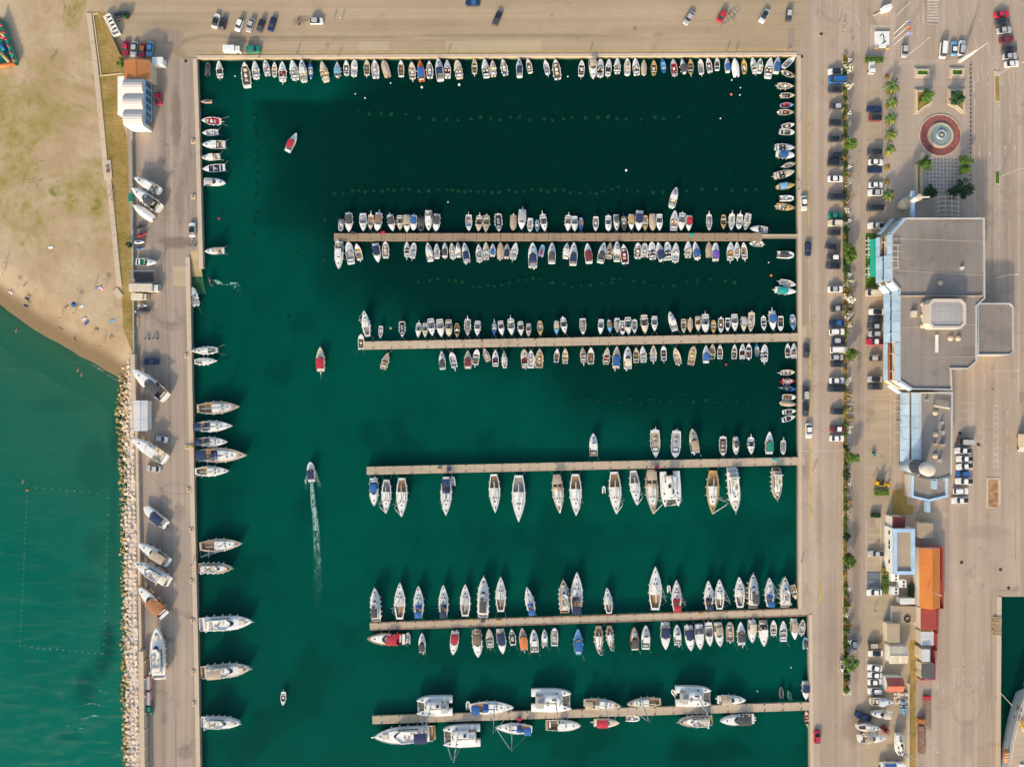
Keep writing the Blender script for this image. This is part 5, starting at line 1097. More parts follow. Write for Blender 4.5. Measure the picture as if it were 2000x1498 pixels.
for (x, y, z) in ((1826, 945, 7.0), (1812.5, 990, 3.6)): wx, wy = W(x, y, z); mb = MB(); mb.box((wx, wy, z - .5), (1.1, 3.4, 1.6)); mb.build('blue_fin', M_blue, T)
for x, y in ((1827.5, 806), (1827.5, 848), (1827.5, 890)): mb = MB(); wx, wy = W(x, y, 7.4); mb.dome((wx, wy, 7.2), .9, .6, 14, 4, .35); mb.build('roof_dome', M_coping, T, True)
for x, y, sx, sy, hh in ((1842, 826, 3, 4, 1.2), (1843, 845, 4, 7, 1.0), (1842, 870, 8, 5, 1.1), (1828, 868, 5, 4, 1.0), (1838, 900, 4, 6, 1.3), (1812, 782, 4, 4, 1.0)): roof_box(x, y, sx, sy, hh, gel('g') if sx < 5 else gel('p'), 'roof_unit', 7.0)
mb = MB(); mb.tube(W3(1825, 792, 8.3), W3(1855, 797, 8.3), .35); mb.tube(W3(1825, 792, 7), W3(1825, 792, 8.4), .2); mb.tube(W3(1855, 797, 7), W3(1855, 797, 8.4), .2); mb.build('roof_banner', gel('i'), T)
for y in (783, 804, 825, 846, 866): wx, wy = W(1786, y, 6.8); mb = MB(); mb.box((wx - 3.4, wy, 3.0), (2.2, .3, .5)); mb.build('facade_beam', M_coping, T)
# round stair tower with white dome
wx, wy = W(1815, 916.5, 13.5); tw = MB(); tw.cyl((wx, wy, 0), 2.15, 13.2, 22); twr = tw.build('stair_tower', M_blue, T, True)
mb = MB(); mb.dome((wx, wy, 13.2), 2.28, .75, 22, 4, .3); mb.build('tower_dome', M_wallp, twr, True)
mb = MB(); mb.cyl((wx, wy, 11.2), 2.24, .45, 22); mb.cyl((wx, wy, 6.0), 2.24, .35, 22); mb.build('tower_ring', M_orange, twr)
mb = MB()
for k in range(22): a = k * 2 * math.pi / 22; mb.box((wx + 2.19 * math.cos(a), wy + 2.19 * math.sin(a), 9.0), (.12, .42, 5.0), a)
mb.build('tower_window', M_glass, twr)
# white spiral tower, blue portal beam at the north end
t2 = thing('spiral_tower', 'white round tower with grey ring beside the terminal entrance', 'tower', (0, 0, 0)); bx, by = W(1760, 402)
mb = MB(); mb.cyl((bx, by, 0), 1.8, 4.4, 16); mb.cyl((bx, by, 4.3), 1.5, .8, 16); mb.build('base_drum', M_wallp, t2, True); mb = MB(); mb.cyl((bx, by, 5), 1.95, .5, 16, 1.6); mb.build('ring', M_concrete, t2)
mb = MB(); mb.cyl((bx, by, 5.4), .85, 4.6, 14); mb.build('shaft', gel('w'), t2, True); mb = MB(); mb.box((bx + 1.2, by + .1, 10.2), (4.2, .4, .4)); mb.cyl((bx, by, 9.9), 1.0, .4, 14); mb.build('cap_beam', gel('i'), t2)
mb = MB(); mb.box((*W(1784, 402, 7), 6.5), (1.1, 9.5, .8)); mb.build('portal_beam', M_blue, T); mb = MB(); wx, wy = W(1784, 380, 7); mb.box((wx, wy, 3.2), (1.0, .6, 6.2)); mb.build('portal_post', M_blue, T)
aw = MB(); a_, b_ = W(1705, 467, 3), W(1705, 541, 3); aw.loft([[(a_[0] - .75, y, 2.5), (a_[0] + .95, y, 3.0), (a_[0] + .95, y, 3.08), (a_[0] - .75, y, 2.6)] for y in (a_[1], b_[1])]); aw.build('awning', M_green_aw, T)
at_root(T)
sheet('terrace_lawn', [(1690.5, 456), (1712, 456), (1712, 562), (1690.5, 562)], .035, M_lawn)
tb = thing('cafe_table', 'topmost white cafe table beside the green awning', 'table', (*W(1694.5, 471.5), .05), 0, 'cafe tables on the terrace'); mb = MB(); mb.box((0, 0, .72), (.8, .8, .06)); mb.build('tabletop', M_white, tb); mb = MB(); mb.cyl((0, 0, 0), .06, .7, 6); mb.build('leg', M_steel, tb)
for sx, sy in ((-1, 0), (1, 0), (0, 1), (0, -1)): mb = MB(); mb.box((sx * .75, sy * .75, .4), (.45, .45, .08)); mb.box((sx * .95, sy * .95, .65), (.08 if sx else .45, .45 if sx else .08, .5)); mb.build('seat', gel('w'), tb)
for k, y in enumerate((480, 487, 499, 525.5, 537.5)): dup(tb, (*W(1694.5, y), .05), random.uniform(-.2, .2), ('second', 'third', 'fourth', 'fifth', 'lowest')[k] + ' white cafe table from the top beside the green awning')
# ---- smaller buildings
def gable(name, label, roof_px, ze, zr, roofm, wallm, ridge='x', group=None, cat='building', parts=None, over=.25, panels=None):
    """roof_px: x0,y0,x1,y1 at eave height"""
    x0, y0, x1, y1 = roof_px; a, b = W(x0, y0, ze), W(x1, y1, ze); cx, cy = (a[0] + b[0]) / 2, (a[1] + b[1]) / 2; lx, ly = abs(b[0] - a[0]), abs(a[1] - b[1])
    root = thing(name, label, cat, (cx, cy, 0), 0, group); mb = MB(); mb.box((0, 0, ze / 2 - .05), (lx - 2 * over, ly - 2 * over, ze - .1)); mb.build('wall', wallm, root)
    for s in (-1, 1):
        mb = MB()
        if ridge == 'x': e = [(-lx / 2, s * ly / 2, ze), (lx / 2, s * ly / 2, ze), (lx / 2, 0, zr), (-lx / 2, 0, zr)]
        else: e = [(s * lx / 2, -ly / 2, ze), (s * lx / 2, ly / 2, ze), (0, ly / 2, zr), (0, -ly / 2, zr)]
        if panels:
            for i in range(panels):
                u0, u1 = i / panels + .004, (i + 1) / panels - .004; P_ = lambda u, k: tuple(Vector(e[0]).lerp(Vector(e[1]), u).lerp(Vector(e[3]).lerp(Vector(e[2]), u), k))
                m2 = MB(); q = [P_(u0, 0), P_(u1, 0), P_(u1, .985), P_(u0, .985)]; m2.loft([[(x, y, z - .1) for x, y, z in q], q]); m2.build('roof_panel', roofm, root)
        else: mb.loft([[(x, y, z - .14) for x, y, z in e], e]); mb.build('roof', roofm, root)
    mb = MB()
    if ridge == 'x': mb.tube((-lx / 2, 0, zr), (lx / 2, 0, zr), .13)
    else: mb.tube((0, -ly / 2, zr), (0, ly / 2, zr), .13)
    mb.build('ridge_cap', roofm, root)
    mb = MB()
    if ridge == 'x':
        for sx in (-1, 1): mb.add([(sx * (lx / 2 - over), -ly / 2 + over, ze - .1), (sx * (lx / 2 - over), ly / 2 - over, ze - .1), (sx * (lx / 2 - over), 0, zr - .15)], [(0, 1, 2)])
    else:
        for sy in (-1, 1): mb.add([(-lx / 2 + over, sy * (ly / 2 - over), ze - .1), (lx / 2 - over, sy * (ly / 2 - over), ze - .1), (0, sy * (ly / 2 - over), zr - .15)], [(0, 1, 2)])
    mb.build('gable_wall', wallm, root)
    return root, lx, ly
gable('orange_roof_building', 'long building with bright orange tiled roof behind the service yard', (1796, 1070, 1836, 1187), 4.4, 5.8, M_tile_o, M_wallp, 'y')
def lean(name, label, roof_px, z0, z1, roofm, wallm, axis='x', cat='building', panels=0):
    x0, y0, x1, y1 = roof_px; zm = (z0 + z1) / 2; a, b = W(x0, y0, zm), W(x1, y1, zm); cx, cy = (a[0] + b[0]) / 2, (a[1] + b[1]) / 2; lx, ly = abs(b[0] - a[0]) / 2, abs(a[1] - b[1]) / 2
    root = thing(name, label, cat, (cx, cy, 0)); f = (lambda x, y: z0 + (z1 - z0) * (x / lx + 1) / 2) if axis == 'x' else (lambda x, y: z0 + (z1 - z0) * (y / ly + 1) / 2)
    i = .15; q = [(-lx + i, -ly + i), (lx - i, -ly + i), (lx - i, ly - i), (-lx + i, ly - i)]; mb = MB(); mb.loft([[(x, y, 0) for x, y in q], [(x, y, f(x, y) - .12) for x, y in q]]); mb.build('wall', wallm, root)
    n = panels or 1
    for k in range(n):
        ya, yb = -ly + 2 * ly * k / n + (.02 if panels else 0), -ly + 2 * ly * (k + 1) / n - (.02 if panels else 0); q = [(-lx, ya), (lx, ya), (lx, yb), (-lx, yb)]; mb = MB(); mb.loft([[(x, y, f(x, y) - .11) for x, y in q], [(x, y, f(x, y)) for x, y in q]]); mb.build('roof_panel' if panels else 'roof', roofm, root)
    return root
lean('red_roof_building', 'low building with dark red roof below the orange roofed one', (1798, 1188, 1829, 1230), 4.4, 4.2, M_tile_r, M_wallp)
lean('corrugated_shed', 'pale grey corrugated shed below the dark red roof', (1799, 1234, 1824, 1260), 3.6, 3.4, M_corr, M_wallp, panels=8)
lean('ribbed_container', 'cream ribbed container hut inside the red walled yard', (1801, 1268, 1816.5, 1292), 4.6, 4.6, M_corr, gel('i'), panels=6)
lean('dark_roof_shed', 'dark roofed shed in the corner of the red walled yard', (1799.5, 1296, 1826, 1326), 3.2, 3.0, paint('dark_felt', (.10, .09, .09), .9), gel('i'))
rw = thing('red_yard_wall', 'stepped red wall around the yard right of the orange roof', 'wall', (0, 0, 0))
for a, b in (((1843, 1069), (1843.5, 1188)), ((1843.5, 1188), (1833, 1189)), ((1833, 1189), (1832.5, 1237)), ((1831.5, 1237), (1831, 1271)), ((1830, 1271), (1828, 1271)), ((1827.5, 1272), (1827, 1327)), ((1827, 1327), (1799, 1328)), ((1797, 1069), (1843, 1069))):
    p_ = [W(*q, 2.4) for q in seg(*a, *b, 1.3)]; mb = MB(); mb.prism(p_, 0, 2.4); mb.build('wall_panel', paint('red_wall', (.50, .10, .08), .8), rw)
mb = MB(); mb.prism(PX([(1837, 1072), (1842, 1072), (1842, 1187), (1837, 1187)]), 0, .03); mb.build('dark_gutter', paint('dark_felt', (.10, .09, .09), .9), rw)
b3 = thing('flat_blue_building', 'flat roofed building with pale blue parapet in the service yard', 'building', (0, 0, 0)); flat_block(b3, [(1744, 1032), (1785, 1032), (1785, 1121), (1744, 1121)], 5.2, M_gravel, gel('w'), M_blue, .6, 1.1)
for y in (1043, 1062, 1071, 1100): wx, wy = W(1744, y, 5.2); window(b3, (wx - .02, wy, 3.2), 1.3, 1.2, math.pi / 2)
lean('maroon_roof_annex', 'small annex with maroon roof above the blue parapet building', (1743, 1009, 1768, 1031), 4.4, 4.4, M_tile_m, gel('w'))
lean('beige_hut', 'square beige roofed hut beside the road below the terminal', (1796, 1022, 1823, 1051), 3.4, 3.3, M_gravel, gel('i'))
lean('white_cabin', 'white ribbed cabin roof below the fan units', (1758, 1168, 1787, 1180), 3.2, 3.0, gel('w'), gel('g'), panels=4)
lean('roofless_hut', 'old hut with bare tan roof and rubble beside it', (1733, 1218, 1757, 1255), 3.0, 3.2, M_gravel, gel('i'))
lean('walled_plot_store', 'low white wall and store with a tyre on its roof', (1743, 1184, 1793, 1216), 1.6, 1.6, M_gravel, gel('w'))
gable('cream_panel_roof_hut', 'hut with cream corrugated panel roof in the service yard', (1737, 1262, 1773, 1296), 3.4, 3.8, cloth('i'), gel('w'), 'x', panels=6)
gable('red_roof_hut', 'small hut with patchy red tiled roof above the boat yard', (1730, 1323, 1764, 1351), 3.2, 4.3, M_tile_p, gel('w'), 'x')
for x, y in ((1748, 1128), (1763, 1140), (1748, 1154)):
    r_ = thing('fan_unit', 'white cooling unit with two round fans, ' + {1128: 'directly below the blue parapet', 1140: 'rightmost of the three', 1154: 'lowest of the three'}[y], 'fan unit', (*W(x, y, 2), 0), 0, 'cooling units'); mb = MB(); mb.box((0, 0, 1), (2.5, 2.4, 2)); mb.build('casing', gel('w'), r_)
    for s in (-1, 1): mb = MB(); mb.cyl((.35, s * .58, 2.0), .36, .08, 12); mb.build('fan', M_black, r_)
ty = thing('tractor_tyre', 'large dark tyre lying on the walled plot', 'tyre', (*W(1772, 1209, 1.8), 1.65)); mb = MB(); pts = [(.95 * math.cos(k * math.pi / 8), .95 * math.sin(k * math.pi / 8), .15) for k in range(17)]; mb.path(pts, .2, 6); mb.build('tread', M_black, ty)
# west side of the mole
ob = gable('orange_tiled_house', 'house with weathered orange roof at the top of the mole', (243, 118, 293.5, 156), 4.6, 5.5, M_tile_b, gel('i'), 'y')
hg = thing('hangar', 'white hall with three cream vaulted roof bays beside the mole road', 'building', (0, 0, 0)); z = 5.4
for k, (ya, yb) in enumerate(((155, 184.5), (184.5, 216), (216, 247))):
    mb = MB(); rings = []
    for i in range(7): u = i / 6; y_ = ya + (yb - ya) * u; zz = z + .1 + 1.1 * math.sin(math.pi * u) ** .8; p, q = W(243, y_, z), W(280.5, y_, z); rings.append([(p[0], p[1], zz), (q[0], q[1], zz), (q[0], q[1], z - .2), (p[0], p[1], z - .2)])
    mb.loft(rings); mb.build('roof_bay', M_cream, hg)
p, q = W(243.5, 155.5, z), W(280, 246.5, z); mb = MB(); mb.prism([(p[0], q[1]), (q[0], q[1]), (q[0], p[1]), (p[0], p[1])], 0, z - .2); mb.build('wall', gel('w'), hg)
for k in range(6): y_ = 161 + k * 14.6; wx, wy = W(280, y_, z); mb = MB(); mb.box((wx + .12, wy, 2.7), (.3, 2.2, 4.4)); o = mb.build('glazed_bay', M_blue, hg); mb = MB(); mb.box((wx + .2, wy, 2.8), (.3, 1.7, 3.2)); mb.build('pane', paint('blue_glass', (.05, .15, .24), .2), o)
lean('white_lean_to', 'long white lean-to roof behind the vaulted hall', (229, 149, 243, 225), 3.0, 3.4, gel('w'), gel('w'))
lean('white_gatehouse', 'small white gatehouse beside the mole entrance', (297, 112, 318, 127), 2.8, 2.8, gel('w'), gel('w'))
sh = gable('white_shed', 'white ribbed shed with a glazed right half on the mole', (261, 782, 288, 842), 3.2, 3.5, M_corr, gel('w'), 'y', panels=10)[0]
sw_ = thing('mole_parapet', 'low green railed wall along the landward edge of the mole', 'wall', (0, 0, 0))
for a, b in (((256, 252), (258, 400)), ((258, 400), (259.5, 545)), ((259.5, 580), (261, 700))):
    n = 6
    for i in range(n): t0, t1 = i / n, (i + .98) / n; q = seg(a[0] + (b[0] - a[0]) * t0, a[1] + (b[1] - a[1]) * t0, a[0] + (b[0] - a[0]) * t1, a[1] + (b[1] - a[1]) * t1, 2.2); mb = MB(); mb.prism(PX(q, 1), 0, 1.0); mb.build('wall_panel', paint('greenish_wall', (.38, .40, .30), .8, .25), sw_)
sw2 = thing('sea_wall', 'pale stone sea wall between the mole road and the breakwater', 'wall', (0, 0, 0))
for a, b, wd, hh in (((258.5, 692), (262, 835), 9, 1.5), ((266, 835), (271, 1090), 5, 1.1), ((271, 1090), (274, 1270), 5, 1.1), ((275, 1272), (279, 1600), 9.5, 2.3)):
    d = math.hypot(b[0] - a[0], b[1] - a[1]); n = int(d / 16)
    for i in range(n): t0, t1 = i / n, (i + .985) / n; q = seg(a[0] + (b[0] - a[0]) * t0, a[1] + (b[1] - a[1]) * t0, a[0] + (b[0] - a[0]) * t1, a[1] + (b[1] - a[1]) * t1, wd); mb = MB(); mb.prism(PX(q, hh), 0, hh); mb.build('wall_block', M_coping, sw2)
for k in range(7): wx, wy = W(281.5, 1290 + k * 33.5, 1); mb = MB(); mb.box((wx, wy, 1.1), (2.2, .4, 2.2)); mb.build('buttress', M_coping, sw2)
bwk = thing('boardwalk', 'long pale boardwalk of concrete panels beside the beach', 'boardwalk', (0, 0, 0))
pts = [(174, 27), (186, 120), (196, 215), (205, 310), (213, 350), (222, 440), (230, 525), (234, 560)]
for (ax, ay), (bx_, by_) in zip(pts, pts[1:]):
    d = math.hypot(bx_ - ax, by_ - ay); n = max(1, round(d / 19))
    for i in range(n): t0, t1 = i / n, (i + .975) / n; mb = MB(); mb.prism(PX(seg(ax + (bx_ - ax) * t0, ay + (by_ - ay) * t0, ax + (bx_ - ax) * t1, ay + (by_ - ay) * t1, 9.5)), -.1, .22); mb.build('walkway_panel', M_coping, bwk)
mb = MB(); mb.prism(PX([(200, 315), (217, 313), (220, 350), (204, 351)]), -.1, .3); mb.build('landing', M_coping, bwk)
mb = MB(); [mb.box((*W(x, y, .3), .5), (1.0, .25, .35)) for x, y in ((210, 326), (211, 333), (211, 337))]; mb.build('bench_rail', M_rust, bwk)
sl = thing('ramp_slab', 'tilted concrete slab at the lower end of the boardwalk', 'slab', (*W(231, 573), 0), R(40)); mb = MB(); mb.box((0, 0, .1), (1.9, 3.2, .3)); mb.build('slab', M_coping, sl)
for a, b in (((187, 30), (195, 130)), ((195, 130), (199, 149)), ((195, 149), (238, 145))): pass
kb = thing('grass_edge_kerb', 'thin stone kerb around the dry grass plot', 'kerb', (0, 0, 0))
for a, b in (((182, 28), (198, 148)), ((195, 149), (240, 144)), ((182, 28), (193, 27))): mb = MB(); mb.prism(PX(seg(*a, *b, 2.0)), -.1, .16); mb.build('kerb_stone', M_coping, kb)
fn = thing('leaning_fence', 'grey fence panels along the edge of the top car park', 'fence', (0, 0, 0))
for k in range(8): x, y = 220 + k * 2.2, 72 + k * 4.8; mb = MB(); a, b = W(x, y), W(x + 2, y + 4.6); mb.loft([[(a[0] - .06, a[1], 0), (a[0] + .06, a[1], 0), (a[0] + .06, a[1], 1.4), (a[0] - .06, a[1], 1.4)], [(b[0] - .06, b[1], 0), (b[0] + .06, b[1], 0), (b[0] + .06, b[1], 1.4), (b[0] - .06, b[1], 1.4)]]); mb.build('fence_panel', M_concrete, fn)
cg = thing('white_gantry', 'white box frame with dark openings beside the dry grass', 'gantry', (*W(222, 53), 0), R(-63))
mb = MB(); L = 42 * S
for y in (-1.1, 1.1): mb.box((0, y, 1.3), (L, .22, .22)); mb.box((0, y, .3), (L, .22, .22))
mb.build('side_rail', gel('w'), cg)
for k in range(6): mb = MB(); mb.box((-L / 2 + k * L / 5, 0, .8), (.3, 2.4, 1.2)); mb.build('crossbar', gel('w'), cg)
for k in range(4): mb = MB(); mb.box((-L / 2 + (k + .7) * L / 5, 0, .6), (.8, 1.6, .7)); mb.build('crate', M_black, cg)
# ------------------------------------------------------------------ cars
def rrect(l0, l1, wd, r, z, k=3):
    pts = []
    for (cx, cy, a0) in ((l1 - r, wd / 2 - r * .7, 0), (l0 + r, wd / 2 - r * .7, 90), (l0 + r, -wd / 2 + r * .7, 180), (l1 - r, -wd / 2 + r * .7, 270)):
        for i in range(k): a = R(a0 + 90 * i / (k - 1)); pts.append((cx + r * math.cos(a), cy + r * .7 * math.sin(a), z))
    return pts
CT = {'h': (4.05, 1.76, (1.0, .25, -1.35, -1.9), .92, 1.48), 's': (4.6, 1.80, (1.0, .25, -1.0, -1.65), .92, 1.44), 'u': (4.6, 1.90, (1.05, .45, -1.75, -2.15), 1.05, 1.72), 'v': (5.3, 2.0, (2.0, 1.35, -2.4, -2.55), 1.15, 2.0), 'k': (5.2, 1.86, (1.0, .4, -.65, -.95), 1.02, 1.75), 'w': (4.7, 1.80, (1.0, .25, -1.85, -2.2), .92, 1.48)}
CN = {'h': 'hatchback', 's': 'saloon car', 'u': 'sport utility car', 'v': 'van', 'k': 'pickup truck', 'w': 'estate car'}
CMESH = {}
def car_meshes(ty):
    if ty in CMESH: return CMESH[ty]
    L, B, (wb, rf, rr, rb), zh, zr = CT[ty]; d = {}
    mb = MB(); mb.loft([rrect(-L / 2 + .06, L / 2 - .06, B - .08, .35, .28), rrect(-L / 2, L / 2, B, .42, .55), rrect(-L / 2 + .03, L / 2 - .05, B - .03, .45, zh - .16), rrect(-L / 2 + .12, L / 2 - .25, B - .18, .5, zh)]); d['body'] = mb.mesh('car_body', M_white)
    mb = MB(); e = .03
    def rg(x0, x1, w_, z): return [(x1, -w_ / 2, z), (x1 + .12, 0, z), (x1, w_ / 2, z), (x0, w_ / 2, z), (x0 - .06, 0, z), (x0, -w_ / 2, z)]
    mb.loft([rg(rb, wb, B - .24, zh - .02), rg(rr, rf, B - .46, zr - .03)]); d['glass'] = mb.mesh('car_glass', M_glass)
    mb = MB(); mb.loft([rg(rr - .02, rf + .03, B - .45, zr - .05), rg(rr + .04, rf - .03, B - .52, zr)]); d['roof'] = mb.mesh('car_roof', M_white)
    mb = MB(); mb.tube((0, -.1, 0), (0, .1, 0), .32, .32, 10); d['wheel'] = mb.mesh('car_wheel', M_black)
    if ty == 'k': mb = MB(); mb.box((-1.75, 0, zh + .02), (1.4, B - .5, .06)); d['bed'] = mb.mesh('car_bed', M_black)
    mb = MB(); mb.box((L / 2 - .16, 0, .66), (.16, .36, .14)); d['lamp'] = mb.mesh('car_lamp', paint('lamp_glass', (.7, .68, .62), .15))
    CMESH[ty] = d; return d
def slot(o, m): o.material_slots[0].link = 'OBJECT'; o.material_slots[0].material = m
def make_car(px, py, head, ty, col, roof, label, group=None, z=0):
    d = car_meshes(ty); L, B, _, zh, zr = CT[ty]; cx, cy = W(px, py, .8)
    root = thing('parked_' + CN[ty].replace(' ', '_'), label, 'van' if ty == 'v' else 'pickup' if ty == 'k' else 'car', (cx, cy, z), R(head), group)
    s_ = random.uniform(.96, 1.04); root.scale = (s_ * 1.06, s_ * 1.12, s_)
    m = carp(col); o = link('body', d['body'], root); slot(o, m); link('window_band', d['glass'], root); o = link('roof', d['roof'], root); slot(o, carp(roof) if roof != 'd' else M_glass)
    for x in (-.31, .30):
        for y in (-1, 1): link('wheel', d['wheel'], root, (x * L, y * (B / 2 - .14), .32))
    for y in (-1, 1): link('headlight', d['lamp'], root, (0, y * (B / 2 - .38), 0))
    if 'bed' in d: link('load_bed', d['bed'], root)
    return root
def cars(place, group, axis, text):
    lst = []
    for e in text.split(';'):
        p = e.split(); lst.append((float(p[0]), float(p[1]), float(p[2]), p[3]))
    lst.sort(key=lambda e: e[0] if axis == 'x' else e[1])
    def ds(c):
        t = f"{PAL[c[1]][1]} {CN[c[0]]}"
        if len(c) > 2 and c[2] != c[1]: t += f" with {PAL[c[2]][1]} roof"
        return t
    D = [ds(c[3]) for c in lst]; n = len(lst)
    for i, (x, y, h, c) in enumerate(lst):
        lab = f'{D[i]} {place}'
        if D.count(D[i]) > 1: lab = f'{D[i]}, {ORD[i] if i < n / 2 else ORD[n - 1 - i]} car from ' + (('left' if i < n / 2 else 'right') if axis == 'x' else ('top' if i < n / 2 else 'bottom')) + ' ' + place
        make_car(x, y, h + random.uniform(-1.5, 1.5), c[0], c[1], c[2] if len(c) > 2 else c[1], lab, group)
cars('in the row left of the shrub strip', 'cars parked left of the shrub strip', 'y', "1632 140 180 swd;1635 156.5 180 vb;1632 176 180 sd;1633 208 180 hdg;1634 241 0 ud;1632 272 0 sd;1633 303.5 180 sd;1631 319 0 ud;1632 349.5 0 sw;1634 385.5 180 vd;1632 421 0 se;1632 436 180 ui;1629.5 455 180 hd;1627 483 -12 sd;1628 503 180 hdw;1628 520 180 sd;1632 565 0 swg;1637 602.5 8 sdg;1635 631 180 snb;1635 648 0 ww;1638 665.5 0 hng;1638 683 0 vw;1635 698 0 hg;1637 711.5 0 sd;1635 743.5 0 sw;1633 759.5 180 vd;1635 804 180 hdd;1636 838 180 smw;1635 856 0 sw")
cars('in the row right of the shrub strip', 'cars parked right of the shrub strip', 'y', "1708 213 180 sn;1710 231 180 hmd;1709 298 180 ud;1711 317 0 sw;1709 332 0 sn;1711 361.5 0 sw;1710 376.5 180 swg;1709 406.5 180 vd;1711 441 180 kwg;1707 572 180 vi;1712 609 180 swd;1711 624 180 sd;1709 637.5 180 sdg;1709 652 180 hg;1709 667.5 180 krw;1711 700 0 hdg;1709 740.5 180 sgd;1710 755.5 180 sd")
cars('on the right quay road', 'cars on the right quay road', 'y', "1570.5 397 -90 sw;1578.5 486.5 -90 sn;1575.5 686 -90 sd;1574 768 90 udg;1574 800 -90 sd;1580 841 -90 sw;1596.5 1439 90 hr")
cars('on the top quay', 'cars parked on the top quay', 'x', "421.5 41 75 swd;435 46 80 hd;467 49 -112 hw;489 49.5 -110 sg;509 50.5 -110 hd;531 47.5 -108 sn;618 41.5 0 hwg;494 97 0 ue;923 6 180 snb;971 36.5 -115 sd;1346 35.5 -122 sg;1410 32 -120 hr;1493 31.5 -120 swd;1541 30 -96 hdg;237.5 31 15 ud;245 94 -96 sr;262 96 -97 sg;278 98 -100 sro;292.5 96 -100 sl")
cars('beside the plaza at the top right', 'cars parked near the plaza', 'x', "1767 100 -92 hg;1842 98.5 -94 vw;1863.5 95 90 slw;1878.5 94 85 uwg;1957 28 8 sr;1958.5 43.5 8 sd;1961.5 59.5 8 sg;1966.5 77 10 sm;1972 97 6 sd;1972.5 110 5 sg;1976.5 125 6 sw")
cars('in the row behind the south wing', 'cars parked behind the south wing', 'y', "1886 863 180 vdg;1881 880 180 kw;1884 896 180 kw;1884 910.5 186 kw;1881 925 180 hb;1883 939.5 180 kw;1877 959 0 ww;1875 977 180 kw")
cars('in the service yard', 'cars parked in the service yard', 'y', "1711 1081 180 kg;1708 1156.5 180 sw;1668 1261 -92 hg;1709.5 1259.5 0 ukp;1710.5 1275.5 180 swd;1709 1304 172 sw;1709 1318 175 sw;1710 1331.5 0 sw;1709 1349 180 uw;1686.5 1398.5 160 kn")
cars('on the mole', 'cars parked on the mole', 'y', "308.5 193 -84 hr;375 449 90 swd;295 706 180 sn;314.5 857 -14 hwg;300 915 176 sg;291 1381 95 se")
# ------------------------------------------------------------------ other vehicles and plant
def lorry(name, label, x, y, head, L, B, hh, cabm, boxm, cat='lorry', cabL=1.6):
    r = thing(name, label, cat, (*W(x, y, 1.5), 0), R(head)); mb = MB(); mb.box((L / 2 - cabL / 2, 0, 1.1), (cabL, B * .94, 1.6), 0, .9); mb.build('cab', cabm, r)
    mb = MB(); mb.box((L / 2 - .22, 0, 1.5), (.5, B * .82, .5), 0, .8); mb.build('windscreen', M_glass, r); mb = MB(); mb.box((-cabL / 2, 0, .6 + hh / 2), (L - cabL - .1, B, hh)); mb.build('cargo_box', boxm, r)
    for sx in (-.35, .3):
        for sy in (-1, 1): mb = MB(); mb.tube((sx * L, sy * (B / 2 - .28), .42), (sx * L, sy * (B / 2 - .02), .42), .42, .42, 10); mb.build('wheel', M_black, r)
    return r
lorry('box_lorry', 'long white box lorry beside the fenced platform on the mole', 283, 563, 0, 9.2, 2.5, 2.3, gel('w'), gel('i')); lorry('caravan', 'cream caravan below the white box lorry on the mole', 273, 580, 0, 4.9, 2.1, 1.9, gel('i'), gel('i'), 'caravan', 1.0)
lorry('box_van', 'white box van at the corner of the top quay', 453, 96.5, 0, 5.6, 2.0, 1.7, gel('w'), gel('w'), 'van', 1.8); lorry('white_lorry', 'white lorry at the right edge beside the road', 2000, 865, -88, 6, 2.6, 2.2, gel('w'), gel('i'))
lorry('market_truck', 'small white truck with open bed below the green hedge', 1704, 129, -92, 4.6, 1.9, .6, gel('w'), gel('w'), 'lorry', 1.3)
dg = thing('yellow_digger', 'yellow wheeled digger parked at the end of the bays', 'digger', (*W(1718, 944), 0), R(-8))
mb = MB(); mb.box((-.3, 0, 1.1), (2.8, 1.5, .9), 0, .85); mb.build('chassis', M_yellow, dg); mb = MB(); mb.box((-.4, .1, 2.0), (1.2, 1.2, 1.0), 0, .85); mb.build('cab', M_glass, dg)
mb = MB(); mb.path([(.9, 0, 1.6), (2.0, 0, 2.4), (2.7, 0, .8)], .2, 5); mb.build('boom', M_yellow, dg); mb = MB(); mb.box((2.7, 0, .6), (.6, 1.7, .7), 0, .7); mb.build('bucket', M_yellow, dg); mb = MB(); mb.path([(-1.6, 0, 1.6), (-2.3, .3, 2.0), (-2.6, .5, .7)], .16, 5); mb.build('rear_arm', M_yellow, dg)
for sx in (-.9, .9):
    for sy in (-1, 1): mb = MB(); mb.tube((sx, sy * .65, .55), (sx, sy * .98, .55), .55, .55, 12); mb.build('wheel', M_black, dg)
rl = thing('red_loader', 'red loader with forks pointing to the small catamaran', 'loader', (*W(1726, 1422), 0), R(-48)); mb = MB(); mb.box((0, 0, .9), (2.3, 1.3, .9), 0, .85); mb.build('chassis', M_red, rl); mb = MB(); mb.box((-.3, 0, 1.65), (.9, .9, .7), 0, .85); mb.build('cab', M_glass, rl)
mb = MB(); [mb.box((2.0, s * .35, .3), (1.4, .12, .1)) for s in (-1, 1)]; mb.box((1.3, 0, .6), (.12, 1.1, .8)); mb.build('forks', M_black, rl)
for sx in (-.8, .8):
    for sy in (-1, 1): mb = MB(); mb.tube((sx, sy * .55, .45), (sx, sy * .85, .45), .45, .45, 10); mb.build('wheel', M_black, rl)
fk = thing('orange_forklift', 'small orange forklift at the corner of the vaulted hall', 'forklift', (*W(296, 247), 0), R(80)); mb = MB(); mb.box((0, 0, .8), (2, 1.2, .8), 0, .9); mb.build('chassis', M_orange, fk); mb = MB(); mb.box((0, 0, 1.9), (1, 1, .1)); mb.build('roof_guard', M_black, fk); mb = MB(); [mb.tube((x, y, 1), (x, y, 1.9), .05) for x in (-.4, .4) for y in (-.4, .4)]; mb.build('guard_post', M_black, fk)
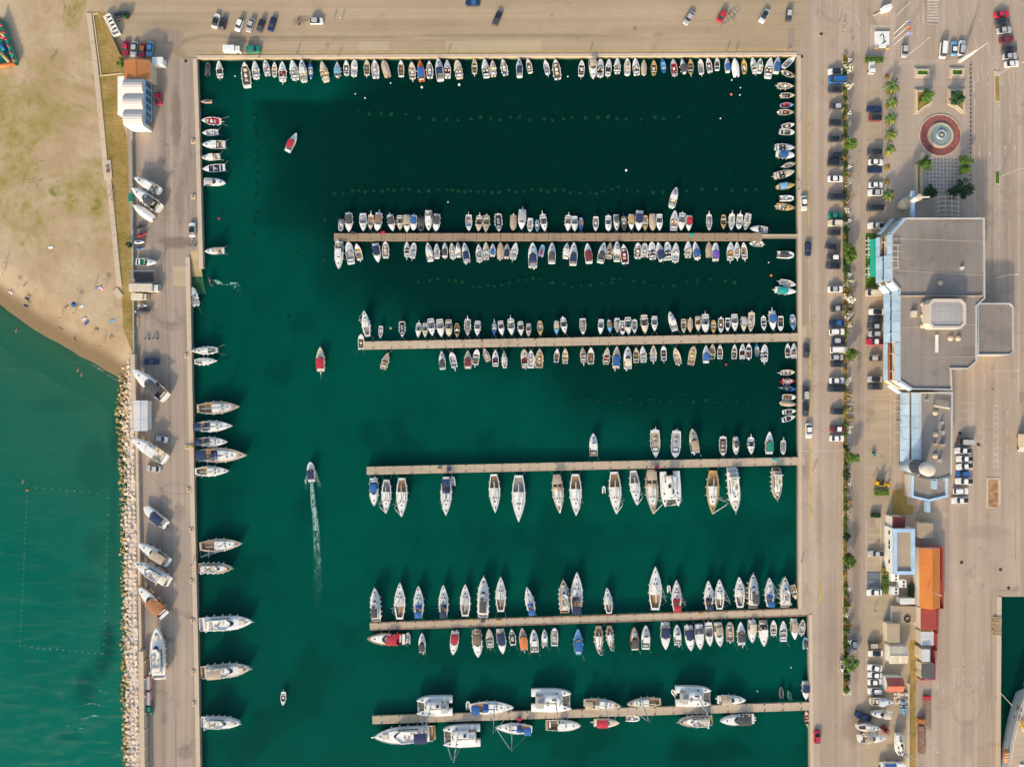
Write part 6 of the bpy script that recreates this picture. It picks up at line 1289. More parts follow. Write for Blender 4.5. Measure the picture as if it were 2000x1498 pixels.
tk = thing('green_trike', 'green three wheeled cart standing in the empty bays', 'trike', (*W(1706, 887), 0), R(-60)); mb = MB(); mb.box((0, 0, .5), (1.3, .7, .6), 0, .8); mb.build('body', gel('e'), tk); mb = MB(); mb.box((-.8, 0, .7), (.5, .7, .5)); mb.build('seat', M_black, tk)
def trailer(label, a, b, wd, group='boat trailers', m=M_steel):
    A, B_ = Vector(W(*a)), Vector(W(*b)); d = A - B_; L = d.length; c = (A + B_) / 2; r = thing('boat_trailer', label, 'trailer', (c.x, c.y, 0), math.atan2(d.y, d.x), group); wd *= S
    mb = MB(); [mb.tube((-L / 2, s * wd / 2, .5), (L * .15, s * wd / 2, .5), .07) for s in (-1, 1)]; [mb.tube((L * .15, s * wd / 2, .5), (L / 2, 0, .45), .07) for s in (-1, 1)]; mb.build('frame', m, r)
    mb = MB(); [mb.tube((-L / 2 + L * .16 * k, -wd / 2, .5), (-L / 2 + L * .16 * k, wd / 2, .5), .06) for k in range(5)]; mb.build('crossbars', m, r)
    for s in (-1, 1): mb = MB(); mb.tube((-L * .15, s * (wd / 2 + .08), .33), (-L * .15, s * (wd / 2 + .26), .33), .33, .33, 8); mb.build('wheel', M_black, r)
trailer('long empty boat trailer beside the red hatchback on the top quay', (1406.5, 55), (1440, 21), 10); trailer('small empty trailer hitched to the white car near the slipway', (377, 467), (378, 487), 7); trailer('brushwood trailer hitched to the silver van on the top quay', (603, 42), (574, 46), 8, m=M_rust)
trailer('left of two bare trailers on the mole', (288, 652), (288, 667), 6); trailer('right of two bare trailers on the mole', (304, 651), (304, 667), 7)
pf = thing('fenced_platform', 'wire fenced storage platform above the white box lorry', 'enclosure', (*W(285, 542), 0)); mb = MB()
for sx, sy, lx, ly in ((0, 1.9, 8, .1), (0, -1.9, 8, .1), (-4, 0, .1, 3.8), (4, 0, .1, 3.8)): mb.box((sx, sy, 1.9), (lx, ly, .12)); mb.box((sx, sy, .9), (lx, ly, .06))
for k in range(7): mb.tube((-4 + k * 8 / 6, -1.9, 0), (-4 + k * 8 / 6, -1.9, 1.9), .05); mb.tube((-4 + k * 8 / 6, 1.9, 0), (-4 + k * 8 / 6, 1.9, 1.9), .05)
mb.build('mesh_fence', M_steel, pf); mb = MB(); mb.box((-.6, 0, .06), (6.2, 3.4, .1)); mb.build('dark_floor', paint('dark_felt', (.12, .11, .10), .9), pf)
for k in range(5): mb = MB(); mb.box((3.1 + .0 * k, -1.5 + k * .72, .5), (1.1, .1, .9)); mb.build('rack_bar', M_orange, pf)
for k, y in enumerate((1330, 1360)):
    r = thing('red_rimmed_skip', ('upper' if k == 0 else 'lower') + ' grey skip with a red rim under the sea wall', 'skip', (*W(291, y), 0)); mb = MB(); mb.box((0, 0, .7), (2.1, 4.2, 1.4), 0, 1.06); mb.build('body', gel('g'), r); mb = MB(); mb.box((1.12, 0, 1.45), (.22, 4.3, .14)); mb.box((0, 2.12, 1.45), (2.1, .2, .14)); mb.build('rim', M_red, r)
gw = thing('teal_bin', 'teal container beside the mole parapet', 'container', (*W(259, 388), 0)); mb = MB(); mb.box((0, 0, .7), (1.1, 2.6, 1.4), 0, .95); mb.build('body', gel('t'), gw); mb = MB(); mb.box((0, 0, 1.45), (1.2, 2.7, .1)); mb.build('lid', gel('e'), gw)
pal = thing('pallet_stack', 'pale wooden pallets beside the mole wall', 'pallets', (*W(268, 628), 0)); [(lambda mb: (mb.box((.2 * (k % 2), (k - 2) * .7, .12), (1.2, .55, .2)), mb.build('pallet', paint('raw_wood', (.5, .34, .18), .9), pal)))(MB()) for k in range(5)]
rub = thing('rubble_heap', 'heap of broken pale concrete blocks below the red roofed hut', 'rubble', (*W(1757, 1362), 0)); rnd = random.Random(11)
for k in range(34): o = link('concrete_block', rnd.choice(slabm), rub, (rnd.uniform(-2.1, 2.1), rnd.uniform(-1.7, 1.7), .3 + rnd.random() * .5), rnd.uniform(0, 3), (rnd.uniform(.25, .5), rnd.uniform(.2, .4), .35))
tr_ = thing('steel_truss', 'rusty lattice boom lying beside the yard wall', 'crane part', (*W(1810, 1390), 0), R(90)); L = 70 * S; mb = MB()
for y in (-.9, .9): mb.tube((-L / 2, y, .5), (L / 2, y, .5), .1)
for k in range(12): mb.tube((-L / 2 + k * L / 12, -.9, .5), (-L / 2 + (k + 1) * L / 12, .9, .5), .07)
mb.tube((-L / 2 - 2, 1.6, .6), (L / 2, 1.6, .6), .09); mb.build('lattice', M_rust, tr_); mb = MB(); mb.box((L / 2 - 1, .3, .6), (1.2, 2.6, .6)); mb.build('red_frame', M_red, tr_)
ra = thing('orange_rack', 'orange and rust coloured steel stillage behind the yard wall', 'rack', (*W(1797, 1430), 0)); mb = MB(); mb.box((0, -2, .5), (1.5, 9, .8)); mb.build('tray', M_rust, ra); mb = MB(); mb.box((0, 4.2, .8), (2.6, 1.6, 1.2), 0, .8); mb.build('tank', M_orange, ra); mb = MB(); mb.tube((1.3, 3, .6), (1.3, -7, .6), .14); mb.build('pipe', M_rust, ra)
yw = thing('yard_wall', 'long thin pale wall along the right edge of the boat yard', 'wall', (0, 0, 0))
for k in range(14): mb = MB(); mb.prism(PX(seg(1775.5, 1335 + k * 14, 1775.5, 1348.6 + k * 14, 1.4), 1.2), 0, 1.3); mb.build('wall_panel', M_wallp, yw)
pj = thing('timber_stack', 'stack of pale timber beams at the dock edge', 'timber', (*W(1946, 1222), 0)); [(lambda mb: (mb.box((random.uniform(-.3, .3), (k - 6) * .48, .2), (2.6, .3, .3)), mb.build('beam', paint('raw_wood', (.5, .34, .18), .9), pj)))(MB()) for k in range(13)]
sh_ = lambda x, y, w_, h_, zz, m, nm, par: (lambda mb: (mb.box((0, 0, 0), (w_, h_, zz)), mb.build(nm, m, par)))(MB())
for k, (x, y) in enumerate(((1706, 1123.5), (1706, 1138))): r = thing('grey_panel', ('upper' if k == 0 else 'lower') + ' grey flat panel filling a bay in the service yard', 'panel', (*W(x, y), .12)); mb = MB(); mb.box((0, 0, 0), (4.4, 2.1, .1)); mb.build('panel', paint('slate_panel', (.16, .17, .20), .7), r)
# bouncy castle on the left edge
bc = thing('bouncy_castle', 'colourful inflatable bouncy castle at the left edge of the beach', 'bouncy castle', (*W(6, 95, 2), 0), R(0))
def ipx(x, y): a = W(x, y, 1.5); b = bc.location; return (a[0] - b.x, a[1] - b.y)
mb = MB(); mb.prism([ipx(*q) for q in ((-40, 40), (0, 38), (29, 125), (-40, 136))], 0, .6); mb.build('base', gel('e'), bc)
for (a, b, c, rr) in (((2, 40), (29, 122), 'e', .75), ((28, 124), (-40, 135), 'o', .7), ((-2, 62), (8, 72), 'y', .5), ((-6, 72), (10, 74), 'r', .4), ((2, 104), (18, 122), 'y', .6), ((0, 85), (8, 98), 'b', .6), ((-40, 130), (20, 125), 'p', .4)):
    p, q = ipx(*a), ipx(*b); mb = MB(); mb.tube((*p, 1.2), (*q, 1.2), rr, rr, 8); mb.build('air_tube', gel(c), bc, True)
mb = MB(); p, q = ipx(0, 38), ipx(27, 118)
for k in range(7): t = k / 6; mb.ball((p[0] + (q[0] - p[0]) * t, p[1] + (q[1] - p[1]) * t, 1.9), .5, 8, 5)
tag(mb.build('turret_knobs', gel('r'), bc, True), kind='stuff')
# ship in the dock
shp = thing('cargo_ship', 'grey decked ship with yellow cranes in the right corner dock', 'ship', (*W(2004, 1330, 3), WZ), R(90))
hs = Hull(92, 16, 4.6, 'yacht', draft=1.5)
def off(mb): mb.v = [(x - 46, y, z) for x, y, z in mb.v]; return mb
off(hs.shell(.25)).build('hull', paint('ship_hull', (.45, .52, .54), .5), shp); off(hs.deck(0, .985, .25, .1, -.8)).build('deck', M_concrete, shp)
mb = MB(); mb.box((-2.6, .3, 5.0), (5, 1.0, 1.2), 0, .6); mb.build('bowsprit', M_yellow, shp)
for x, y, a in ((-13.5, -1.2, -35), (-27, -1.2, -35), (-12, 3, 20)):
    mb = MB(); d = Vector((math.cos(R(a + 180)), math.sin(R(a + 180)), 0)) * 4; mb.tube((x, y, 5), (x + d.x, y + d.y, 6.4), .4, .3, 6); c_ = mb.build('crane_arm', M_yellow, shp); mb = MB(); mb.cyl((x, y, 3.6), .7, 1.8, 8); mb.build('crane_base', M_rust, c_)
for x, y, sx, sy, m_ in ((-9, 2.4, 1.4, 1.2, M_rust), (-10.5, 0, 1.2, 1.6, M_rust), (-15.5, 1.2, 1.2, 1.2, M_white), (-27.5, 1.8, 1.3, 1.3, M_white), (-17, -3, 2.2, .9, M_concrete)): mb = MB(); mb.box((x, y, 4.4), (sx, sy, 1.2), 0, .9); mb.build('winch', m_, shp)
mb = MB(); pts = [(hs.x(t) - 46, hs.half(t) - .2, hs.sheer(t) + .9) for t in (.99, .97, .94, .9, .85, .79, .72)]; pts += [(x, -y, z) for x, y, z in pts][:0]; mb.path(pts, .09, 4); [mb.tube((q[0], q[1], q[2] - 1), q, .07, .07, 4) for q in pts]; mb.build('bow_rail', gel('w'), shp)
lb = MB(); lb.loft([[(-24 + x * 4.6, 7.0 + .9 * r_ * math.cos(a), 4.9 + .7 * r_ * math.sin(a)) for a in [k * math.pi / 4 for k in range(8)]] for x, r_ in ((-.5, .3), (-.35, 1), (.3, 1), (.5, .15))]); lbo = lb.build('lifeboat', M_orange, shp, True); mb = MB(); [mb.box((-24 + k * .9, 7.0, 5.55), (.25, 1.2, .12)) for k in (-1, 0, 1)]; mb.build('cover_strip', gel('w'), lbo)
mb = MB(); a = W(1953, 1352, .3); b = shp.location; lx, ly = (a[1] - b.y), -(a[0] - b.x); mb.tube((lx, ly, 1.7), (-8, 4.6, 4.6), .12); mb.build('hawser', cloth('i'), shp)
# ------------------------------------------------------------------ plaza furniture and monuments
fo = thing('fountain', 'round fountain with white basin on a ring of red paving', 'fountain', (*W(1836, 265), 0))
for k in range(8):
    a0, a1 = k * math.pi / 4 + .012, (k + 1) * math.pi / 4 - .012; n = 7; po = [(6.7 * math.cos(a0 + (a1 - a0) * i / n), 6.7 * math.sin(a0 + (a1 - a0) * i / n)) for i in range(n + 1)]; pi_ = [(4.1 * math.cos(a1 + (a0 - a1) * i / n), 4.1 * math.sin(a1 + (a0 - a1) * i / n)) for i in range(n + 1)]; mb = MB(); mb.prism(po + pi_, 0, .12); mb.build('paving_segment', paint('red_paving', (.32, .10, .075), .8, .3, scale=1), fo)
def torus(mb, r, w_, z0, z1, n=40):
    rings = [[((r + dr) * math.cos(2 * math.pi * i / n), (r + dr) * math.sin(2 * math.pi * i / n), z) for i in range(n)] for dr, z in ((w_, z0), (w_, z1), (0, z1), (0, z0))]; return mb.loft(rings, True, False, False)
torus(MB(), 6.72, .35, 0, .22).build('outer_kerb', M_coping, fo); torus(MB(), 3.95, .35, 0, .4).build('step', M_coping, fo); torus(MB(), 3.5, .42, 0, .6).build('basin_rim', M_coping, fo)
mb = MB(); mb.cyl((0, 0, .05), 3.5, .4, 36); mb.build('basin_water', paint('fountain_water', (.30, .36, .33), .15), fo); torus(MB(), 1.25, .22, .3, 1.0, 28).build('inner_rim', paint('pale_blue_stone', (.55, .66, .68), .5), fo); mb = MB(); mb.cyl((0, 0, .5), 1.25, .35, 24); mb.build('inner_water', paint('dark_fountain', (.22, .22, .2), .2), fo); mb = MB(); mb.dome((0, 0, .8), .45, .5, 10, 4); mb.build('spout', M_concrete, fo)
# ------------------------------------------------------------------ vegetation
def leaf_mesh(name, n, rx, ry, rz, ls, seed, mats, clumps=14, zc=0, frac=None, fill=.35):
    rnd = random.Random(seed); cs = []
    for i in range(clumps):
        while True:
            v = Vector((rnd.uniform(-1, 1), rnd.uniform(-1, 1), rnd.uniform(-.7, 1)))
            if fill < v.length < 1: break
        cs.append((Vector((v.x * rx, v.y * ry, zc + v.z * rz)), rnd.uniform(.28, .5)))
    mb = MB()
    for i in range(n):
        c, r = rnd.choice(cs); u = Vector((rnd.gauss(0, 1), rnd.gauss(0, 1), rnd.gauss(0, 1))).normalized() * rnd.random() ** .4 * r
        p = c + Vector((u.x * rx, u.y * ry, u.z * rz)); a = Vector((rnd.gauss(0, 1), rnd.gauss(0, 1), rnd.gauss(0, .5))).normalized(); b = a.orthogonal().normalized(); b = (b + a.cross(b) * rnd.uniform(-1, 1)).normalized(); s_ = ls * rnd.uniform(.6, 1.3)
        if frac and rnd.random() < frac: mb.cur = 1
        else: mb.cur = 0
        mb.add([p - a * s_, p + b * s_ * .55, p + a * s_, p - b * s_ * .55], [(0, 1, 2, 3)])
    return mb.mesh(name, mats)
def tree(label, x, y, rad, hgt, m, seed, group, n=1500, ls=.24, cat='tree'):
    cx, cy = W(x, y, hgt * .65); r = thing('broadleaf_tree', label, cat, (cx, cy, 0), 0, group); rnd = random.Random(seed)
    mb = MB(); mb.tube((0, 0, 0), (.1, .05, hgt * .5), .22, .14, 7); mb.build('trunk', M_bark, r)
    for k in range(5): a = k * 1.257 + rnd.random(); mb = MB(); mb.tube((.1, .05, hgt * .42), (math.cos(a) * rad * .6, math.sin(a) * rad * .6, hgt * rnd.uniform(.6, .85)), .1, .04, 5); mb.build('limb', M_bark, r)
    link('crown', leaf_mesh('crown', n, rad, rad, hgt * .34, ls, seed, m, 20, hgt * .68), r); return r
for i, (x, y, rad, w_) in enumerate(((1660, 281.5, 1.8, 'upper'), (1659, 487, 1.9, 'second'), (1659, 500, 1.8, 'third'), (1663, 690, 2.0, 'fourth'), (1664, 893, 1.9, 'fifth'), (1659, 1093, 1.9, 'sixth'), (1663, 1295, 2.3, 'lowest'))):
    tree(f'{w_} green tree in the shrub strip' + {0: ' beside the black cars', 1: ' above its leafy twin', 2: ' below its leafy twin', 3: ' beside the white van', 4: ' beside the empty bays', 5: ' above the grey panels', 6: ' next to the small boat ashore'}[i], x, y, rad, 4.5, M_leaf, 30 + i, 'trees in the shrub strip')
for i, (x, y, rad, m_, lab) in enumerate(((1808, 319, 2.2, M_leaf, 'bright green tree at the upper left corner of the lattice paving'), (1884, 322, 2.5, M_leaf, 'bright green tree at the upper right corner of the lattice paving'), (1815, 374, 2.2, M_leafd, 'dark green tree at the lower left corner of the lattice paving'), (1882, 368, 3.0, M_leafd, 'big dark green tree at the lower right corner of the lattice paving'), (1866, 374, 2.0, M_leafd, 'smaller dark green tree between the pergola and the big dark tree'), (1811, 189, 2.0, M_leaf, 'leafy tree in the left lawn planter'), (1870, 192, 2.0, M_leafd, 'leafy tree in the right lawn planter'), (236, 122, 1.3, M_leaf, 'green bush at the corner of the orange tiled house'), (246, 32, 1.0, M_leafd, 'dark bush beside the grass kerb at the top left'), (252, 478, .9, M_leafd, 'small dark bush on the boardwalk edge'))):
    tree(lab, x, y, rad, 4.5 if rad > 1.5 else 2.0, m_, 60 + i, 'trees and bushes', 1500 if rad > 1.5 else 450)
def palm(label, x, y, seed, rad=2.5, h=3.2):
    rnd = random.Random(seed); cx, cy = W(x, y, h); r = thing('palm_tree', label, 'palm', (cx, cy, 0), 0, 'palms beside the plaza'); mb = MB(); mb.tube((0, 0, 0), (0, 0, h), .26, .2, 8); mb.build('trunk', M_bark, r)
    for k in range(20):
        a = k * 2.399 + rnd.uniform(-.2, .2); up = rnd.uniform(-.1, 1.0); ln = rad * rnd.uniform(.75, 1.1); mb = MB(); d = Vector((math.cos(a), math.sin(a), 0)); s_ = Vector((-d.y, d.x, 0)); prev = None
        for i in range(6):
            t = i / 5; c = Vector((0, 0, h)) + d * ln * t + Vector((0, 0, up * ln * .7 * t - ln * .75 * t * t)); wd = .30 * math.sin(math.pi * min(1, .12 + t * .88)) + .02
            cur = (tuple(c + s_ * wd - Vector((0, 0, wd * .5))), tuple(c), tuple(c - s_ * wd - Vector((0, 0, wd * .5))))
            if prev: mb.quad(prev[0], prev[1], cur[1], cur[0]); mb.quad(prev[1], prev[2], cur[2], cur[1])
            prev = cur
        mb.build('frond', M_palm if k % 5 else M_leafy, r)
    return r
for i, (x, y, w_) in enumerate(((1745, 168, 'uppermost large palm'), (1745, 200, 'second palm from top'), (1741, 232, 'third palm from top'), (1742, 262, 'fourth palm from top'), (1740, 291, 'fifth palm from top'), (1738, 380, 'lone palm near the spiral tower'))): palm(w_ + ' in its square yellow bed by the plaza', x, y, 80 + i, 2.9 if i == 0 else 2.4)
for i, (x, y, w_) in enumerate(((1733, 150, 'first'), (1736, 180, 'second'), (1734, 207, 'third'), (1735, 238, 'fourth'), (1735, 268, 'fifth'), (1734, 299, 'sixth'), (1733, 327, 'seventh'), (1732, 355, 'eighth'), (1733, 385, 'ninth'))):
    r = thing('palm_bed', w_ + ' yellowish square bed from top beside the plaza', 'planting bed', (*W(x, y), 0), R(random.uniform(-6, 6)), 'square palm beds'); mb = MB(); mb.box((0, 0, .02), (1.9, 1.7, .06)); mb.build('soil', M_bed, r); link('foliage', leaf_mesh('bed_leaves', 90, .8, .7, .2, .16, 200 + i, [M_leafy, M_fl_o], 6, .25, .4), r)
shr = {k: [leaf_mesh('shrub_leaves', 330, .66, .66, .5, .15, 300 + j + 10 * i, m_, 12, .55, fr) for j in range(3)] for i, (k, m_, fr) in enumerate((('green shrub', M_leaf, None), ('dark green shrub', M_leafd, None), ('white flowering shrub', [M_leaf, M_fl_w], .6), ('pink flowering shrub', [M_leaf, M_fl_p], .6), ('dry orange shrub', [M_leafy, M_fl_o], .7)))}
def shrub(kind, x, y, s_, label):
    r = thing('shrub', label, 'shrub', (*W(x, y, .6), .15), random.uniform(0, 6), 'shrubs in the planted strip'); r.scale = (s_, s_, s_); mb = MB()
    for k in range(3): mb.tube((0, 0, 0), (.25 * math.cos(k * 2.1), .25 * math.sin(k * 2.1), .6), .035, .02, 4)
    mb.build('stem', M_bark, r); link('foliage', random.choice(shr[kind]), r); return r
SH = []
for y, k, s_, dx in ((111, 'dry orange shrub', .7, 0), (124, 'dry orange shrub', .7, 0), (136, 'white flowering shrub', 1.5, 5), (142, 'green shrub', 1.0, -1), (155, 'dry orange shrub', .8, 1), (168, 'white flowering shrub', 1.3, 6), (177, 'green shrub', .8, 0), (193, 'green shrub', .9, 0), (206, 'white flowering shrub', 1.3, 5), (211, 'green shrub', .8, -1), (220, 'pink flowering shrub', 1.0, 7), (225, 'green shrub', .8, -1), (245, 'white flowering shrub', 1.2, 6), (250, 'green shrub', .9, 0), (266, 'dark green shrub', .9, 1), (298, 'dark green shrub', .8, 2), (310, 'dry orange shrub', .9, 0), (322, 'dark green shrub', 1.0, 1), (341, 'green shrub', .9, 0), (343, 'pink flowering shrub', 1.0, 8), (357, 'white flowering shrub', 1.4, 5), (378, 'pink flowering shrub', 1.0, 6), (377, 'green shrub', .8, -1), (392, 'pink flowering shrub', 1.0, 7), (393, 'green shrub', .8, -1), (411, 'white flowering shrub', 1.1, 4), (428, 'dark green shrub', 1.1, 2), (438, 'white flowering shrub', .9, 0), (450, 'dark green shrub', 1.1, 2), (463, 'pink flowering shrub', 1.0, 4), (472, 'green shrub', 1.0, 0), (508, 'white flowering shrub', 1.0, 6), (519, 'dark green shrub', 1.2, 3), (523, 'pink flowering shrub', .9, 5), (530, 'dark green shrub', 1.1, 5), (553, 'white flowering shrub', 1.7, 7), (567, 'dry orange shrub', 1.3, 6), (583, 'white flowering shrub', 1.8, 7), (601, 'dry orange shrub', 1.3, 8), (617, 'white flowering shrub', 1.6, 8), (631, 'pink flowering shrub', 1.4, 9), (652, 'green shrub', .9, 2), (665, 'dry orange shrub', .7, 1), (705, 'dry orange shrub', .8, 0), (722, 'dry orange shrub', .8, 1), (746, 'white flowering shrub', 1.2, 6), (762, 'green shrub', .8, 2), (770, 'pink flowering shrub', 1.0, 8), (780, 'pink flowering shrub', 1.0, 8), (797, 'green shrub', .8, 1), (800, 'pink flowering shrub', 1.0, 8), (818, 'pink flowering shrub', 1.1, 10), (831, 'green shrub', .9, 2), (832, 'white flowering shrub', 1.0, 11), (846, 'green shrub', .9, 2), (875, 'dark green shrub', 1.2, 2), (902, 'dark green shrub', 1.2, 2), (922, 'dark green shrub', 1.2, 3), (932, 'dark green shrub', 1.0, 3), (947, 'pink flowering shrub', .9, 5), (961, 'green shrub', .9, 2), (963, 'white flowering shrub', .9, 10), (978, 'green shrub', .8, 2), (981, 'dry orange shrub', .9, 10), (996, 'green shrub', .8, 2), (998, 'white flowering shrub', .9, 10), (1014, 'green shrub', .8, 2), (1030, 'green shrub', .9, 2), (1047, 'dark green shrub', 1.3, 3), (1104, 'dark green shrub', 1.1, 3), (1120, 'dry orange shrub', .8, 1), (1143, 'green shrub', .9, 2), (1160, 'green shrub', .8, 2), (1165, 'dry orange shrub', .8, 9), (1180, 'green shrub', 1.1, 3), (1179, 'dry orange shrub', .8, 11), (1199, 'white flowering shrub', .9, 5), (1212, 'green shrub', .9, 2), (1219, 'dry orange shrub', 1.0, 11), (1230, 'dark green shrub', 1.2, 3), (1247, 'green shrub', .8, 2), (1259, 'green shrub', 1.2, 3), (1278, 'dark green shrub', 1.0, 3), (1311, 'green shrub', 1.0, 2), (1320, 'dark green shrub', 1.1, 3), (1334, 'dry orange shrub', .9, 1), (1345, 'green shrub', 1.2, 2)):
    SH.append((y, k, s_, dx))
cnts = {}
tot = {k: sum(1 for q in SH if q[1] == k) for k in shr}
for y, k, s_, dx in sorted(SH):
    i = cnts.get(k, 0); cnts[k] = i + 1; n = tot[k]; pos = f'{ORD[i]} of its kind from the top' if i < n / 2 else f'{ORD[n - 1 - i]} of its kind from the bottom'
    shrub(k, 1650 + dx * .8, y, s_ * 1.4, f'{k}, {pos} in the long strip')
gc = MB(); rnd = random.Random(77)
for k in range(5200):
    py = rnd.uniform(108, 1350)
    if mnoise.noise(Vector((py * .05, 0, 3))) + rnd.uniform(-.5, .5) < -.05: continue
    gc.cur = (0 if rnd.random() < .5 else 1) if mnoise.noise(Vector((py * .02, 7, 3))) > -.1 else (2 if rnd.random() < .5 else 1)
    c = Vector(W3(1650.4 + max(-1, min(1, rnd.gauss(0, .55))) * 4.6, py, .22 + rnd.random() * .3)); a = Vector((rnd.gauss(0, 1), rnd.gauss(0, 1), rnd.gauss(0, .5))).normalized() * rnd.uniform(.12, .26); b = a.orthogonal().normalized() * rnd.uniform(.06, .14); gc.quad(c - a, c + b, c + a, c - b)
tag(gc.build('ground_cover', [M_leaf, M_leafy, M_fl_o]), kind='stuff')
def hedge(label, x0, y0, x1, y1, hh, m=M_leaf, n=700):
    a, b = W(x0, y0, hh), W(x1, y1, hh); r = thing('hedge', label, 'hedge', ((a[0] + b[0]) / 2, (a[1] + b[1]) / 2, 0)); lx, ly = abs(b[0] - a[0]) / 2, abs(a[1] - b[1]) / 2; rnd = random.Random(int(x0)); mb = MB()
    mb.box((0, 0, hh * .42), (lx * 1.7, ly * 1.5, hh * .8), 0, .9)
    for i in range(n): p = Vector((rnd.uniform(-lx, lx), rnd.uniform(-ly, ly), hh * rnd.uniform(.3, 1.05))); q = Vector((rnd.gauss(0, 1), rnd.gauss(0, 1), rnd.gauss(0, 1))).normalized() * .2; o = q.orthogonal().normalized() * .12; mb.quad(p - q, p + o, p + q, p - o)
    mb.build('foliage', m, r)
hedge('dense green clipped hedge above the small white truck', 1692, 110.5, 1727, 121, 1.6, n=1000); hedge('short green hedge below the yellow digger', 1709, 957, 1737, 968, 1.2); hedge('dark hedge at the top of the service yard', 1702, 1002, 1721, 1011, 1.2, M_leafd)
hedge('green hedge beside the lower orange roof edge', 1778, 1140, 1786, 1172, 1.4, M_leafd, 500); hedge('yellow bush in the bays beside the fan units', 1723, 1108, 1733, 1122, 1.0, M_leafy, 350); hedge('straggly bushes between bays and fan units', 1724, 1124, 1736, 1160, 1.0, M_leaf, 500)
for i, (x0, y0, x1, y1, cut, lab) in enumerate(((1787, 133, 1817, 151, 0, 'small upper left lawn planter with pale walls'), (1855.5, 132, 1885, 151, 0, 'small upper right lawn planter with pale walls'), (1787, 174, 1822, 222, 1, 'large lower left planter with curved edge'), (1852, 173, 1886, 221, 2, 'large lower right planter with curved edge'), (1787, 320, 1803, 384, 0, 'long narrow planter left of the lattice paving'))):
    r = thing('planter', lab, 'planter', (0, 0, 0), 0, 'stone planters on the plaza')
    if cut == 1: pl_ = [(x0, y0), (x1, y0), (x1, y0 + 30), (x0 + 20, y0 + 38), (x0 + 8, y1), (x0, y1)]
    elif cut == 2: pl_ = [(x0, y0), (x1, y0), (x1, y1), (x1 - 7, y1), (x0 + 16, y0 + 38), (x0, y0 + 30)]
    else: pl_ = [(x0, y0), (x1, y0), (x1, y1), (x0, y1)]
    poly = PX(pl_, .6); mb = MB(); inn = ring_band(mb, poly, 0, .45, .55); mb.build('outer_wall', M_coping, r); mb = MB(); inn2 = ring_band(mb, inn, 0, .7, .3); mb.build('inner_wall', gel('i'), r); mb = MB(); mb.prism(inn2, .1, .5); mb.build('lawn', M_lawn if i < 2 else M_bed, r)
    if 2 <= i < 4:
        xs_ = [q[0] for q in inn2]; ys_ = [q[1] for q in inn2]; rnd = random.Random(i); mb2 = MB()
        for k in range(7): px_, py_ = rnd.uniform(min(xs_) + .7, max(xs_) - .7), rnd.uniform(min(ys_) + 3.0, max(ys_) - .6); o = link('bush', random.choice(shr[('green shrub', 'dark green shrub', 'dry orange shrub')[k % 3]]), r, (px_, py_, .45), k, (1.1, 1.1, 1))
# lattice paving, pergola, monument, fin, flags
lp = thing('lattice_paving', 'dark paving with a white square grid below the fountain', 'paving', (0, 0, 0)); mb = MB(); mb.prism(PX([(1808, 308), (1871, 308), (1871, 380), (1808, 380)]), .0, .03); mb.build('dark_paving', paint('dark_paving', (.36, .30, .27), .8, .3, scale=1.5), lp)
for k in range(10): x = 1808 + k * 7; mb = MB(); mb.prism(PX(seg(x, 308, x, 380, .9)), .03, .07); mb.build('grid_strip', gel('i'), lp)
for k in range(11): y = 308 + k * 7.2; mb = MB(); mb.prism(PX(seg(1808, y, 1871, y, .9)), .03, .08); mb.build('grid_strip', gel('i'), lp)
pg = thing('pergola', 'curved white timber pergola north of the terminal', 'pergola', (0, 0, 0))
for k in range(4): mb = MB(); x = 1833 + k * 13; mb.tube(W3(x, 381, 3), W3(x, 421, 3), .13); mb.build('beam', gel('i'), pg); mb = MB(); [mb.tube(W3(x, y, 0), W3(x, y, 3), .1) for y in (384, 417)]; mb.build('post', gel('i'), pg)
for k in range(5): y = 384 + k * 9; mb = MB(); mb.path([W3(1826, y + 2.5, 3.1), W3(1840, y, 3.1), W3(1858, y, 3.1), W3(1875, y + 2, 3.1)], .13, 5); mb.build('rafter', gel('i'), pg)
mo = thing('anchor_monument', 'white square plinth carrying a dark anchor', 'monument', (*W(1721.5, 79), 0)); mb = MB(); mb.box((0, 0, .3), (4.7, 5.2, .6)); mb.build('plinth', gel('w'), mo)
mb = MB(); mb.tube((.3, 1.2, .75), (.5, -1.0, .75), .13); mb.path([(-.9, .9, .72), (-.2, 1.45, .72), (.3, 1.3, .72)], .11); mb.path([(-.1, -1.6, .72), (.5, -1.2, .75), (1.2, -.7, .72)], .11); mb.build('anchor', M_black, mo)
for s in (-1, 1): mb = MB(); mb.box((s * 1.9 - .1, -2.9, .5), (1.4, .7, .9), 0, .8); mb.build('flower_tub', paint('flower_tub', (.6, .38, .16), .8, .3), mo)
fm = thing('white_fin_mast', 'tall white tapering fin with long spar over the plaza edge', 'monument', (*W(1872, 121), 0)); bx_, by_ = W(1872, 121); tp = W3(1927, 96, 13); t0 = (tp[0] - bx_, tp[1] - by_, 13)
mb = MB(); mb.loft([[(-.2, -.5, 0), (.9, -.25, 0), (.9, .25, 0), (-.2, .5, 0)], [(.2, -.4, 4), (1.2, -.2, 4), (1.2, .2, 4), (.2, .4, 4)], [(.5, -.1, 8), (.9, -.1, 8), (.9, .1, 8), (.5, .1, 8)]]); mb.build('fin', gel('w'), fm); mb = MB(); mb.tube((.7, 0, 7.5), (t0[0] * .35, t0[1] * .35, 14), .13, .08); mb.build('spar', gel('w'), fm)
kio = thing('white_sculpture', 'white angular sculpture beside the road at the top', 'sculpture', (*W(1730, 15, 2), 0)); mb = MB(); mb.box((.6, 0, 1.3), (3.0, 1.6, 2.6), .3, .8); mb.build('block', gel('w'), kio); mb = MB(); mb.tube((-.8, -.6, .3), (-3.0, -1.8, .3), .25); mb.build('arm', gel('i'), kio)
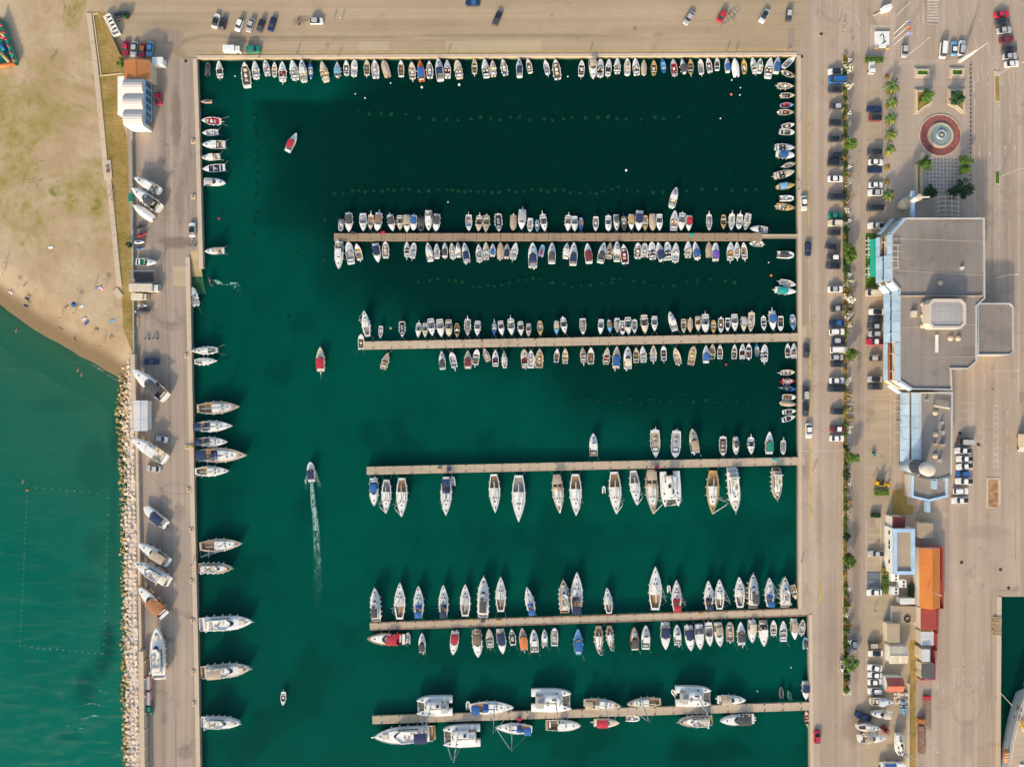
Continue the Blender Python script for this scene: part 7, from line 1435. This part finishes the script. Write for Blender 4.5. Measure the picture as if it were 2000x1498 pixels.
FC = ((.12, .16, .42), (.60, .10, .05), (.16, .22, .5))
for i, (x, y, w_) in enumerate(((1746.5, 66, 'blue flag on the top pole of three'), (1746.5, 77, 'red flag on the middle pole of three'), (1746.5, 88, 'pale blue flag on the lowest pole of three'))):
    r = thing('flagpole', w_ + ' beside the anchor plinth', 'flagpole', (*W(x, y), 0), 0, 'flagpoles by the monument'); mb = MB(); mb.tube((0, 0, 0), (0, 0, 8.2), .09, .06, 6); mb.build('pole', gel('w'), r); mb = MB(); a = [(0 + k * .35, .08 * math.sin(k * 1.7)) for k in range(6)]
    for (xa, ya), (xb_, yb_) in zip(a, a[1:]): mb.quad((xa, ya, 6.6), (xb_, yb_, 6.5), (xb_, yb_, 7.9), (xa, ya, 8.0))
    mb.build('flag', paint('flag_cloth_' + 'abc'[i], FC[i], .8), r)
for i, (x, y, c, w_) in enumerate(((1652, 772, 'w', 'white banner on a pole'), (1652, 789, 'r', 'red flag on a pole'), (1652, 806, 'w', 'bare white pole'))):
    r = thing('flagpole', w_ + ' in the shrub strip', 'flagpole', (*W(x, y), 0), 0, 'flagpoles in the shrub strip'); mb = MB(); mb.tube((0, 0, 0), (0, 0, 6), .08, .05, 6); mb.build('pole', gel('w'), r)
    if i < 2: mb = MB(); mb.quad((0, 0, 4.9), (1.0, .1, 4.8), (1.0, .1, 5.8), (0, 0, 5.9)); mb.build('flag', cloth(c), r)
def lamp3(x, y, label):
    r = thing('globe_lamp', label, 'street lamp', (*W(x, y), 0), random.uniform(0, 2), 'triple globe lamps'); mb = MB(); mb.tube((0, 0, 0), (0, 0, 3.6), .07, .05, 6); mb.build('pole', M_steel, r)
    for k in range(3): a = k * 2.094; mb = MB(); mb.tube((0, 0, 3.5), (.42 * math.cos(a), .42 * math.sin(a), 3.7), .035); o = mb.build('arm', M_steel, r); mb = MB(); mb.ball((.42 * math.cos(a), .42 * math.sin(a), 3.9), .24, 10, 6); mb.build('lamp_globe', gel('w'), o, True)
LY = [128, 230, 333, 436, 540, 638, 740, 842, 942, 1143, 1244, 1343]
for i, y in enumerate(LY): lamp3(1648.5, y, f'white triple globe lamp, {ORD[i] if i < 6 else ORD[11 - i]} from the ' + ('top' if i < 6 else 'bottom') + ' of the shrub strip')
def tall_lamp(x, y, label, ang=0, h=9, globe=False):
    r = thing('street_lamp', label, 'street lamp', (*W(x, y), 0), R(ang), 'tall street lamps'); mb = MB(); mb.tube((0, 0, 0), (0, 0, h), .11, .07, 6); mb.build('pole', gel('g'), r); mb = MB(); mb.tube((0, 0, h - .1), (1.8, 0, h + .2), .06); mb.build('arm', gel('g'), r); mb = MB(); mb.box((2.0, 0, h + .2), (.9, .32, .15), 0, .8); mb.build('lamp_head', gel('i'), r)
for a in ((1948, 148, 'tall grey street lamp at the tip of the grass median', 0), (1953, 346, 'tall grey street lamp beside the short green median', 0), (1935, 545, 'tall grey street lamp on the road behind the terminal', 0), (1937, 725, 'tall street lamp casting on the road behind the wing', 0), (1752, 30, 'street lamp near the anchor lawn', 30), (1772, 110, 'street lamp beside the silver hatchback', 40), (1690, 695, 'street lamp at the edge of the car park bays', 200), (1792, 1142, 'lamp above the orange roof', -20), (1788, 1310, 'lamp in the red walled yard', -30), (1786, 1435, 'lamp behind the yard wall', -20)): tall_lamp(*a)
# mole light pedestals
for i, y in enumerate((277, 385, 695, 873, 957, 1035, 1135, 1212, 1312, 1374)):
    x = lerp_tab([(277, 378), (385, 378), (695, 365), (873, 366), (1035, 374), (1374, 380)], y); r = thing('service_pedestal', f'square pale mooring plinth, {ORD[i]} from the top of the mole edge', 'pedestal', (*W(x, y), 0), 0, 'mooring plinths on the mole'); mb = MB(); mb.box((0, 0, .12), (1.5, 1.5, .24)); mb.build('plinth', M_coping, r); mb = MB(); mb.cyl((0, 0, .24), .2, .35, 8, .28); mb.build('bollard', M_rust, r)
# bollards along the plaza edge
for i in range(30):
    y = 128 + i * 8.6; r = thing('bollard', f'small dark bollard, {ORD[i] if i < 15 else ORD[29 - i]} from the ' + ('top' if i < 15 else 'bottom') + ' of the plaza edge line', 'bollard', (*W(1894.5, y), 0), 0, 'bollards along the plaza edge'); mb = MB(); mb.cyl((0, 0, 0), .16, .8, 8, .13); mb.build('post', M_black, r)
# ------------------------------------------------------------------ people
def person_mesh(name, pose, cols):
    if pose == 'stand': J_ = dict(pelvis=(0, 0, .92), spine=(0, 0, 1.18), chest=(0, 0, 1.36), neck=(0, .0, 1.5), head=(.02, 0, 1.64), lh=(0, .1, .88), lk=(.10, .11, .5), lf=(.02, .11, .06), lt=(.2, .12, .04), rh=(0, -.1, .88), rk=(.04, -.11, .48), rf=(-.14, -.11, .07), rt=(.04, -.12, .04), ls=(0, .2, 1.4), le=(-.02, .27, 1.12), lw=(.1, .28, .88), rs=(0, -.2, 1.4), re=(-.02, -.27, 1.12), rw=(.1, -.28, .88))
    elif pose == 'sit': J_ = dict(pelvis=(0, 0, .14), spine=(-.05, 0, .4), chest=(-.08, 0, .58), neck=(-.06, 0, .72), head=(-.02, 0, .86), lh=(.05, .1, .14), lk=(.40, .14, .38), lf=(.68, .14, .07), lt=(.84, .15, .06), rh=(.05, -.1, .14), rk=(.42, -.13, .36), rf=(.72, -.12, .07), rt=(.88, -.13, .06), ls=(-.08, .2, .62), le=(.1, .27, .42), lw=(.34, .2, .36), rs=(-.08, -.2, .62), re=(.1, -.27, .42), rw=(.34, -.2, .36))
    else: J_ = dict(pelvis=(0, 0, .16), spine=(-.26, 0, .16), chest=(-.44, 0, .17), neck=(-.6, 0, .16), head=(-.74, 0, .18), lh=(.04, .1, .15), lk=(.44, .13, .18), lf=(.86, .14, .1), lt=(.92, .18, .2), rh=(.04, -.1, .15), rk=(.44, -.13, .15), rf=(.86, -.16, .1), rt=(.92, -.2, .2), ls=(-.48, .2, .16), le=(-.24, .32, .12), lw=(.02, .34, .1), rs=(-.48, -.2, .16), re=(-.24, -.32, .12), rw=(.02, -.34, .1))
    E = [('pelvis', 'spine'), ('spine', 'chest'), ('chest', 'neck'), ('neck', 'head'), ('pelvis', 'lh'), ('lh', 'lk'), ('lk', 'lf'), ('lf', 'lt'), ('pelvis', 'rh'), ('rh', 'rk'), ('rk', 'rf'), ('rf', 'rt'), ('chest', 'ls'), ('ls', 'le'), ('le', 'lw'), ('chest', 'rs'), ('rs', 're'), ('re', 'rw')]
    Rr = dict(pelvis=.15, spine=.13, chest=.16, neck=.06, head=.115, lh=.1, rh=.1, lk=.065, rk=.065, lf=.045, rf=.045, lt=.035, rt=.035, ls=.07, rs=.07, le=.045, re=.045, lw=.035, rw=.035)
    ks = list(J_); me = bpy.data.meshes.new(name); me.from_pydata([J_[k] for k in ks], [(ks.index(a), ks.index(b)) for a, b in E], []); o = bpy.data.objects.new(name, me); COL.objects.link(o)
    md = o.modifiers.new('s', 'SKIN')
    for i, k in enumerate(ks): sv = me.skin_vertices[0].data[i]; sv.radius = (Rr[k], Rr[k]); sv.use_root = (k == 'pelvis')
    o.modifiers.new('d', 'SUBSURF').levels = 1
    dg = bpy.context.evaluated_depsgraph_get(); ev = o.evaluated_get(dg); out = bpy.data.meshes.new_from_object(ev); out.name = name
    bpy.data.objects.remove(o); out.materials.clear()
    for c in cols: out.materials.append(c)
    seg_ = [(Vector(J_[a]), Vector(J_[b]), a, b) for a, b in E]
    for p in out.polygons:
        c = p.center; best = min(seg_, key=lambda s: (c - (s[0] + (s[1] - s[0]) * max(0, min(1, (c - s[0]).dot(s[1] - s[0]) / max(1e-6, (s[1] - s[0]).length_squared))))).length); nm_ = best[3]
        hd = (c - Vector(J_['head'])); ax = (Vector(J_['head']) - Vector(J_['neck'])).normalized()
        p.material_index = 3 if nm_ == 'head' and hd.dot(ax) > -.02 and (hd.x < .06 or pose != 'stand') else 1 if nm_ in ('spine', 'chest', 'ls', 'rs') else 2 if nm_ in ('lh', 'rh', 'lk', 'rk') and (nm_[1] == 'h' or pose == 'stand') else 0
        p.use_smooth = True
    return out
hair = paint('dark_hair', (.05, .03, .02), .8)
SHIRTS = {'white': gel('w'), 'red': gel('r'), 'blue': gel('b'), 'black': gel('d'), 'bare': M_skin, 'orange': gel('o'), 'teal': gel('t')}
PM = {}
def person(x, y, pose, shirt, ang, label, z=0.0):
    k = (pose, shirt)
    if k not in PM: PM[k] = person_mesh('person', pose, [M_skin, SHIRTS[shirt], gel('n') if shirt != 'blue' else gel('d'), hair])
    o = link('person', PM[k], None, (*W(x, y, z + .8), z), R(ang)); return tag(o, label, 'person', 'people in the harbour')
for a in ((651, 36.5, 'stand', 'black', 60, 'left of two people walking on the top quay'), (666, 37, 'stand', 'white', 70, 'right of two people walking on the top quay'), (660, 109, 'stand', 'red', 90, 'person in red at the top quay edge'), (505, 108.5, 'sit', 'bare', 270, 'person sitting at the quay edge below the green car'), (578.5, 104, 'stand', 'black', 90, 'person in black at the top quay edge'), (874, 104, 'stand', 'black', 40, 'lone person in black beside the yellow quay line'), (1152, 101, 'stand', 'blue', 40, 'person in blue beside the yellow quay line'), (1421, 99, 'stand', 'black', 80, 'left of two people near the upper right quay line'), (1439, 100, 'stand', 'orange', 80, 'right of two people near the upper right quay line'), (1544, 95, 'sit', 'bare', 200, 'person sitting at the upper right quay corner'), (1641, 40, 'stand', 'orange', 10, 'topmost of three people near the road corner'), (1648, 48, 'stand', 'white', 10, 'middle of three people near the road corner'), (1648, 60, 'stand', 'white', 10, 'lowest of three people near the road corner'), (1562, 237, 'stand', 'white', 10, 'person walking on the right quay beside open boats'), (1561, 353, 'sit', 'bare', 180, 'sunbather sitting on the right quay edge'), (1561, 370, 'stand', 'red', 200, 'person in red on the right quay edge'), (1591, 918, 'stand', 'white', 60, 'person in white walking below the third jetty'), (1566, 1098, 'stand', 'black', 60, 'person in black on the lower right quay'), (1939, 760, 'stand', 'black', 10, 'person crossing the road behind the terminal'), (1710, 1193, 'stand', 'black', 10, 'person in the sandy service yard'), (901, 668, 'stand', 'black', 20, 'person in black on the second jetty'), (941, 668, 'sit', 'red', 90, 'person in red sitting on the second jetty'), (1010, 666, 'stand', 'white', 0, 'person in white on the second jetty'), (1043, 664, 'sit', 'orange', 30, 'person in orange sitting on the second jetty'), (8, 513, 'stand', 'black', 90, 'person in black on the upper beach'), (3, 533, 'stand', 'white', 90, 'person in white at the left edge of the beach'), (45, 557, 'lie', 'bare', 40, 'sunbather lying beside the pink parasol'), (184, 555, 'stand', 'bare', 80, 'person standing beside the red parasol'), (143, 612, 'stand', 'bare', 80, 'bather standing on the sand below the blue parasol'), (126, 601, 'lie', 'bare', 20, 'sunbather lying left of the blue parasol'), (115, 621, 'stand', 'orange', 80, 'person in orange near the waterline'), (214, 660, 'lie', 'orange', -30, 'sunbather on a dark mat near the rocks'), (142, 663, 'sit', 'bare', -60, 'bather sitting at the waterline'), (116, 642, 'lie', 'bare', -30, 'bather lying on wet sand'), (196, 676, 'stand', 'bare', 60, 'bather walking near the surf corner'), (213, 382, 'stand', 'bare', 90, 'upper person walking on the boardwalk'), (217, 391, 'stand', 'orange', 90, 'person in orange walking on the boardwalk'), (374, 1104, 'stand', 'white', 90, 'person on the mole beside a motor yacht'), (317, 503, 'stand', 'teal', 90, 'person near the boat with green cockpit')): person(*a, z=(-.9 if a[0] < 150 and a[1] > 640 else 0) if a[0] < 250 else (-.1 if 700 < a[0] < 1500 and 600 < a[1] < 700 else .22 if a[1] in (382, 391) else 0))
for a in ((29, 645, 'upper swimmer in the shallow sea'), (150, 722, 'left of two swimmers near the rocks'), (157, 731, 'right of two swimmers near the rocks'), (42, 941, 'swimmer outside the corner buoy')): person(a[0], a[1], 'lie', 'bare', 70, a[2], WZ - .12)
person(*rp('L2', 347, 742), 'sit', 'bare', 110, 'rider on the black jet ski', WZ + .66)
# parasols, towels
for x, y, c, w_ in ((29, 571, 'r', 'pink red parasol at the far left of the beach'), (151, 596, 'b', 'blue parasol on the middle of the beach'), (204, 563, 'r', 'red parasol beside the boardwalk end')):
    r = thing('parasol', w_, 'parasol', (*W(x, y), 0)); mb = MB(); mb.tube((0, 0, 0), (0, 0, 2.1), .04); mb.build('pole', M_steel, r)
    for k in range(8): a0, a1 = k * math.pi / 4, (k + 1) * math.pi / 4; mb = MB(); mb.add([(0, 0, 2.2), (.95 * math.cos(a0), .95 * math.sin(a0), 1.85), (.95 * math.cos(a1), .95 * math.sin(a1), 1.85)], [(0, 1, 2)]); mb.build('panel', cloth(c if k % 2 else ('w' if c == 'r' else 'n')), r)
for x, y, c, ang, w_ in ((189, 563, 'l', 5, 'pale towel and bags left of the red parasol'), (159, 599, 'w', 30, 'pale green towel right of the blue parasol'), (164, 624, 'w', 40, 'white towel with a blue one beside it'), (169, 631, 'b', 40, 'blue towel beside the white one'), (219, 627, 'l', 20, 'pale blue bundle left of the mole grass'), (53, 583, 'n', -20, 'upper dark blue towel near the waterline'), (51, 597, 'n', -20, 'lower dark blue towel near the waterline'), (187, 646, 'p', -10, 'pinkish towel near the rocks'), (99, 484, 'w', 10, 'white bag on the open sand')): r = tag(link('beach_towel', None, None, None), w_, 'towel', 'towels on the beach'); bpy.data.objects.remove(r); mb = MB(); mb.box((0, 0, .05), (1.5, .8, .07)); o = mb.build('beach_towel', cloth(c)); o.location = (*W(x, y), 0); o.rotation_euler = (0, 0, R(ang)); tag(o, w_, 'towel', 'towels on the beach')
# ------------------------------------------------------------------ water details
blk = MB(); blk.box((0, 0, 0), (1.05, 1.05, .3), 0, .9); bme = blk.mesh('mooring_block', paint('algae_block', (.085, .125, .05), .9, .3)); rnd = random.Random(21)
def block(x, y, z=-1.74): o = link('mooring_block', bme, None, (*W(x, y, z), z), rnd.uniform(0, 1.5), (rnd.uniform(.7, 1.1),) * 3); tag(o, 'pale square mooring block faintly visible under the harbour water', 'mooring block', 'mooring blocks on the harbour floor')
x = 653
while x < 1500:
    y = lerp_tab([(653, 380), (700, 373), (780, 372), (850, 371), (965, 377), (1000, 373), (1080, 372), (1160, 377), (1204, 366), (1258, 377), (1330, 371), (1500, 370)], x) + rnd.uniform(-2.5, 2.5); block(x, y, -1.71 if x < 1215 else -1.80); x += rnd.choice((11, 13, 15, 17, 19)) if x < 1215 else rnd.uniform(16, 32)
for y in (205, 228, 253, 268, 302, 320, 340, 361, 382, 418, 436, 459): block(498 + rnd.uniform(-3, 4), y, -1.76)
x = 817
while x < 1450:
    y = 552 + 6 * math.sin(x * .035) + rnd.uniform(-3, 3); block(x, y, -1.76 if x < 1200 else -1.80); x += rnd.choice((12, 14, 16, 18, 22)) if x < 1200 else rnd.uniform(18, 34)
for x, y in ((1361, 552), (1434, 552), (1195, 552), (563, 620), (581, 498), (633, 508), (634, 429)): block(x, y)
x = 700
while x < 1330: block(x, lerp_tab([(700, 218), (860, 231), (1000, 232), (1330, 230)], x) + rnd.uniform(-4, 4), -1.81); x += rnd.uniform(16, 30)
x = 1120
while x < 1470: block(x, 783 + rnd.uniform(-4, 3), -1.82); x += rnd.uniform(18, 26)
bu = MB(); bu.ball((0, 0, .1), .32, 8, 5); bum = {c: bu.mesh('buoy', gel(c)) for c in 'wroy'}
def buoy(x, y, c, lab, g='mooring buoys', s_=1): tag(link('buoy', bum[c], None, (*W(x, y, WZ), WZ), 0, (s_,) * 3), lab, 'buoy', g)
for x, y, w_ in ((459, 149.5, 'below the gap near the top left basin corner'), (694, 184, 'left of a pair below the top quay boats'), (713, 192, 'right of a pair below the top quay boats'), (763, 163, 'below the yellow bowed boat on the top quay'), (1109, 150, 'in the gap before the beige roofed cruiser'), (1223, 333, 'alone in the dark upper basin'), (875, 395, 'above the left half of the wooden jetty'), (1445, 186, 'below the upper right boats, lower of two'), (1446, 172, 'below the upper right boats, upper of two'), (1429, 157, 'just under the upper right row of boats'), (398, 354, 'close to the upper left quay wall'), (1501, 513, 'near the right end of the wooden jetty'), (1280, 849, 'above the third jetty beside the console boats'), (1545, 1303, 'near the lower right quay wall'), (1479, 1349, 'above the lowest jetty near its right end'), (1407, 232, 'in open dark water at the upper right')): buoy(x, y, 'w', 'small white buoy ' + w_, s_=.75 if y != 333 else 1.2)
for x, y, c, w_ in ((428, 427, 'r', 'small red buoy left of the wooden jetty'), (1418, 712, 'r', 'small red buoy below the second jetty'), (763, 641, 'y', 'yellow buoy above the second jetty end'), (824, 171, 'w', 'white float below the orange hulled boat'), (897, 166, 'w', 'elongated white float left of the tan open boat'), (1428, 185, 'o', 'pale orange float in the upper right basin'), (1506, 538, 'o', 'orange float above the teal canopy boat'), (54, 957, 'o', 'orange corner buoy of the swimming area')): buoy(x, y, c, w_, s_=1.3)
def line_buoys(a, b, n, s_=.55):
    for k in range(n): t = k / (n - 1); buoy(a[0] + (b[0] - a[0]) * t + rnd.uniform(-.6, .6), a[1] + (b[1] - a[1]) * t + rnd.uniform(-1, 1), 'w', 'small pale float in the rope bounding the swimming area', 'floats bounding the swimming area', s_ * .62)
line_buoys((72, 953), (190, 962), 9); line_buoys((212, 973), (202, 1275), 20); line_buoys((53, 970), (39, 1262), 30, .4); line_buoys((62, 1264), (198, 1276), 12, .5)
# wakes
def wake(pts, nm='wake_foam', lo=.42, hi=.62, sc_=.9, base=.0, amp=.85):
    mb = MB(); n = 7
    for (a, wa), (b, wb_) in zip(pts, pts[1:]):
        for i in range(n): f = lambda p, w_, u: W3(p[0] + w_ * (u / n * 2 - 1), p[1], WZ + .03 + .05 * math.sin(u * 2.1 + p[1])); mb.quad(f(a, wa, i), f(a, wa, i + 1), f(b, wb_, i + 1), f(b, wb_, i))
    t = NT(nm + '_material', .8, spec=.2); p = t.pos(); x_, y_, z_ = t.xyz(); raw = t.n('TexNoise', {'Vector': t.pos((1.0, .7, 1)), 'Scale': sc_, 'Detail': 5, 'Roughness': .7, 'Distortion': 1.2}).outputs[0]
    ya, yb = W(0, pts[0][0][1])[1], W(0, pts[-1][0][1])[1]; fade = t.n('MapRange', {'Value': y_, 'From Min': ya, 'From Max': yb, 'To Min': 0.0, 'To Max': 1.0}).outputs[0]; lo_ = t.math('ADD', t.math('MULTIPLY', fade, .26), lo - .10); n1 = t.n('MapRange', {'Value': t.math('SUBTRACT', raw, lo_), 'From Min': 0.0, 'From Max': .14}).outputs[0]; fade = t.n('MapRange', {'Value': fade, 'From Min': .25, 'From Max': 1.0, 'To Min': 1.0, 'To Max': 0.0}).outputs[0]
    uw = t.n('Attribute', attribute_name='edge'); al = t.math('MULTIPLY', t.math('MULTIPLY', t.math('MAXIMUM', n1, base), fade), t.math('MULTIPLY', uw.outputs['Fac'], amp)); t.color((.42, .66, .57))
    tr = t.n('BsdfTransparent'); mx = t.n('MixShader', {0: al, 1: tr.outputs[0], 2: t.b.outputs[0]}); t.t.links.new(mx.outputs[0], t.t.nodes['Material Output'].inputs[0])
    o = mb.build(nm, t.m); at = o.data.attributes.new('edge', 'FLOAT', 'POINT'); vals = []
    for _ in range(len(pts) - 1):
        for i in range(n): e = lambda u: math.sin(math.pi * u / n) ** .6 if 0 < u < n else 0.0; vals += [e(i), e(i + 1), e(i + 1), e(i)]
    at.data.foreach_set('value', vals); return tag(o, kind='stuff')
wake([((608, 938), 3.5), ((610, 960), 4.5), ((612, 985), 5.5), ((615, 1005), 6), ((617, 1030), 6.5), ((619, 1060), 7.5), ((620, 1090), 8.5), ((621, 1120), 9), ((621, 1150), 9), ((620, 1195), 8)], base=.10, amp=.72)
wake([((601, 925), 1.5), ((597, 938), 3), ((598, 952), 2.5), ((598, 962), 1)], 'bow_wave_foam', .4, .6); wake([((616, 918), 1.2), ((620, 935), 3), ((625, 955), 4), ((630, 968), 2)], 'stern_wave_foam', .4, .6)
wake([((420, 547), 6), ((432, 556), 8), ((446, 557), 10), ((458, 552), 8), ((464, 565), 7), ((470, 580), 7), ((472, 584), 3)], 'jet_ski_foam', .5, .68, .6); wake([((627, 726), 1), ((627, 740), 2), ((627, 750), 1)], 'small_wake_foam', .5, .7)
for i, (x, y, l, w_) in enumerate(((177, 1400, 24, 1.6), (178, 1376, 30, .8), (195, 1350, 18, .5), (150, 1419, 25, .5))):
    mb = MB(); n = 8
    for k in range(n): f = lambda u, s: W3(x - l + 2 * l * u / n, y + 3 * math.sin(u * .9 + i) + s * w_ * 2 * math.sin(math.pi * u / n), WZ + .05 + .1 * (s == 0)); mb.quad(f(k, -.5), f(k + 1, -.5), f(k + 1, .5), f(k, .5))
    tag(mb.build('wave_crest', foam_mat('crest_foam', .7, .46, .74, (.42, .56, .49))), kind='stuff')

# small fittings on quays and jetties
for x, y, w_ in ((1604, 67, 'in the pale patch of the top quay'), (1566, 111, 'at the upper right basin corner'), (363, 120, 'at the upper left basin corner'), (1878, 1098, 'behind the orange roof'), (1954, 1112, 'above the corner dock'), (1911, 868, 'behind the row of white pickups'), (1970, 1148, 'at the top edge of the corner dock'), (1875, 846, 'beside the empty bays')):
    r = thing('manhole_cover', 'dark square cover ' + w_, 'manhole cover', (*W(x, y), .02), random.uniform(-.2, .2)); mb = MB(); mb.box((0, 0, .01), (.8, .8, .04)); mb.build('cover', M_black, r); mb = MB(); torus(mb, .62, .1, 0, .03, 4); mb.build('rim', M_rust, r)
for x, y, c, w_ in ((858, 917, 'y', 'yellow dock box on the third jetty near a navy bimini'), (877, 916, 'n', 'dark dock box on the third jetty'), (920, 1211, 'y', 'yellow dock box on the fourth jetty, left one'), (974, 1212, 'y', 'yellow dock box on the fourth jetty, middle one'), (1368, 1198, 'y', 'yellow dock box on the fourth jetty, right one'), (943, 1212, 'd', 'black dock box on the fourth jetty'), (1283, 912, 'r', 'red dock box on the third jetty'), (1014, 1403, 'r', 'red dock box on the lowest jetty'), (1514, 897, 't', 'turquoise dock box on the third jetty'), (404, 872, 'y', 'yellow post box on the mole edge'), (1350, 459, 't', 'turquoise tub on the wooden jetty'), (690, 456, 'd', 'dark gear pile on the wooden jetty'), (748, 455, 'r', 'red crate on the wooden jetty')):
    if w_.startswith('yellow post'): x = 374
    r = thing('dock_box', w_, 'dock box', (*W(x, y), 0), random.uniform(-.2, .2)); mb = MB(); mb.box((0, 0, .3), (1.3, .8, .6), 0, .92); mb.build('body', gel(c), r); mb = MB(); mb.box((0, 0, .63), (1.3, .8, .07)); mb.build('lid', gel(c), r)
